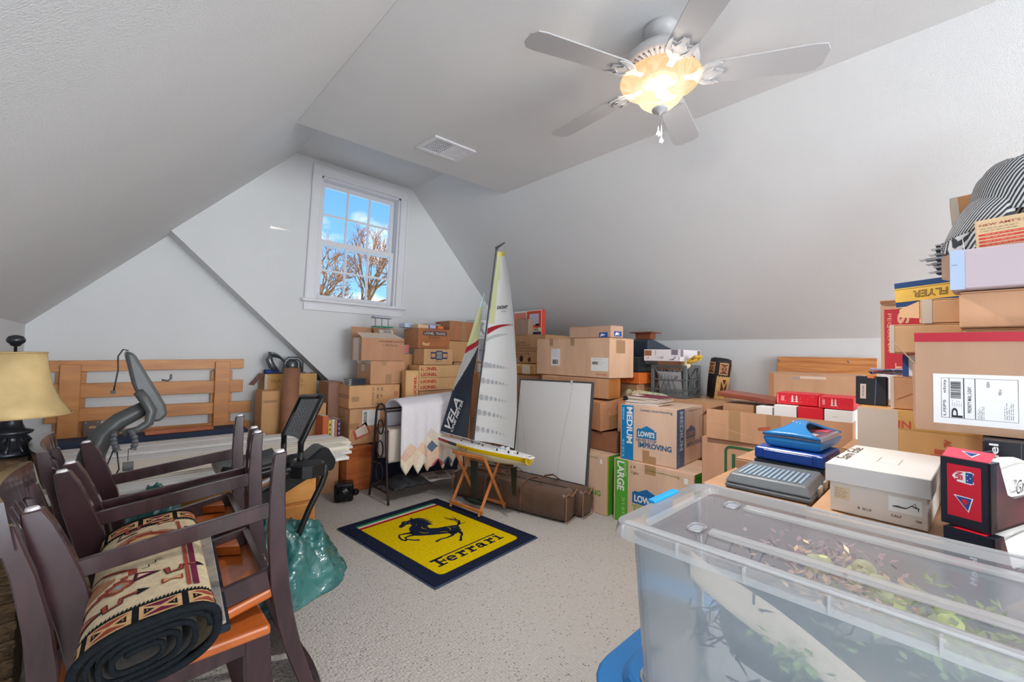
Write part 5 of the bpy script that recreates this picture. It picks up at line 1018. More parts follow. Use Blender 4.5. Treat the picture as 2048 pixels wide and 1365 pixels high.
def make_chair(label, loc, rot, hw_=.190):
    c = thing('dining_chair', label, 'chair', loc, 0, 'dark dining chairs stacked seat to seat', rot=tuple(radians(a) for a in rot))
    MB().hexa([(-.205, -.200, .406), (.212, -.250, .406), (.212, .250, .406), (-.205, .200, .406)], [(-.205, -.200, .4345), (.212, -.250, .4345), (.212, .250, .4345), (-.205, .200, .4345)], M=STI).build('seat', SEATW, c, bevel=.008, seg=2)
    for sy in (-1, 1):
        l = leg_strip([(.242, 0, .034), (.234, .04, .050), (.222, .11, .064), (.206, .20, .070), (.196, .30, .066), (.190, .415, .060)], 0, .034, sy*hw_).build('front_leg', ESP, c, bevel=.003)
        MB().lathe([(.011, -.006), (.013, 0)], 12, ctr=(.242, sy*hw_)).build('glide', GLD, l)
        l = leg_strip([(-.262, 0, .034), (-.252, .05, .038), (-.238, .15, .044), (-.226, .28, .048), (-.222, .40, .050), (-.226, .50, .048), (-.238, .60, .044), (-.262, .72, .038), (-.296, .835, .034)], 0, .026, sy*(hw_+.002)).build('back_post', ESP, c, bevel=.003)
        MB().lathe([(.011, -.006), (.012, 0)], 12, ctr=(-.262, sy*hw_)).build('glide', GLD, l)
        MB().bar((.210, sy*hw_, .165), (-.236, sy*hw_, .165), .018, .042).build('side_stretcher', ESP, c, bevel=.002)
        MB().box(-.20, .175, sy*hw_-.011, sy*hw_+.011, .350, .405, M=STI).build('side_apron', ESP, c, bevel=.002)
    MB().box(.165, .187, -hw_+.012, hw_-.012, .350, .405, M=STI).build('front_apron', ESP, c, bevel=.002); MB().box(-.205, -.185, -hw_+.012, hw_-.012, .350, .405, M=STI).build('rear_apron', ESP, c, bevel=.002)
    for sx_, sy in ((1, 1), (1, -1), (-1, 1), (-1, -1)):
        MB().prism([(sx_*.164, sy*.176, .370), (sx_*.164, sy*.10, .370), (sx_*.09, sy*.176, .370)][::sx_*sy], (0, 0, .03), M=STI).build('corner_block', SEATW, c)
    mb = MB(); n = 12; vs_ = []
    for k in range(n+1):
        y_ = -hw_-.030+(2*hw_+.06)*k/n; q = abs(y_)/hw_; b_ = .020*(1-q*q); zb_ = .820-.030*max(0, q-.6)/.4 if q > .6 else .820
        x1, x0 = -.312-b_, -.280-b_
        vs_ += [(x0, y_, zb_), (x0-.02, y_, .892), (x0-.046, y_, .892), (x0-.028, y_, zb_)]
    mb.add(vs_, [(4*i+k, 4*i+(k+1) % 4, 4*i+4+(k+1) % 4, 4*i+4+k) for i in range(n) for k in range(4)]+[(3, 2, 1, 0), (4*n, 4*n+1, 4*n+2, 4*n+3)]); mb.build('top_rail', ESP, c)
    for k in range(4):
        y_ = -.078+.052*k; MB().tube([(-.222, y_, .41), (-.230, y_, .52), (-.248, y_, .64), (-.276, y_, .75), (-.308, y_, .830)], [.007, .009, .010, .010, .008], 8, sx=1.9).build('back_slat', ESP, c, smooth=True)
    return c
make_chair('upright dark dining chair nearest the lower left corner, under the turned-over chair with the rug', (.142, 1.585, 0), (0, 0, 0))
make_chair('upright dark dining chair behind, its back rail just right of the lamp', (.155, 2.16, 0), (0, 0, 2))
make_chair('upside-down dining chair with the rolled rug lying in it, legs in the air', (.134, 1.620, .878), (180, 7.4, 176.4))
make_chair('upside-down dining chair farther back, legs up before the white boards', (.169, 2.105, .880), (180, 7.2, 176.4))

# folded rug and rolled rug on the upturned seat
fr = thing('folded_rug', 'faded folded rug with dark binding lying under the rolled rug', 'rug', (-.03, 1.265, .512), 0, rot=(0, radians(-3.5), radians(-5)))
FDM = mat('faded_rug', '8f8578', .9, var=.35, vs_=14, bump=.4, bs=200, dark='6f6f74')
MB().box(0, .27, 0, .62, 0, .012).build('lower_layer', FDM, fr, bevel=.003); MB().box(.003, .262, .004, .61, .0125, .022).build('upper_layer', FDM, fr, bevel=.003)
for q in ((.258, .27, -.003, .623, -.002, .016), (-.002, .27, -.006, .006, -.002, .016)): MB().box(*q).build('binding', pile('charcoal_binding', '2b2f36'), fr, bevel=.003)
for k in range(6): patch(fr, Matrix.Identity(4), 0, 0, 0, 0, flat(('a88a6c', '8b7f8f', '9c7458')[k % 3], .9), 'faded_motif', .0226, poly=[(.19, .05+.09*k), (.245, .07+.09*k), (.20, .12+.09*k)])
RG = thing('rolled_rug', 'rolled cream and brick red geometric rug lying in the upturned chair', 'rug', (.080, 1.14, .598), 0, rot=(radians(1.5), radians(-3), radians(-3)))
RL = .66; RWd, RHt = .114, .060      # half width, half height
KC = pile('kilim_cream', 'c9b798'); KB = pile('kilim_black', '1d2023'); KRd = pile('kilim_brick', '94463a'); KT = pile('kilim_tan', 'a9785c'); KP = pile('kilim_plum', '6b2740'); KS = pile('kilim_sand', 'c9a274')
def oval(t_, off=0.0):
    a = 2*pi*t_; e = .72; c_, s_ = cos(a), sin(a)
    return ((abs(c_)**e)*(1 if c_ > 0 else -1)*(RWd+off), (abs(s_)**e)*(1 if s_ > 0 else -1)*(RHt+off)+.012*(c_))
g = MB(); g.grid(lambda u, v: (oval(u)[0], v*RL, oval(u)[1]), 64, 24)
for k in range(len(g.f)):
    v = (k//64+.5)/24; g.m[k] = 1 if v < .05 or v > .95 else 0
outer = g.build('outer_turn', [KC, KB], RG, smooth=True)
def spiral(t_): 
    a = 2*pi*t_; k_ = .90-t_*.2; p = oval(t_ % 1)
    return (p[0]*k_-(1-k_)*.02, p[1]*k_)
mb = MB(); n = 150; vs_ = []
for i in range(n+1):
    x_, z = spiral(3.4*i/n); vs_ += [(x_, .002, z), (x_, RL-.002, z)]
mb.add(vs_, [(2*i, 2*i+1, 2*i+3, 2*i+2) for i in range(n)]); o = mb.build('inner_turns', pile('rug_back', '3d3a38'), RG, smooth=True); md = o.modifiers.new('thickness', 'SOLIDIFY'); md.thickness = .011; md.offset = 0
MB().tube([(spiral(3.4*i/n)[0], .0, spiral(3.4*i/n)[1]) for i in range(n+1)], .0062, 6).build('edge_binding', KB, RG, smooth=True); MB().tube([(oval(i/64)[0], .004, oval(i/64)[1]) for i in range(65)], .009, 8).build('edge_binding', KB, RG, smooth=True)
# arc-length table over the top of the oval, s=0 at the left side, grows to the right over the top
NA = 240; arc = [0]; pts_ = [oval(.5-.5*i/NA*1.16+.08) for i in range(NA+1)]
for i in range(NA): arc.append(arc[-1]+sqrt((pts_[i+1][0]-pts_[i][0])**2+(pts_[i+1][1]-pts_[i][1])**2))
def onrug(s_, v, off=.0015):
    s_ = max(0, min(arc[-1]-1e-6, s_)); i = 0
    lo, hi = 0, NA
    while hi-lo > 1:
        m_ = (lo+hi)//2
        if arc[m_] <= s_: lo = m_
        else: hi = m_
    t_ = (s_-arc[lo])/(arc[lo+1]-arc[lo]+1e-9); a, b_ = pts_[lo], pts_[lo+1]; tx, tz = b_[0]-a[0], b_[1]-a[1]; l_ = sqrt(tx*tx+tz*tz)+1e-9
    return (a[0]+tx*t_-tz/l_*off*1, v, a[1]+tz*t_+tx/l_*off)
AL = arc[-1]
def motif(polys, m, name='woven_motif', off=.0016, par=None):
    """polygons in (s, v) metres, cut into short strips so that they hug the curve"""
    mb = MB()
    for p in polys:
        bm = bmesh.new(); vv = [bm.verts.new((x_, y_, 0)) for x_, y_ in p]; f = bm.faces.new(vv); bmesh.ops.triangulate(bm, faces=[f])
        mx_ = max(q[0] for q in p)-min(q[0] for q in p); x0 = min(q[0] for q in p); kk = int(mx_/.012)
        for j in range(1, kk+1):
            bmesh.ops.bisect_plane(bm, geom=bm.verts[:]+bm.edges[:]+bm.faces[:], plane_co=(x0+mx_*j/(kk+1), 0, 0), plane_no=(1, 0, 0))
        bm.verts.index_update(); mb.add([onrug(v.co.x, v.co.y, off) for v in bm.verts], [tuple(v.index for v in f.verts) for f in bm.faces]); bm.free()
    return mb.build(name, m, par or outer)
def zig(v0, v1, n, amp=.012, up_=1):
    o = [(AL*i/n, v0) for i in (0, n)][::-1]; z = []
    for i in range(n*2+1): z.append((AL*i/(2*n), v1+(amp if i % 2 else 0)*up_))
    return z+o
for (b0, b1, up_) in ((.0, .085, 1), (RL-.085, RL, -1)):
    inner = b1 if up_ > 0 else b0; outerv = b0 if up_ > 0 else b1
    # dark border with saw teeth, cut in segments
    ns_ = 48
    for i in range(1):
        mbp = []
        for k in range(ns_): s0, s1 = AL*k/ns_, AL*(k+1)/ns_; mbp.append([(s0, outerv), (s1, outerv), (s1, inner), (s0, inner)]); mbp.append([(s0, inner), (s1, inner), ((s0+s1)/2+.003, inner+.012*up_)])
        motif(mbp, KB, 'saw_tooth_border')
    nb = 4
    for k in range(nb):
        s0 = AL*(k+.06)/nb; s1 = AL*(k+.92)/nb; va, vb = sorted((outerv+.022*up_, inner-.008*up_)); vm = (va+vb)/2
        motif([[(s0, va), (s1, va), (s1, vb), (s0, vb)]], KS, 'border_panel', .0022)
        c1 = KRd if k != 2 else KP; sm = (s0+s1)/2
        motif([[(s0+.006, va+.006), (s1-.006, va+.006), (sm, vm-.004)], [(s0+.006, vb-.006), (sm, vm+.004), (s1-.006, vb-.006)]], c1, 'border_motif', .0028)
        motif([[(s0+.008, vm-.012), (sm-.01, vm), (s0+.008, vm+.012)], [(s1-.008, vm-.012), (s1-.008, vm+.012), (sm+.01, vm)]], KB, 'border_motif', .0028)
        motif([[(s0+.012, vm-.006), (sm-.02, vm), (s0+.012, vm+.006)], [(s1-.012, vm-.006), (s1-.012, vm+.006), (sm+.02, vm)]], KT, 'border_motif', .0034)
def stepped(cs, cv, r_, n, sx_=1.0):
    p = []
    for q in range(4):
        for i in range(n):
            a, b_ = r_*(n-i)/n, r_*(i)/n; a2 = r_*(n-i)/n; b2 = r_*(i+1)/n
            c4 = [(a, b_), (a, b2)]
            for (x_, y_) in c4:
                for _ in range(q): x_, y_ = -y_, x_
                p.append((cs+x_*sx_, cv+y_))
    return p
# big stepped band across, star, arrows, bow ties
def sm_(p): return motif([p], KT)
motif([stepped(AL*.52, .44, .085, 5, 1.2)], KT, off=.002); motif([stepped(AL*.52, .44, .070, 5, 1.2)], KRd, off=.0026); motif([stepped(AL*.52, .44, .048, 4, 1.2)], KS, off=.0032); motif([stepped(AL*.52, .44, .022, 3, 1.2)], KB, off=.0038)
motif([stepped(AL*.24, .27, .065, 5, 1.3)], KRd, off=.002); motif([stepped(AL*.24, .27, .052, 5, 1.3)], KC, off=.0026); motif([stepped(AL*.24, .27, .034, 4, 1.3)], KT, off=.0032)
motif([stepped(AL*.40, .215, .026, 3)], KRd, off=.002); motif([stepped(AL*.40, .215, .018, 3)], KT, off=.0026); motif([stepped(AL*.40, .215, .008, 2)], flat('6f8f92', .9), off=.0032)
for cs, cv, sc_, c1, c2 in ((AL*.25, .14, 1.0, KRd, KT), (AL*.55, .23, .9, KP, KC), (AL*.42, .54, .8, KT, KC)):
    motif([[(cs-.03*sc_, cv-.02*sc_), (cs+.03*sc_, cv-.002), (cs-.024*sc_, cv+.03*sc_)]], KB, off=.002); motif([[(cs-.026*sc_, cv-.015*sc_), (cs+.022*sc_, cv-.001), (cs-.021*sc_, cv+.024*sc_)]], c1, off=.0026); motif([[(cs-.02*sc_, cv-.006*sc_), (cs+.006*sc_, cv+.001), (cs-.017*sc_, cv+.014*sc_)]], c2, off=.0032)
def path_motif(pts, w_, m_, off=.002):
    L_, R_ = ribbon(pts, [w_]*len(pts)); motif([[tuple(L_[i]), tuple(L_[i+1]), tuple(R_[i+1]), tuple(R_[i])] for i in range(len(pts)-1)], m_, off=off)
for x0, v0 in ((AL*.33, .128), (AL*.40, .56), (AL*.66, .20)):
    q = [(x0, v0+.03), (x0+.004, v0), (x0+.028, v0+.004), (x0+.030, v0+.026), (x0+.058, v0+.026)]; path_motif(q, .013, KB); path_motif(q, .009, KRd, .0026); motif([[(x0+.056, v0+.012), (x0+.080, v0+.026), (x0+.056, v0+.040)]], KB, off=.002)
for x0, v0 in ((AL*.63, .15), (AL*.62, .555), (AL*.14, .22)):
    motif([[(x0, v0), (x0+.02, v0+.010), (x0+.04, v0), (x0+.04, v0+.026), (x0+.02, v0+.016), (x0, v0+.026)]], KRd, off=.002); motif([[(x0+.004, v0+.006), (x0+.02, v0+.0125), (x0+.036, v0+.006), (x0+.036, v0+.020), (x0+.02, v0+.0135), (x0+.004, v0+.020)]], KS, off=.0026)
path_motif([(AL*.52, .27), (AL*.56, .27), (AL*.56, .285), (AL*.60, .285), (AL*.60, .30), (AL*.64, .30)], .003, KB); path_motif([(AL*.78, .11), (AL*.78, .40), (AL*.76, .55)], .008, KRd); path_motif([(AL*.82, .11), (AL*.82, .50)], .012, KP)

# ================================================================== white boards on a pine chest, bed frame behind
PINE = wood('knotty_pine', 'cf9350', 'b5763a', (1, 4, 4), .4, 2.0)
pc = thing('pine_chest', 'low knotty pine chest of drawers under the white boards', 'chest', (-.05, 2.86, 0)); MB().box(0, 1.04, 0, .42, 0, .508).build('body', PINE, pc, bevel=.004)
for i in range(2):
    for j in range(2):
        d_ = MB().box(.02+.51*i, .51+.51*i, -.018, 0, .03+.24*j, .25+.24*j).build('drawer', PINE, pc, bevel=.004)
        for (a, b_) in ((.12, .08), (.36, .16)): MB().lathe([(.001, -.0012), (.008, -.001)], 10, M=Matrix.Translation((.02+.51*i+a, -.018, .03+.24*j+b_)) @ Matrix.Rotation(radians(90), 4, 'X')).build('knot', flat('7e3f22'), d_)
Carton('plain carton hidden under the rear white boards', (-.38, 3.44, 0), 0, 1.25, .62, .508, 'a97b56')
BDm = mat('white_painted_board', 'c3c1bf', .45, gain=1.4, var=.04); BDc = mat('cream_board', 'd0c8bb', .45, gain=1.35)
bl_ = [(2.76, -.36, 1.16, 0), (2.91, -.38, 1.24, 1), (3.06, -.34, 1.31, 1), (3.21, -.37, 1.36, 1), (3.36, -.38, 1.30, 0), (3.51, -.36, 1.12, 0), (3.66, -.38, 1.05, 0), (3.81, -.36, .93, 0), (3.96, -.38, .90, 0)]
def plank(y0, x0, x1, z0, yaw, m_, lb):
    p = thing('white_board', lb, 'board', (x0, y0, z0), yaw, 'long white grooved boards lying on the pine chest'); w_ = .142; ln = x1-x0; mb = MB()
    sec = [(0, 0), (w_, 0), (w_, .014), (w_-.008, .018), (w_*.62, .018), (w_*.60, .014), (w_*.56, .014), (w_*.54, .018), (w_*.22, .018), (w_*.20, .014), (w_*.16, .014), (w_*.14, .018), (.006, .018), (0, .014)]
    mb.prism([(0, a, b_) for a, b_ in sec], (ln, 0, 0)); mb.build('board', m_, p); MB().box(-.001, ln+.001, w_*.155, w_*.205, .0, .0155).box(-.001, ln+.001, w_*.555, w_*.605, .0, .0155).build('groove', flat('6f6d6b'), p)
    for k in range(3): MB().lathe([(.001, .0186), (.003, .0182)], 6, ctr=(ln*(.15+.35*k), w_*.4)).build('nail_head', BLK, p)
for lay in range(3):
    for k, (y0, x0, x1, cr_) in enumerate(bl_):
        if lay == 2 and k not in (1, 2, 5): continue
        if lay == 1 and k in (0, 6): continue
        if lay == 1 and k == 8: continue
        plank(y0+(.02 if lay == 1 else 0), x0+.03*lay, x1-.012*lay, .510+.0195*lay, (.12 if lay else 0)*(-1)**k, BDc if (cr_ and lay > 0) else BDm, ('front edge', 'second', 'third', 'fourth', 'middle', 'sixth', 'seventh', 'eighth', 'rearmost')[k]+' white grooved board counted from the chairs, '+('bottom', 'second', 'top')[lay]+' layer on the pine chest')
pad = Carton('thin navy folded pad behind the white boards', (-.36, 4.12, .40), 0, 1.22, .24, .165, m=mat('navy_fabric', '2a3347', .8), name='folded_pad', cat='pad', flapseam=False, bev=.02)
Carton('plain carton hidden under the navy pad', (-.36, 4.12, 0), 0, 1.22, .24, .398, 'a97b56')
Carton('orange plank lying on the navy pad', (.20, 4.13, .567), 1, .42, .07, .03, m=KR, name='wooden_plank', cat='plank', flapseam=False)
OP = wood('orange_pine_bed', 'c58748', 'ab6c38', (1, 5, 5), .4, 2.2)
bf = thing('bed_frame', 'orange pine slatted bed frame standing against the recessed wall', 'bed frame', (-.33, 4.40, 0)); 
for z0, z1, x1, dz in ((1.03, 1.112, 1.20, .02), (.838, .945, 1.20, .0), (.665, .765, 1.27, -.012), (.51, .59, 1.27, -.015), (.33, .42, 1.24, 0), (.12, .22, 1.22, 0)):
    MB().hexa([(0, .035, z0), (x1, .035, z0+dz), (x1, .06, z0+dz), (0, .06, z0)], [(0, .035, z1), (x1, .035, z1+dz), (x1, .06, z1+dz), (0, .06, z1)]).build('slat', OP, bf, bevel=.003)
for x0 in (.065, .985): MB().box(x0, x0+.108, .008, .034, 0, 1.085 if x0 < .5 else 1.11).build('upright', OP, bf, bevel=.003); MB().box(x0-.022, x0+.135, .0605, .085, 0, 1.03).build('rear_upright', OP, bf, bevel=.003)
br_ = thing('metal_bracket', 'small brown metal bracket plate against the bed frame slats', 'bracket', (-.13, 4.37, .567)); MB().box(0, .09, 0, .008, 0, .105).build('plate', flat('5e4d46', .35), br_, bevel=.002); MB().box(.03, .065, -.001, 0, .052, .068).build('slot', flat('b98a5a'), br_)
for x_ in (.012, .076): MB().ball((x_, -.001, .095), .004, 6).build('rivet', WHITE, br_)

# left cluster before the slanting wall edge
C = Carton('upright tan carton left of the brown roll by the slanting wall', (.955, 4.13, .0), 2, .215, .20, .862, 'c48f58', tape=[('R', .05, .55, .88, .905)])
C = Carton('open box with pen writing and hanging flaps topping the left cluster', (1.01, 4.30, .80), 3, .46, .17, .20, 'c0904f', open_=True); C.t('R', 'TEA  T. SETS', .10, .72, .60, .74, flat('8a5f33'), name='handwriting'); C.t('R', 'PARTY', .55, .76, .38, .48, flat('8a5f33'), name='handwriting')
C.flap([(-.002, .0, .20), (-.002, .16, .20), (-.085, .15, .10), (-.085, .01, .10)], m=card('7d4638')); C.flap([(.462, .0, .20), (.462, .16, .20), (.52, .15, .12), (.52, .01, .12)], m=card('5b4a4a')); C.p('R', 0, .05, .1, 1, CTAPE, 'tape')
C = Carton('carton carrying the open box in the left cluster', (1.19, 4.22, 0), 2, .29, .24, .796, 'b98450'); C = Carton('lower carton with a torn edge in the left cluster', (1.225, 4.08, 0), 0, .22, .12, .72, 'c48e58')
C = Carton('small carton jutting out beside the perforated seat back', (1.245, 3.96, .62), 4, .20, .11, .125, 'c08a56'); C = Carton('floor carton below the jutting small carton', (1.22, 3.93, 0), 0, .24, .14, .615, 'ad7d57')
C = Carton('tall dusky brown carton leaning between the left cluster and the taped stack', (1.455, 3.97, 0), -3, .13, .28, .935, '8f6350')
rl = thing('paper_roll', 'thick upright brown paper roll in the left cluster', 'roll', (1.135, 4.03, .0), 0, rot=(radians(-1), radians(1.5), 0)); MB().lathe([(.066, 0), (.066, 1.065)], 24).build('roll', mat('brown_wrap', '8a5f48', .6, bump=.8, bs=8, var=.2), rl, smooth=True); MB().lathe([(.012, 1.0652), (.058, 1.0652)], 24).build('roll_end', flat('6e4a38'), rl)
bn = thing('metal_sculpture', 'grey metal bookend pair with curved wing on the open box', 'ornament', (1.10, 4.33, 1.003), 0); GM = mat('grey_cast_metal', '5f6468', .3, metal=.6, gain=1.4)
MB().box(-.02, .27, -.01, .12, 0, .012).build('base_plate', GM, bn, bevel=.003); MB().tube([(-.04, 0, .19), (-.055, 0, .13), (-.03, 0, .07), (.01, 0, .03)], [.012, .03, .03, .02], 10).build('curved_arm', GM, bn, smooth=True)
g = MB(); g.grid(lambda u, v: (-.05+.13*u, -.03+.08*v, .20-.09*u*u-.05*sin(pi*v)*(1-u)), 8, 6); o = g.build('wing', GM, bn, smooth=True); md = o.modifiers.new('thickness', 'SOLIDIFY'); md.thickness = .008
MB().tube([(.09, .03, .012), (.09, .03, .11), (.12, .03, .14), (.20, .03, .14), (.235, .03, .11), (.235, .03, .012)], .018, 10).build('hoop', GM, bn, smooth=True); MB().lathe([(.055, .012), (.055, .10), (.03, .13), (.001, .135)], 16, ctr=(.16, .07)).build('dome', GM, bn, smooth=True)
Carton('blue folded cloth on the open box behind the brown roll', (1.03, 4.34, 1.003), 0, .11, .10, .035, m=flat('26408a', .8), name='folded_cloth', cat='cloth', flapseam=False, bev=.01)
# books standing behind the cream boards
for k, (w_, h_, cc, lb) in enumerate(((.045, .24, 'c4603c', 'tall orange topped book at the left of the row behind the boards'), (.03, .20, 'c9b44e', 'yellow spined book in the row behind the boards'), (.022, .205, 'cfc7c0', 'white spined book in the row behind the boards'), (.022, .195, 'b0765a', 'pinkish brown spined book in the row behind the boards'), (.026, .20, '3d3156', 'dark purple starred book at the right of the row behind the boards'))):
    x0 = 1.335+sum((.047, .032, .024, .024, .028)[:k]); b_ = thing('book', lb, 'book', (x0, 3.745, .42), 0, 'books in a short row behind the boards'); MB().box(0, w_, 0, .16, 0, h_).build('cover', flat(cc, .45), b_, bevel=.002); MB().box(.003, w_-.003, .004, .162, .004, h_+.0008).build('pages', flat('c4b8a2'), b_)
    if k in (1, 4):
        for j in range(4): patch(b_, frame((0, -.001, 0), (1, 0, 0), (0, 0, 1)), w_*.3, .03+.04*j, w_*.4, .02, flat('6a4a3a' if k == 1 else 'b9a0c4'), 'spine_mark')
Carton('carton under the short row of books', (1.32, 3.73, 0), 0, .16, .19, .418, 'a97b56')
# black lantern on the carpet
ln_ = thing('black_spotlight', 'black box-shaped spotlight with round lens on the carpet by the wooden chest', 'light', (1.33, 3.44, 0), 0, rot=(0, 0, radians(-22))); GBK = flat('0e0f12', .15)
MB().box(0, .15, 0, .13, .0, .15).build('housing', GBK, ln_, bevel=.02, seg=2); MB().lathe([(.052, 0), (.056, .02), (.048, .032), (.03, .034), (.001, .04)], 20, M=Matrix.Translation((.075, 0, .07)) @ Matrix.Rotation(radians(90), 4, 'X')).build('lens', GBK, ln_, smooth=True)
MB().tube([(.075+.04*cos(2*pi*k/20), -.03, .07+.04*sin(2*pi*k/20)) for k in range(21)], .002, 5).build('lens_ring', flat('b9bcc2', .2), ln_); MB().ball((.165, .02, .07), .028, 12).build('knob', GBK, ln_, smooth=True)

# ================================================================== recumbent exercise machine
EM = thing('exercise_bike', 'black and grey recumbent exercise bike behind the stacked chairs', 'exercise bike', (0, 0, 0)); GR = mat('satin_grey_plastic', '4a4c4c', .35, gain=1.3); BKP = mat('satin_black_plastic', '191a1c', .3, gain=1.2)
pr = [(.042, 1.191), (.052, 1.203), (.075, 1.190), (.188, .960), (.196, .915), (.170, .885), (.135, .888), (.120, .93), (.075, 1.043)]
MB().prism([(x_, 2.48, z) for x_, z in pr][::-1], (0, .28, 0)).build('console', GR, EM, bevel=.012, seg=2)
MB().box(-.012, -.002, 2.52, 2.72, -.12, .12, M=Matrix.Translation((.15, 0, 1.05)) @ Matrix.Rotation(radians(26), 4, 'Y')).build('console_screen', BLK, EM, bevel=.003) if False else None
MB().tube([(.135, 2.56, .955), (.09, 2.56, .925), (.037, 2.56, .893), (-.015, 2.56, .835), (-.045, 2.56, .756), (-.055, 2.56, .666), (-.05, 2.56, .45), (.0, 2.56, .2)], [.03, .034, .036, .04, .045, .052, .055, .055], 16).build('mast', GR, EM, smooth=True)
MB().tube([(.090, 2.47, 1.025), (.110, 2.46, .995), (.137, 2.455, .940), (.130, 2.45, .888), (.095, 2.45, .862), (.045, 2.45, .85)], [.018, .020, .020, .018, .016, .014], 12).build('handlebar', GR, EM, smooth=True)
MB().tube([(.168, 2.47, 1.075), (.19, 2.47, 1.07), (.20, 2.47, 1.08), (.20, 2.47, 1.10)], .005, 6).build('book_rest', GR, EM, smooth=True)
MB().tube([(.052, 2.46, 1.205), (.035, 2.455, 1.21), (.02, 2.45, 1.18), (.022, 2.45, 1.12), (.015, 2.45, 1.06), (.012, 2.45, 1.035)], .0028, 6).build('audio_cable', BLK, EM, smooth=True); MB().box(.002, .018, 2.445, 2.455, 1.022, 1.036).build('plug', BLK, EM)
for x_ in (.022, .068):
    pts = [(x_+.012*sin(t_*1.4)*(1 if x_ < .05 else 1), 2.42, .868-.085*t_) for t_ in [i/10 for i in range(11)]]
    MB().tube([(p[0]-.010*sin(pi*i/10)*(1 if x_ < .05 else -1), p[1], p[2]) for i, p in enumerate(pts)], [.009 if i % 2 else .013 for i in range(11)], 8).build('coiled_strap', flat('4d4f52', .5), EM)
MB().tube([(.02, 2.42, .79), (.0, 2.41, .72), (.025, 2.41, .66), (.01, 2.41, .60)], .003, 6).build('cable', BLK, EM, smooth=True); MB().tube([(.03, 2.42, .79), (.04, 2.41, .71), (.01, 2.41, .64)], .003, 6).build('cable', BLK, EM, smooth=True)
MB().tube([(.066, 2.42, .79), (.066, 2.41, .74)], .0012, 5).build('cable', BLK, EM); MB().box(.050, .085, 2.40, 2.42, .700, .735).build('adapter', flat('55585a', .4), EM, bevel=.002)
# perforated back rest
A0, A1, B0, B1 = Vector((.740, 2.38, .735)), Vector((.842, 2.38, .965)), Vector((.735, 2.66, .735)), Vector((.822, 2.66, .945))
nb_, nr_ = 14, 22
def bp_(u, v, off=0.0):
    p = (A0*(1-v)+A1*v)*(1-u)+(B0*(1-v)+B1*v)*u; return p+Vector((.025*sin(pi*u), 0, 0))+Vector((-off, 0, off*.4))
mb = MB(); N1, N2 = 28, 40
mb.grid(lambda u, v: tuple(bp_(u, v)), N1, N2); keep = [(f, mi) for k, (f, mi) in enumerate(zip(mb.f, mb.m)) if not ((k % N1) in range(3, N1-3) and (k//N1) in range(3, N2-5) and (k % N1) % 3 == ((k//N1)//2) % 2 and (k//N1) % 2 == 0)]
mb.f = [k[0] for k in keep]; mb.m = [k[1] for k in keep]; o = mb.build('back_rest', mat('mesh_back_grey', '7a7d80', .4, gain=1.3), EM, smooth=True); md = o.modifiers.new('thickness', 'SOLIDIFY'); md.thickness = .006
MB().tube([A0+Vector((.0, 0, -.05)), A0, (A0+A1)/2, A1, A1+Vector((-.002, .02, .008)), (A1+B1)/2+Vector((.025, 0, .004)), B1+Vector((0, -.02, .006)), B1, (B0+B1)/2, B0, B0+Vector((0, 0, -.06))], [.013, .016, .016, .015, .013, .012, .013, .013, .014, .014, .012], 10, sx=1.3).build('back_frame', BKP, EM, smooth=True)
for p in (A0, B0): MB().tube([p+Vector((0, 0, -.04)), p+Vector((.0, 0, -.10)), p+Vector((.01, 0, -.16))], .015, 10).build('back_support', BKP, EM, smooth=True)
MB().lathe([(.04, -.05), (.045, 0), (.04, .05)], 16, M=Matrix.Translation((.74, 2.52, .605)) @ Matrix.Rotation(radians(80), 4, 'Y')).build('pivot', BKP, EM, smooth=True)
g = MB(); g.grid(lambda u, v: (.40+.28*u, 2.38+.30*v, .635+.03*(2*v-1)**2-.02*sin(pi*u)), 8, 8); o = g.build('seat_pan', BKP, EM, smooth=True); md = o.modifiers.new('thickness', 'SOLIDIFY'); md.thickness = .03
MB().bar((.22, 2.50, .27), (.86, 2.50, .575), .07, .075).build('main_rail', BKP, EM, bevel=.01); MB().tube([(.30, 2.45, .42), (.70, 2.43, .595)], .009, 8).build('adjust_bar', flat('9b9da0', .25), EM)
MB().prism([(x_, 2.42, z) for x_, z in ((.770, .612), (.862, .685), (.900, .680), (.948, .600), (.930, .545), (.79, .57))][::-1], (0, .15, 0)).build('rail_end_cover', BKP, EM, bevel=.01)
MB().tube([(.872, 2.40, .60), (.878, 2.40, .545), (.86, 2.40, .49), (.80, 2.40, .37), (.74, 2.40, .22), (.68, 2.40, .06)], .016, 10).build('rear_leg', BKP, EM, smooth=True); MB().tube([(.66, 2.33, .045), (.66, 2.62, .045)], .03, 12).build('stabiliser', GR, EM, smooth=True)
MB().tube([(.45, 2.30, .60), (.62, 2.26, .635), (.70, 2.25, .635)], .013, 8).build('seat_handle', BKP, EM, smooth=True)
cp = [(.655, .0), (.668, .045), (.70, .065), (.76, .068), (.805, .045), (.818, .0), (.80, -.045), (.74, -.065), (.69, -.055)]
MB().prism([(x_, 2.25+y_, .590) for x_, y_ in cp][::-1], (0, 0, .065)).build('cup_holder', BKP, EM, bevel=.004); MB().prism([(.737+(x_-.737)*.86, 2.25+y_*.86, .6555) for x_, y_ in cp][::-1], (0, 0, .001)).build('cup_shade_sheet', flat('050506', .6), EM)  # near-black sheet paints the cup's inner shade, the holder is solid
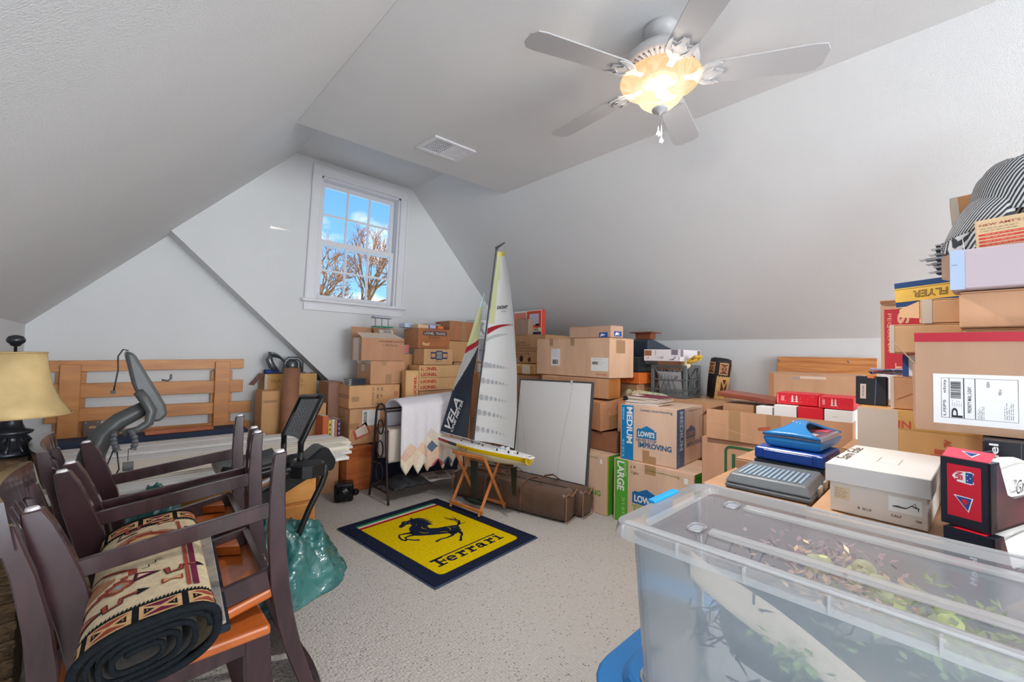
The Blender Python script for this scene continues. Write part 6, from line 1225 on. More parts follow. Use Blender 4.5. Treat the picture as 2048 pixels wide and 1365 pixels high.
# end cap of the front stabiliser resting on the carpet
sc_ = thing('roller_foot', 'dark grey wheeled foot with red dot poking out from the green bag', 'foot', (.985, 2.72, 0), -38); MB().hexa([(-.12, 0, 0), (.045, 0, 0), (.045, .07, 0), (-.12, .07, 0)], [(-.12, .01, .085), (.005, .01, .085), (.005, .06, .085), (-.12, .06, .085)]).build('foot_body', GR, sc_, bevel=.008); MB().box(-.02, .012, -.004, .0, .03, .045).build('red_mark', flat('b9281e', .4), sc_)

# ================================================================== green plastic bags
m = mat('teal_plastic', '2f6d6c', .2, gain=1.25, spec=.9, var=.35, vs_=5, bump=1.0, bs=22, coat=.7)
def heap(name, label, cx, cy, rx, ry, h, seed, z0=.004, mm=None, rotz=0):
    from mathutils import noise
    g = MB(); NU, NV = 130, 54
    def rid(p, f): return 1-abs(noise.noise(p*f))*2.2
    def fn(u, v):
        a = 2*pi*u; r_ = sin(v*pi/2); q = 1+.28*noise.noise(Vector((cos(a)*1.5, sin(a)*1.5, seed)))
        x_, y_ = rx*r_*cos(a)*q, ry*r_*sin(a)*q; base = max(0, 1-r_**2.4); p = Vector((x_, y_, seed+base*.15))
        d = .55*rid(p, 5.5)+.28*rid(p+Vector((3, 1, 0)), 12)+.14*rid(p+Vector((1, 7, 0)), 26)
        z = h*base*(.62+.42*d); s_ = 1+.10*d
        return (x_*s_, y_*s_, max(0, z)+z0)
    g.grid(fn, NU, NV); o = g.build(name, mm or m, None, smooth=True, M=Matrix.Translation((cx, cy, 0)) @ Matrix.Rotation(radians(rotz), 4, 'Z'))
    return tag(o, label, 'bag')
heap('plastic_bag', 'crumpled dark teal plastic bag on the carpet right of the chairs', .67, 2.50, .36, .28, .36, 3, rotz=-35)
heap('plastic_bag', 'crumpled teal plastic bag with bright highlights seen between the chair legs', .20, 2.60, .42, .17, .58, 8)

# ================================================================== wooden drum, crate, glove, papers
DRm = mat('drum_black', '1f1a1b', .5, var=.3, vs_=9); DRt = mat('drum_tan', 'c9a266', .6, var=.2, vs_=12); DRr = mat('drum_brown', '6d3222', .5, var=.2)
dr = thing('carved_drum', 'tall carved wooden drum with black top band and tan triangles leaning at the knee wall', 'drum', (3.83, 1.44, .886), 12, rot=(radians(7), radians(1), radians(0)))
MB().lathe([(.076, 0), (.083, .10), (.086, .22), (.085, .300), (.080, .335), (.055, .345), (.001, .348)], 28).build('body', DRm, dr, smooth=True)
def onring(a, z, r_=.0875): return (r_*cos(a), r_*sin(a), z)
def drumpoly(p, m_, name, r_=.0878):
    mb = MB(); n = 6; a0 = min(q[0] for q in p); a1 = max(q[0] for q in p)
    bm = bmesh.new(); vv = [bm.verts.new((x_, y_, 0)) for x_, y_ in p]; f = bm.faces.new(vv); bmesh.ops.triangulate(bm, faces=[f])
    for j in range(1, n): bmesh.ops.bisect_plane(bm, geom=bm.verts[:]+bm.edges[:]+bm.faces[:], plane_co=(a0+(a1-a0)*j/n, 0, 0), plane_no=(1, 0, 0))
    bm.verts.index_update(); mb.add([onring(v.co.x, v.co.y, r_) for v in bm.verts], [tuple(v.index for v in f.verts) for f in bm.faces]); bm.free(); return mb.build(name, m_, dr)
for c0 in (radians(222), radians(292), radians(150)):
    w_ = .42; drumpoly([(c0-w_, .205), (c0+w_, .205), (c0+w_, .305), (c0-w_, .305)], DRt, 'carved_frame', .0880); drumpoly([(c0-w_+.06, .212), (c0+w_-.06, .212), (c0+w_-.06, .298), (c0-w_+.06, .298)], DRr, 'carved_panel', .0884)
    drumpoly([(c0-.30, .222), (c0, .25), (c0+.30, .222), (c0+.30, .288), (c0, .262), (c0-.30, .288)], DRt, 'carved_bow', .0888); drumpoly([(c0-.25, .232), (c0, .253), (c0+.25, .232), (c0+.25, .278), (c0, .259), (c0-.25, .278)], DRr, 'carved_bow', .0892)
p = [(radians(190), .0), (radians(340), .0)]; tee = [(radians(340)-radians(150)*i/24, .185+(.012 if i % 2 else 0)) for i in range(25)]; drumpoly(p+tee, DRt, 'tan_field', .0880)
for c0 in (radians(232), radians(300)):
    for (q, m_, r_) in (([(c0-.30, .02), (c0-.02, .085), (c0-.30, .15)], DRm, .0886), ([(c0+.30, .02), (c0+.30, .15), (c0+.02, .085)], DRm, .0886), ([(c0-.2, .165), (c0, .12), (c0+.2, .165)], DRm, .0886),
                        ([(c0-.27, .04), (c0-.08, .085), (c0-.27, .13)], DRr, .0890), ([(c0+.27, .04), (c0+.27, .13), (c0+.08, .085)], DRr, .0890), ([(c0-.13, .158), (c0, .132), (c0+.13, .158)], DRr, .0890)): drumpoly(q, m_, 'carved_triangle', r_)
GC = mat('grey_crate_plastic', '5d6264', .4, gain=1.35)
ct = thing('milk_crate', 'grey plastic lattice crate on the wide carton behind the moving boxes', 'crate', (3.45, 1.531, .887), 2); cw, cd, chh = .307, .314, .272
MB().box(.006, cw-.006, .006, cd-.006, 0, .008).build('bottom', GC, ct)
for z0, z1, nm in ((chh-.022, chh, 'top_rim'), (0, .02, 'bottom_rim'), (.060, .070, 'band'), (.145, .153, 'band')):
    mb = MB(); 
    for b_ in ((0, cw, 0, .008, z0, z1), (0, cw, cd-.008, cd, z0, z1), (0, .008, .008, cd-.008, z0, z1), (cw-.008, cw, .008, cd-.008, z0, z1)): mb.box(*b_)
    mb.build(nm, GC, ct)
for x_, y_ in ((0, 0), (cw-.03, 0), (0, cd-.03), (cw-.03, cd-.03)): MB().box(x_, x_+.03, y_, y_+.03, .02, chh-.022).build('corner_post', GC, ct, bevel=.003)
for face in range(4):
    Mx = [Matrix.Identity(4), Matrix.Translation((0, cd, 0)) @ Matrix.Rotation(radians(-90), 4, 'Z'), Matrix.Translation((0, cd-.006, 0)), Matrix.Translation((cw-.006, cd, 0)) @ Matrix.Rotation(radians(-90), 4, 'Z')][face]; ln = cw if face in (0, 2) else cd
    for k in range(6):
        x0 = .035+(ln-.07)*k/6; MB().bar(Mx @ Vector((x0, .003, .02)), Mx @ Vector((x0+.045*(1 if k < 3 else -1)+.0, .003, .145)), .006, .006).build('lattice_bar', GC, ct)
    for k in range(5): x0 = ln*.32+ln*.36*k/4; MB().bar(Mx @ Vector((x0, .003, .153)), Mx @ Vector((x0, .003, chh-.022)), .004, .005).build('lattice_bar', GC, ct)
    MB().bar(Mx @ Vector((ln*.3, .003, .200)), Mx @ Vector((ln*.7, .003, .200)), .004, .005).build('lattice_bar', GC, ct); MB().bar(Mx @ Vector((ln*.12, .003, chh-.022)), Mx @ Vector((ln*.3, .003, .155)), .006, .014).build('lattice_bar', GC, ct); MB().bar(Mx @ Vector((ln*.88, .003, chh-.022)), Mx @ Vector((ln*.7, .003, .155)), .006, .014).build('lattice_bar', GC, ct)
for k in range(5): o = MB().box(0, .012, 0, .20, 0, .21).build('magazine', flat(('9a9ca0', '55585c', 'b9b9bd', '3a3c40', '808388')[k], .4), None, M=Matrix.Translation((3.49+.045*k, 1.58, .898)) @ Matrix.Rotation(radians(-14), 4, 'Y')); tag(o, ('light grey', 'dark grey', 'whitish', 'near black', 'mid grey')[k]+' magazine standing inside the grey crate', 'magazine', 'magazines in the grey crate')
gv = thing('work_glove', 'yellow work glove lying on the right corner of the grey crate', 'glove', (3.46, 1.50, 1.162), -20, rot=(radians(0), radians(-30), radians(-100))); GV = mat('yellow_leather', 'cda640', .7, var=.25, vs_=30, bump=.4, bs=40)
MB().ball((.03, 0, .03), .045, 14, sc=(1.1, .9, .45)).build('palm', GV, gv, smooth=True)
for k in range(4): MB().tube([(.05, -.03+.02*k, .032), (.09, -.036+.024*k, .034), (.118-.008*abs(k-1.5), -.038+.025*k, .022)], [.013, .012, .008], 8).build('finger', GV, gv, smooth=True)
MB().tube([(.02, .035, .03), (.04, .06, .03), (.07, .07, .022)], [.014, .013, .008], 8).build('thumb', GV, gv, smooth=True); MB().tube([(-.01, 0, .028), (-.055, 0, .026)], [.034, .040], 12, sx=.45).build('cuff', flat('d8cfa8', .8), gv, smooth=True)
# paper stack
PPC = ['d8d2d2', 'c9b9a6', 'd9d5da', 'bfae9b', 'd6cfcc', 'c6b8ae', 'b9a593']
for k in range(7):
    o = MB().box(0, .20+.012*(k % 3), 0, .262-.01*(k % 2), 0, .0075).build('notebook', flat(PPC[k], .6), None, bevel=.0012, M=Matrix.Translation((2.895+.006*(k % 3), 1.495-.008*(k % 2), .8625+.0082*k)) @ Matrix.Rotation(radians((3, -2, 5, 0, -4, 2, -3)[k]), 4, 'Z'))
    MB().box(-.0006, .19, .002, .255, .002, .0055).build('page_edge', flat('cdc4bd'), o); tag(o, ('lowest pale', 'tan second', 'white third', 'tan middle', 'off white fifth', 'cream sixth', 'brown seventh')[k]+' notebook in the pile on the medium moving box', 'notebook', 'notebooks piled on the medium moving box')
o = thing('folder', 'maroon folder with white label topping the notebook pile', 'folder', (2.90, 1.487, .9205), -6); MB().box(0, .205, 0, .275, 0, .005).build('cover', flat('76304a', .5), o, bevel=.001); MB().box(.01, .10, .19, .26, .0052, .006).build('white_label', WHITE, o)
rl = thing('floral_roll', 'rolled pale green floral cloth lying by the orange box', 'roll', (3.03, 1.98, .0), 0); rl.location = (3.19, 1.93, .905); rl.rotation_euler = (radians(94), 0, radians(14)); MB().lathe([(.001, 0), (.042, .004), (.046, .02), (.047, .16), (.044, .30), (.025, .35), (.001, .36)], 20).build('roll', mat('floral_cloth', 'a3a888', .7, var=.35, vs_=28, dark='7f8a70'), rl, smooth=True); MB().lathe([(.048, .04), (.048, .13)], 20).build('paper_band', mat('printed_band', 'b8a98c', .6, var=.5, vs_=60, dark='6c5a48'), rl, smooth=True)
Carton('black pouch under the floral roll', (3.08, 1.80, .862), 0, .2, .10, .035, m=flat('222328', .4), name='pouch', cat='pouch', flapseam=False, bev=.01)
Carton('carton filling the gap behind the medium moving box', (3.02, 1.79, .61), 0, .27, .12, .25, 'b5805a')
Carton('carton filling the gap beside the medium moving box', (3.02, 1.79, .46), 0, .27, .05, .148, 'a5744f')

# ================================================================== shoe box, football boxes, organisers, tool case
SBX = thing('shoe_box', 'cream shoe box with shoe drawing and a loose lid in the right foreground', 'shoe box', (1.60, .054, .768), -2.5)
SBM = flat('c9c0b6', .6); MB().box(0, .40, 0, .215, 0, .10).build('body', SBM, SBX, bevel=.002); MB().box(-.012, .412, -.008, .224, .088, .142).build('lid', flat('cdc6c1', .6), SBX, bevel=.002)
FL = frame((0, .215, 0), (0, -1, 0), (0, 0, 1)); FLT = frame((-.012, .224, .142), (0, -1, 0), (1, 0, 0)); GI = flat('55463c')
class _S: pass
ss = _S(); ss.root = SBX; ss.F = dict(L=(FL, .215, .10), T=(FLT, .232, .424))
patch(SBX, FL, .012, .038, .036, .036, flat('c9b596'), 'small_label'); lines(ss, 'L', .06, .21, .42, .72, 6, GI, 3, .0008)
patch(SBX, FL, .135, .035, .068, .042, flat('ddd7d3'), 'picture_panel')
patch(SBX, FL, 0, 0, 0, 0, flat('4a4a4c'), 'shoe_drawing', .0014, poly=[(.142, .051), (.155, .054), (.168, .051), (.176, .052), (.170, .048), (.145, .0485)])
strip(SBX, FL, [(.160, .052), (.172, .051), (.183, .060), (.192, .056), (.196, .057), (.196, .047)], [.001, .002, .003, .005, .004, .001], flat('4a4a4c'), 'shoe_drawing', .0016); strip(SBX, FL, [(.183, .060), (.190, .068), (.192, .057)], .0018, flat('4a4a4c'), 'shoe_drawing', .0017)
text(SBX, 'CALF', FL, .140, .020, .022, .007, GI, bold=.02); text(SBX, '7M', FL, .190, .018, .012, .006, GI, bold=.02); text(SBX, 'B', FL, .067, .020, .005, .007, GI); text(SBX, 'BLUE', FL, .078, .020, .020, .007, GI)
strip(SBX, FLT, [(.10, .14), (.10, .24), (.15, .24), (.15, .14), (.105, .14)], .0015, flat('a8947e'), 'printed_line'); text(SBX, 'Sam Ede', FLT, .005, .10, .03, .26, GI, rot=90, name='handwriting')
Carton('carton under the cream shoe box', (1.54, -.03, 0), 0, .70, .345, .765, 'b98b66'); Carton('carton under the football boxes', (1.47, -.66, 0), 0, .74, .60, .676, 'a97b56')
def fb_box(label, p, yaw, hgt, lower=False):
    c = thing('football_box', label, 'box', p, yaw); K1 = mat('football_card', '20202a', .3, var=.25, vs_=3, dark='1a1c26'); w_, d_ = .26, .085
    MB().box(0, w_, 0, d_, 0, .006).build('bottom', K1, c); MB().box(0, .03, 0, d_, .006, hgt-.006).build('end_block', K1, c); MB().box(.03, w_, d_-.006, d_, .006, hgt-.006).build('back_wall', K1, c); MB().box(0, .045, 0, d_, hgt-.006, hgt).build('top', K1, c)
    mb = MB(); mb.prism([(0, 0, 0), (w_, 0, 0), (w_, 0, hgt*.42), (.12, 0, hgt*.42), (.085, 0, hgt*.50), (.045, 0, hgt*.98), (0, 0, hgt)], (0, .004, 0)); mb.build('window_front', mat('football_card2', '3a1a26', .3, var=.5, vs_=9, dark='15161d'), c)
    bal = thing('football', 'white autograph football showing in the window of the '+('lower' if lower else 'upper')+' red football box', 'football', (0, 0, 0)); Mb = Matrix.Translation(p) @ Matrix.Rotation(radians(yaw), 4, 'Z') @ Matrix.Translation((.20, .040, hgt*.56)); bal.matrix_world = Mb
    BW = mat('white_leather', 'c9c6c2', .35, bump=.2, bs=300); mb = MB(); mb.lathe([(.001, -.155), (.018, -.135), (.036, -.10), (.046, -.05), (.049, 0), (.046, .05), (.036, .10), (.018, .135), (.001, .155)], 24, M=Matrix.Rotation(radians(90), 4, 'Y') @ Matrix.Scale(.78, 4, (0, 1, 0)) @ Matrix.Scale(1.25, 4, (1, 0, 0))); mb.build('leather', BW, bal, smooth=True)
    MB().tube([(-.13, -.016, .030), (-.08, -.022, .044), (0, -.026, .052), (.1, -.02, .04)], .0012, 5).build('seam', flat('9a9894'), bal)
    FS = frame((-.11, -.0385, -.022), (1, 0, 0), (0, 0, 1)); text(bal, '"Grand', FS, .025, .01, .12, .034, flat('2b2b30'), off=.003, shear=.4, name='autograph') if not lower else None
    F = frame((0, d_, 0), (0, -1, 0), (0, 0, 1)); Rr = flat('c01c30', .35)
    if not lower:
        patch(c, F, .012, .022, .058, hgt-.036, Rr, 'red_panel'); cx = .041
        sh_ = lambda cx, cy, s_: [(cx-.012*s_, cy+.018*s_), (cx-.015*s_, cy+.012*s_), (cx-.012*s_, cy-.012*s_), (cx, cy-.020*s_), (cx+.012*s_, cy-.012*s_), (cx+.015*s_, cy+.012*s_), (cx+.012*s_, cy+.018*s_), (cx, cy+.014*s_)]
        rot90 = lambda ps, cx, cy: [(cx+(y_-cy), cy-(x_-cx)) for x_, y_ in ps]
        patch(c, F, 0, 0, 0, 0, WHITE, 'shield', .0014, poly=rot90(sh_(cx, hgt*.74, 1.0), cx, hgt*.74)); patch(c, F, cx+.004, hgt*.74-.012, .012, .024, flat('24407a', .4), 'shield_field', .002); text(c, 'NFL', F, cx-.014, hgt*.74-.011, .013, .022, Rr, rot=-90, bold=.04, off=.0022)
        for dx, dy in ((.006, .006), (.006, -.006), (.011, 0)): patch(c, F, cx+dx, hgt*.74+dy-.001, .002, .002, WHITE, 'star', .0026)
        for cy, s_ in ((hgt*.36, 1.0),):
            patch(c, F, 0, 0, 0, 0, WHITE, 'pennant', .0014, poly=[(cx-.018, cy+.016), (cx+.016, cy+.014), (cx+.008, cy-.020)]); patch(c, F, 0, 0, 0, 0, flat('2c3f80', .4), 'pennant', .002, poly=[(cx-.014, cy+.0135), (cx+.0135, cy+.0125), (cx+.007, cy-.016)]); patch(c, F, 0, 0, 0, 0, Rr, 'pennant', .0026, poly=[(cx-.004, cy+.008), (cx+.004, cy+.010), (cx+.008, cy+.004), (cx+.004, cy-.004), (cx-.002, cy)])
        # slanting top flap
        mb = MB(); mb.prism([(.002, .002, hgt), (.002, d_-.002, hgt), (.035, d_-.002, hgt+.018), (.035, .002, hgt+.018)], (0, 0, .002)); fp_ = mb.build('top_flap', flat('c9485c', .4), c); Ft = frame((.002, d_, hgt+.002), (0, -1, 0), (.033, 0, .018)); patch(fp_, Ft, 0, 0, 0, 0, WHITE, 'pennant', .0008, poly=[(.028, .028), (.062, .026), (.052, .008)]); patch(fp_, Ft, 0, 0, 0, 0, flat('2c3f80', .4), 'pennant', .0014, poly=[(.033, .0255), (.058, .0245), (.050, .012)])
    else:
        text(c, 'Model', F, .045, hgt*.25, .012, hgt*.4, WHITE, rot=90, bold=.02); patch(c, frame((0, d_, hgt), (0, -1, 0), (1, 0, 0)), .015, .004, .055, .03, Rr, 'red_panel')
    return c
fb_box('red and black football box with shield and pennant logos at the right edge', (1.45, -.052, .836), -20, .158)
fb_box('lower football box mostly hidden behind the clear bin at the right edge', (1.43, -.056, .678), -20, .154, True)
C = Carton('black box with white lettering under the labelled shipping carton', (1.78, -.40, .852), -2, .30, .35, .155, m=flat('1c1d24', .35), flapseam=False); C.t('L', 'Model', .035, .085, .25, .95, WHITE, rot=90, bold=.02); C.line('L', [(.20, 0), (.20, 1)], .001, flat('5d5f68'))
C = Carton('carton under the black lettered box', (1.90, -.60, .69), 0, .36, .55, .158, 'a97b56')
# grey tool case
TC = thing('tool_case', 'grey ribbed plastic tool case in front of the blue organisers', 'case', (1.66, .325, .752), 2); GT = mat('grey_tool_plastic', '66696c', .35, gain=1.35)
def loft(rings, n): return None
MB().hexa([(0, 0, 0), (.30, 0, 0), (.30, .265, 0), (0, .265, 0)], [(0, 0, .018), (.30, 0, .018), (.30, .265, .018), (0, .265, .018)]).build('lower_shell', GT, TC, bevel=.006)
MB().hexa([(0, 0, .0195), (.30, 0, .0195), (.30, .265, .0195), (0, .265, .0195)], [(.022, .018, .052), (.285, .018, .052), (.285, .25, .052), (.022, .25, .052)]).build('lid_shell', GT, TC, bevel=.006, seg=2)
for k in range(13): MB().box(.035, .20, .035+.0155*k, .043+.0155*k, .052, .056).build('lid_rib', flat('8fa3b2', .3), TC, bevel=.001)
MB().box(.10, .16, -.008, .0, .004, .034).build('latch', flat('9b978e', .35), TC, bevel=.002); MB().box(.21, .26, -.008, .0, .004, .034).build('latch', flat('9b978e', .35), TC, bevel=.002)
Carton('carton under the grey tool case', (1.64, .335, 0), 0, .34, .33, .750, 'a97b56'); Carton('carton under the blue organisers', (1.99, .335, 0), 0, .40, .33, .792, 'a97b56')
OB = mat('dark_blue_plastic', '1b3f8f', .25, gain=1.2); LBm = mat('bright_blue_plastic', '2377b5', .25, gain=1.2)
og = thing('organizer_case', 'dark blue organiser case lying under the light blue one', 'organizer', (1.955, .345, .809), -3)
MB().box(0, .25, 0, .242, 0, .052).build('shell', OB, og, bevel=.012, seg=3); MB().box(-.003, .0, .035, .205, .008, .044).build('front_panel', OB, og, bevel=.002); C_ = frame((0, 0, 0), (1, 0, 0), (0, 0, 1)); patch(og, C_, .05, .008, .17, .036, flat('3a3b5c', .3), 'printed_label', .001); patch(og, C_, .09, .014, .06, .024, flat('cfcad0', .3), 'shark_picture', .0016, poly=[(.09, .014), (.15, .016), (.14, .036), (.12, .028), (.10, .036)])
for x_ in (.004,): MB().box(x_-.008, x_, .0, .025, .004, .048).build('hinge_block', OB, og, bevel=.004)
MB().box(0, .10, .0, .24, -.018, -.001).build('foot_tray', flat('2c3036', .5), og)
ol = thing('organizer_case', 'light blue organiser case with a moulded carry handle and red picture lid', 'organizer', (1.985, .352, .8625), -3)
MB().hexa([(.006, .012, 0), (.30, .012, 0), (.30, .20, 0), (.006, .20, 0)], [(0, 0, .042), (.31, 0, .042), (.31, .215, .042), (0, .215, .042)]).build('shell', LBm, ol, bevel=.014, seg=3)
MB().hexa([(.0, .0, .042), (.31, 0, .042), (.31, .215, .042), (0, .215, .042)], [(.015, .012, .058), (.295, .012, .058), (.295, .203, .058), (.015, .203, .058)]).build('lid', clear('clear_lid', 'd8c8cc', rough=.1, milky=.55), ol, bevel=.004)
g = MB(); g.grid(lambda u, v: (-.002+.31*u, .108+(.028+.09*abs(2*u-1)**2.2*0+.085*(abs(2*u-1)**3))*(2*v-1)*.9, .060+.045*max(0, 1-abs(2*u-1)**1.6)-.004*abs(2*v-1)), 20, 8); o = g.build('handle', LBm, ol, smooth=True); md = o.modifiers.new('thickness', 'SOLIDIFY'); md.thickness = .01
MB().box(.02, .10, .03, .085, .0585, .0605).build('picture_panel', flat('a8404a', .3), ol); MB().box(.19, .29, .03, .09, .0585, .0605).build('picture_panel', flat('b5444c', .3), ol)
for k in range(5): MB().box(.03+.014*k, .036+.014*k, .035, .08, .0606, .0612).build('picture_bar', flat('dcc9c9', .3), ol)
for k in range(4): MB().ball((.10, .09+.012*k, .092+.003*k), .003, 6).build('rivet', WHITE, ol)

# striped cap
m = bpy.data.materials.new('hickory_stripe'); m.use_nodes = True; nt = m.node_tree; b = nt.nodes['Principled BSDF']; Lk = nt.links.new; t = nt.nodes.new('ShaderNodeTexCoord'); wv = nt.nodes.new('ShaderNodeTexWave'); wv.inputs['Scale'].default_value = 44; wv.bands_direction = 'DIAGONAL'; wv.inputs['Distortion'].default_value = .6; wv.inputs['Detail'].default_value = 0
mpn = nt.nodes.new('ShaderNodeMapping'); mpn.inputs['Rotation'].default_value = (radians(25), 0, radians(10)); Lk(t.outputs['Object'], mpn.inputs[0]); Lk(mpn.outputs[0], wv.inputs['Vector']); r = nt.nodes.new('ShaderNodeValToRGB'); r.color_ramp.elements[0].color = lin('34383d'); r.color_ramp.elements[1].color = lin('c9c9cb'); r.color_ramp.elements[0].position = .42; r.color_ramp.elements[1].position = .58
Lk(wv.outputs['Fac'], r.inputs[0]); Lk(r.outputs[0], b.inputs['Base Color']); b.inputs['Roughness'].default_value = .9; STR = m
cap = thing('striped_cap', 'grey and white striped railway cap hanging over the model kit box', 'cap', (2.21, -.19, 1.73), 0)
from mathutils import noise as _n
g = MB(); g.grid(lambda u, v: (.115*sin(v*pi/2)**.8*cos(2*pi*u)*(1+.06*sin(u*19)), .16*sin(v*pi/2)**.8*sin(2*pi*u)*(1+.06*sin(u*13+1)), .19*cos(v*pi/2)**.55+.02*_n.noise(Vector((cos(2*pi*u)*2, sin(2*pi*u)*2, v*3)))), 40, 14); g.build('crown', STR, cap, smooth=True)
def peak(u, v):
    t_ = radians(20+95*u); e = .078*v*sin(pi*u)**.55
    return (-(.112+e)*cos(t_), (.150+e)*sin(t_), .045-.02*v-.075*v*v-.10*u*v+.02*sin(pi*u))
g = MB(); g.grid(peak, 20, 8); o = g.build('peak', STR, cap, smooth=True); md = o.modifiers.new('thickness', 'SOLIDIFY'); md.thickness = .004
MB().tube([(-.09, .17, -.07), (-.10, .165, -.12), (-.11, .16, -.17)], .0012, 5).build('string', WHITE, cap); MB().tube([(-.11, .16+.009*sin(a), -.178+.009*cos(a)) for a in [2*pi*k/10 for k in range(11)]], .0012, 5).build('string_loop', WHITE, cap)
MB().tube([(-.09, -.10, .10), (-.10, -.15, .12), (-.08, -.2, .11)], [.01, .02, .02], 10, sx=.6).build('fold', STR, cap, smooth=True)

# ================================================================== clear bin on the blue tote
TB = mat('glossy_blue_tote', '1c6aa8', .12, gain=1.2, coat=.5)
tt = thing('storage_tote', 'blue plastic tote with rounded lid under the clear bin', 'tote', (.80, -.62, 0))
def rprism(x0, x1, y0, y1, z0, z1, r_, n=6, dx=0):
    a = rr(x0, x1, y0, y1, r_, n); b_ = rr(x0+dx, x1-dx, y0+dx, y1-dx, r_, n); mb = MB(); k = len(a); mb.add([(x_, y_, z0) for x_, y_ in a]+[(x_, y_, z1) for x_, y_ in b_], [tuple(range(k-1, -1, -1)), tuple(range(k, 2*k))]+[(i, (i+1) % k, k+(i+1) % k, k+i) for i in range(k)]); return mb
rprism(.06, .58, .06, 1.16, 0, .44, .07, dx=-.02).build('body', TB, tt); rprism(0, .66, 0, 1.235, .442, .470, .13).build('lid', TB, tt, bevel=.008, seg=3); rprism(.05, .61, .05, 1.185, .4705, .492, .10, dx=.012).build('lid_rise', TB, tt, bevel=.006, seg=2)
BN = thing('clear_bin', 'big milky clear storage bin with blue latch in the right foreground', 'bin', (.846, -.46, .494))
PLB = clear('milky_plastic', 'cfdcff', rough=.18, milky=.38); PLL = clear('milky_lid', 'ecedfa', rough=.2, milky=.46)
BW_, BL_, BH_ = .470, 1.01, .352
def shell(x0, x1, y0, y1, z0, z1, r_, dx):
    a = rr(x0+dx, x1-dx, y0+dx, y1-dx, r_, 5); b_ = rr(x0, x1, y0, y1, r_, 5); k = len(a); mb = MB(); mb.add([(x_, y_, z0) for x_, y_ in a]+[(x_, y_, z1) for x_, y_ in b_], [tuple(range(k-1, -1, -1))]+[(i, (i+1) % k, k+(i+1) % k, k+i) for i in range(k)]); return mb
shell(.022, BW_-.022, .022, BL_-.03, 0, BH_-.03, .04, .018).build('bin_body', PLB, BN, smooth=False)
mb = MB(); a = rr(.036, BW_-.036, .036, BL_-.044, .04, 5); mb.tube([(x_, y_, .002) for x_, y_ in a+[a[0]]], .004, 6); mb.build('base_edge', PLL, BN)
for k in range(9): MB().box(.030, .034, .10+.10*k, .104+.10*k, .0, .028).build('base_rib', PLL, BN)
# lid: rim, skirt, ribs and recess
o_ = rr(0, BW_, 0, BL_, .045, 6); i_ = rr(.035, BW_-.035, .05, BL_-.055, .03, 6); k = len(o_); mb = MB()
mb.add([(x_, y_, BH_-.004) for x_, y_ in o_]+[(x_, y_, BH_) for x_, y_ in i_], [(i, (i+1) % k, k+(i+1) % k, k+i) for i in range(k)]); mb.build('lid_rim', PLL, BN)
mb = MB(); mb.add([(x_, y_, BH_-.030) for x_, y_ in rr(-.006, BW_+.006, -.006, BL_+.006, .05, 6)]+[(x_, y_, BH_-.004) for x_, y_ in o_], [(i, (i+1) % k, k+(i+1) % k, k+i) for i in range(k)]); mb.build('lid_skirt', PLL, BN, smooth=True)
mb = MB(); mb.add([(x_, y_, BH_) for x_, y_ in i_]+[(x_, y_, BH_-.014) for x_, y_ in rr(.042, BW_-.042, .057, BL_-.062, .025, 6)], [(i, (i+1) % k, k+(i+1) % k, k+i) for i in range(k)]); mb.build('lid_step', PLL, BN)
mb = MB(); mb.add([(x_, y_, BH_-.014) for x_, y_ in rr(.042, BW_-.042, .057, BL_-.062, .025, 6)], [tuple(range(k))]); mb.build('lid_panel', clear('milky_panel', 'd2d6e2', rough=.2, milky=.24), BN)
for x_, w_ in ((.115, .030), (.34, .030)): MB().box(x_, x_+w_, .09, BL_-.17, BH_-.0135, BH_-.004).build('lid_ridge', PLL, BN, bevel=.003)
for x_ in (.010, .020, BW_-.018): MB().box(x_, x_+.003, .02, BL_-.03, BH_-.003, BH_+.003).build('rim_bead', PLL, BN)
for k in range(8): MB().box(-.007, .004, .10+.125*k, .104+.125*k, BH_-.028, BH_-.002).build('skirt_rib', PLL, BN)
for x_ in (.11, .33): 
    hp = rr(x_, x_+.05, BL_-.155, BL_-.125, .012, 4); MB().tube([(a_, b_, BH_-.010) for a_, b_ in hp+[hp[0]]], .0025, 6).build('lid_slot', PLL, BN); MB().prism([(a_, b_, BH_-.0135) for a_, b_ in hp], (0, 0, .001)).build('slot_shade_sheet', flat('8d8f97', .4), BN)  # slot's inner shade put into a grey sheet, no hole cut
BLt = mat('blue_latch', '1696d2', .25, gain=1.2); MB().box(.185, .325, BL_-.012, BL_+.010, BH_-.006, BH_+.004).build('latch', BLt, BN, bevel=.005, seg=2); MB().box(.19, .32, BL_+.004, BL_+.010, BH_-.07, BH_-.006).build('latch_drop', BLt, BN, bevel=.003)
# things inside the bin : wreath, ribbon, garlands
wr = thing('twig_wreath', 'dark tangled twig bundle at the left end inside the clear bin', 'wreath', (1.07, .28, .64)); rnd = random.Random(21); mb = MB()
for k in range(150):
    a = rnd.uniform(0, 2*pi); p = Vector((rnd.gauss(0, .06), rnd.gauss(0, .07), rnd.uniform(-.10, .10))); pts = [p]
    for j in range(4): pts.append(pts[-1]+Vector((rnd.uniform(-.04, .04), rnd.uniform(-.04, .04), rnd.uniform(-.02, .035))))
    pts = [Vector((max(-.13, min(.13, q.x)), max(-.16, min(.16, q.y)), max(-.12, min(.14, q.z)))) for q in pts]; mb.tube(pts, .0022, 4)
o = mb.build('twigs', flat('3d3a52', .8), wr); o['kind'] = 'stuff'; MB().ball((0, 0, -.02), .10, 14, sc=(.9, 1.1, .85)).build('moss_core', mat('dark_moss', '2b3048', .9, var=.4, vs_=20, bump=1, bs=30), wr, smooth=True)
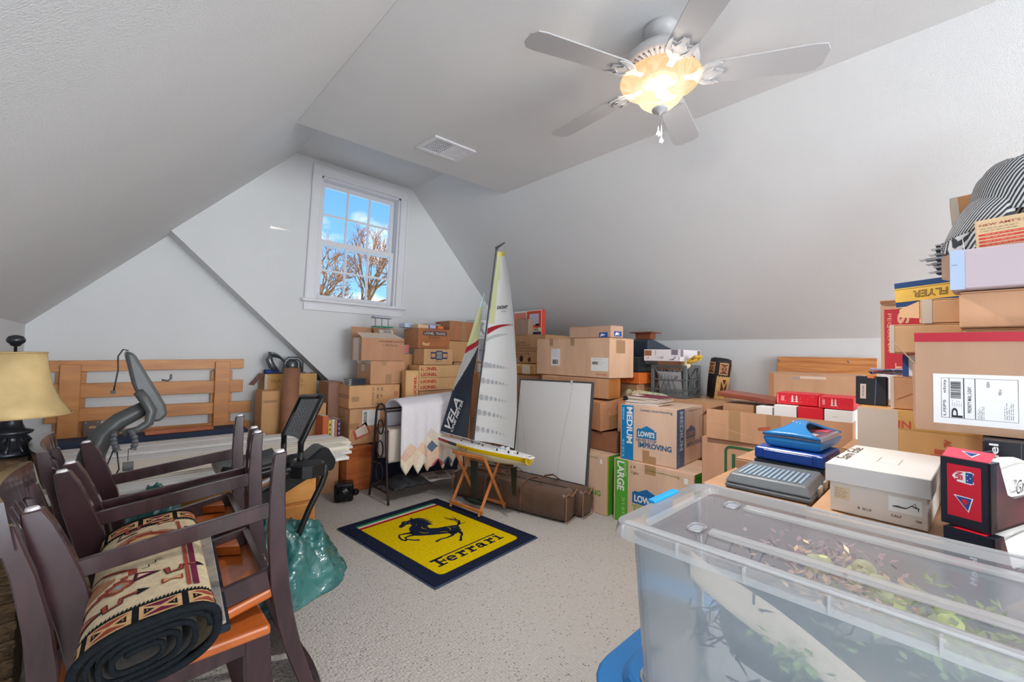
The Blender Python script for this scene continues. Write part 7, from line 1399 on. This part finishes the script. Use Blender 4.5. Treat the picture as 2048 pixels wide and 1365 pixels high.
def sprig(name, label, loc, n, colr, seed, r_=.10, size=.03, balls=0, bc='b9c46a'):
    s_ = thing(name, label, 'decoration', loc, 0); rnd = random.Random(seed); mb = MB()
    for k in range(n):
        c = Vector((rnd.gauss(0, r_*.5), rnd.gauss(0, r_*.8), rnd.gauss(0, r_*.3))); d = Vector((rnd.uniform(-1, 1), rnd.uniform(-1, 1), rnd.uniform(-.5, 1))).normalized(); x_ = d.cross(Vector((0, 0, 1))).normalized()*size*.28
        mb.add([c, c+d*size*.5+x_, c+d*size, c+d*size*.5-x_], [(0, 1, 2, 3)])
    o = mb.build('leaves', flat(colr, .7), s_); o['kind'] = 'stuff'
    for k in range(balls): MB().ball((rnd.gauss(0, r_*.4), rnd.gauss(0, r_*.7), rnd.uniform(0, r_*.5)), rnd.uniform(.012, .022), 10).build('bauble', flat(bc, .4), s_, smooth=True)
sprig('artificial_greenery', 'pale green artificial leaves in the middle of the clear bin', (1.10, .02, .74), 300, '8a9a6c', 2, .10, .022, 5)
sprig('artificial_greenery', 'olive artificial leaves near the right end of the clear bin', (1.12, -.22, .70), 300, '6a7052', 3, .11, .024)
sprig('artificial_flowers', 'peach and yellow artificial flowers under the bin lid', (1.05, .16, .785), 260, 'c9a68a', 4, .07, .018, 8, 'b9b884')
sprig('artificial_flowers', 'pink artificial flowers at the far side of the clear bin', (1.20, .20, .77), 200, 'ab8c90', 6, .07, .02)
sprig('artificial_greenery', 'small green leaf cluster low beside the twig bundle', (.96, .20, .66), 120, '7a9658', 9, .05, .026)
g = MB(); g.grid(lambda u, v: (.03+.03*sin(u*6)+.005, -.30+.95*u-.47+.47, .26-.24*(1-u)**1.0+.02*sin(u*9)+.0*v+(.07)*(v-.5)), 40, 4)
g = MB(); g.grid(lambda u, v: (.925+.02*sin(u*7), .40-.75*u, .775-.245*u**.8+.055*(v-.5)*(1+.3*sin(u*9))), 40, 4); o = g.build('cream_ribbon', mat('burlap_ribbon', 'd8c2ac', .8, bump=.3, bs=150), None, smooth=True); md = o.modifiers.new('thickness', 'SOLIDIFY'); md.thickness = .003; tag(o, 'wide cream ribbon sloping down inside the clear bin', 'ribbon')
g = MB(); g.grid(lambda u, v: (.905+.34*u, -.38+.60*v, .508+.10*abs(sin(u*3))*abs(sin(v*4+1))+.03), 20, 20); o = g.build('dark_netting', mat('dark_net', '34343f', .9, var=.5, vs_=14, dark='5a4238', bump=.8, bs=30), None, smooth=True); tag(o, 'dark netting lying on the floor of the clear bin', 'netting')
g = MB(); g.grid(lambda u, v: (1.0+.25*u, -.30+.55*v, .60+.08*sin(u*3)*sin(v*5)+.03*_n.noise(Vector((u*5, v*5, 1)))), 20, 20); o = g.build('brown_garland', mat('brown_garland_m', '4a352c', .9, var=.5, vs_=22, dark='23272c', bump=1, bs=30), None, smooth=True); tag(o, 'brown and black garland heap in the middle of the clear bin', 'garland')
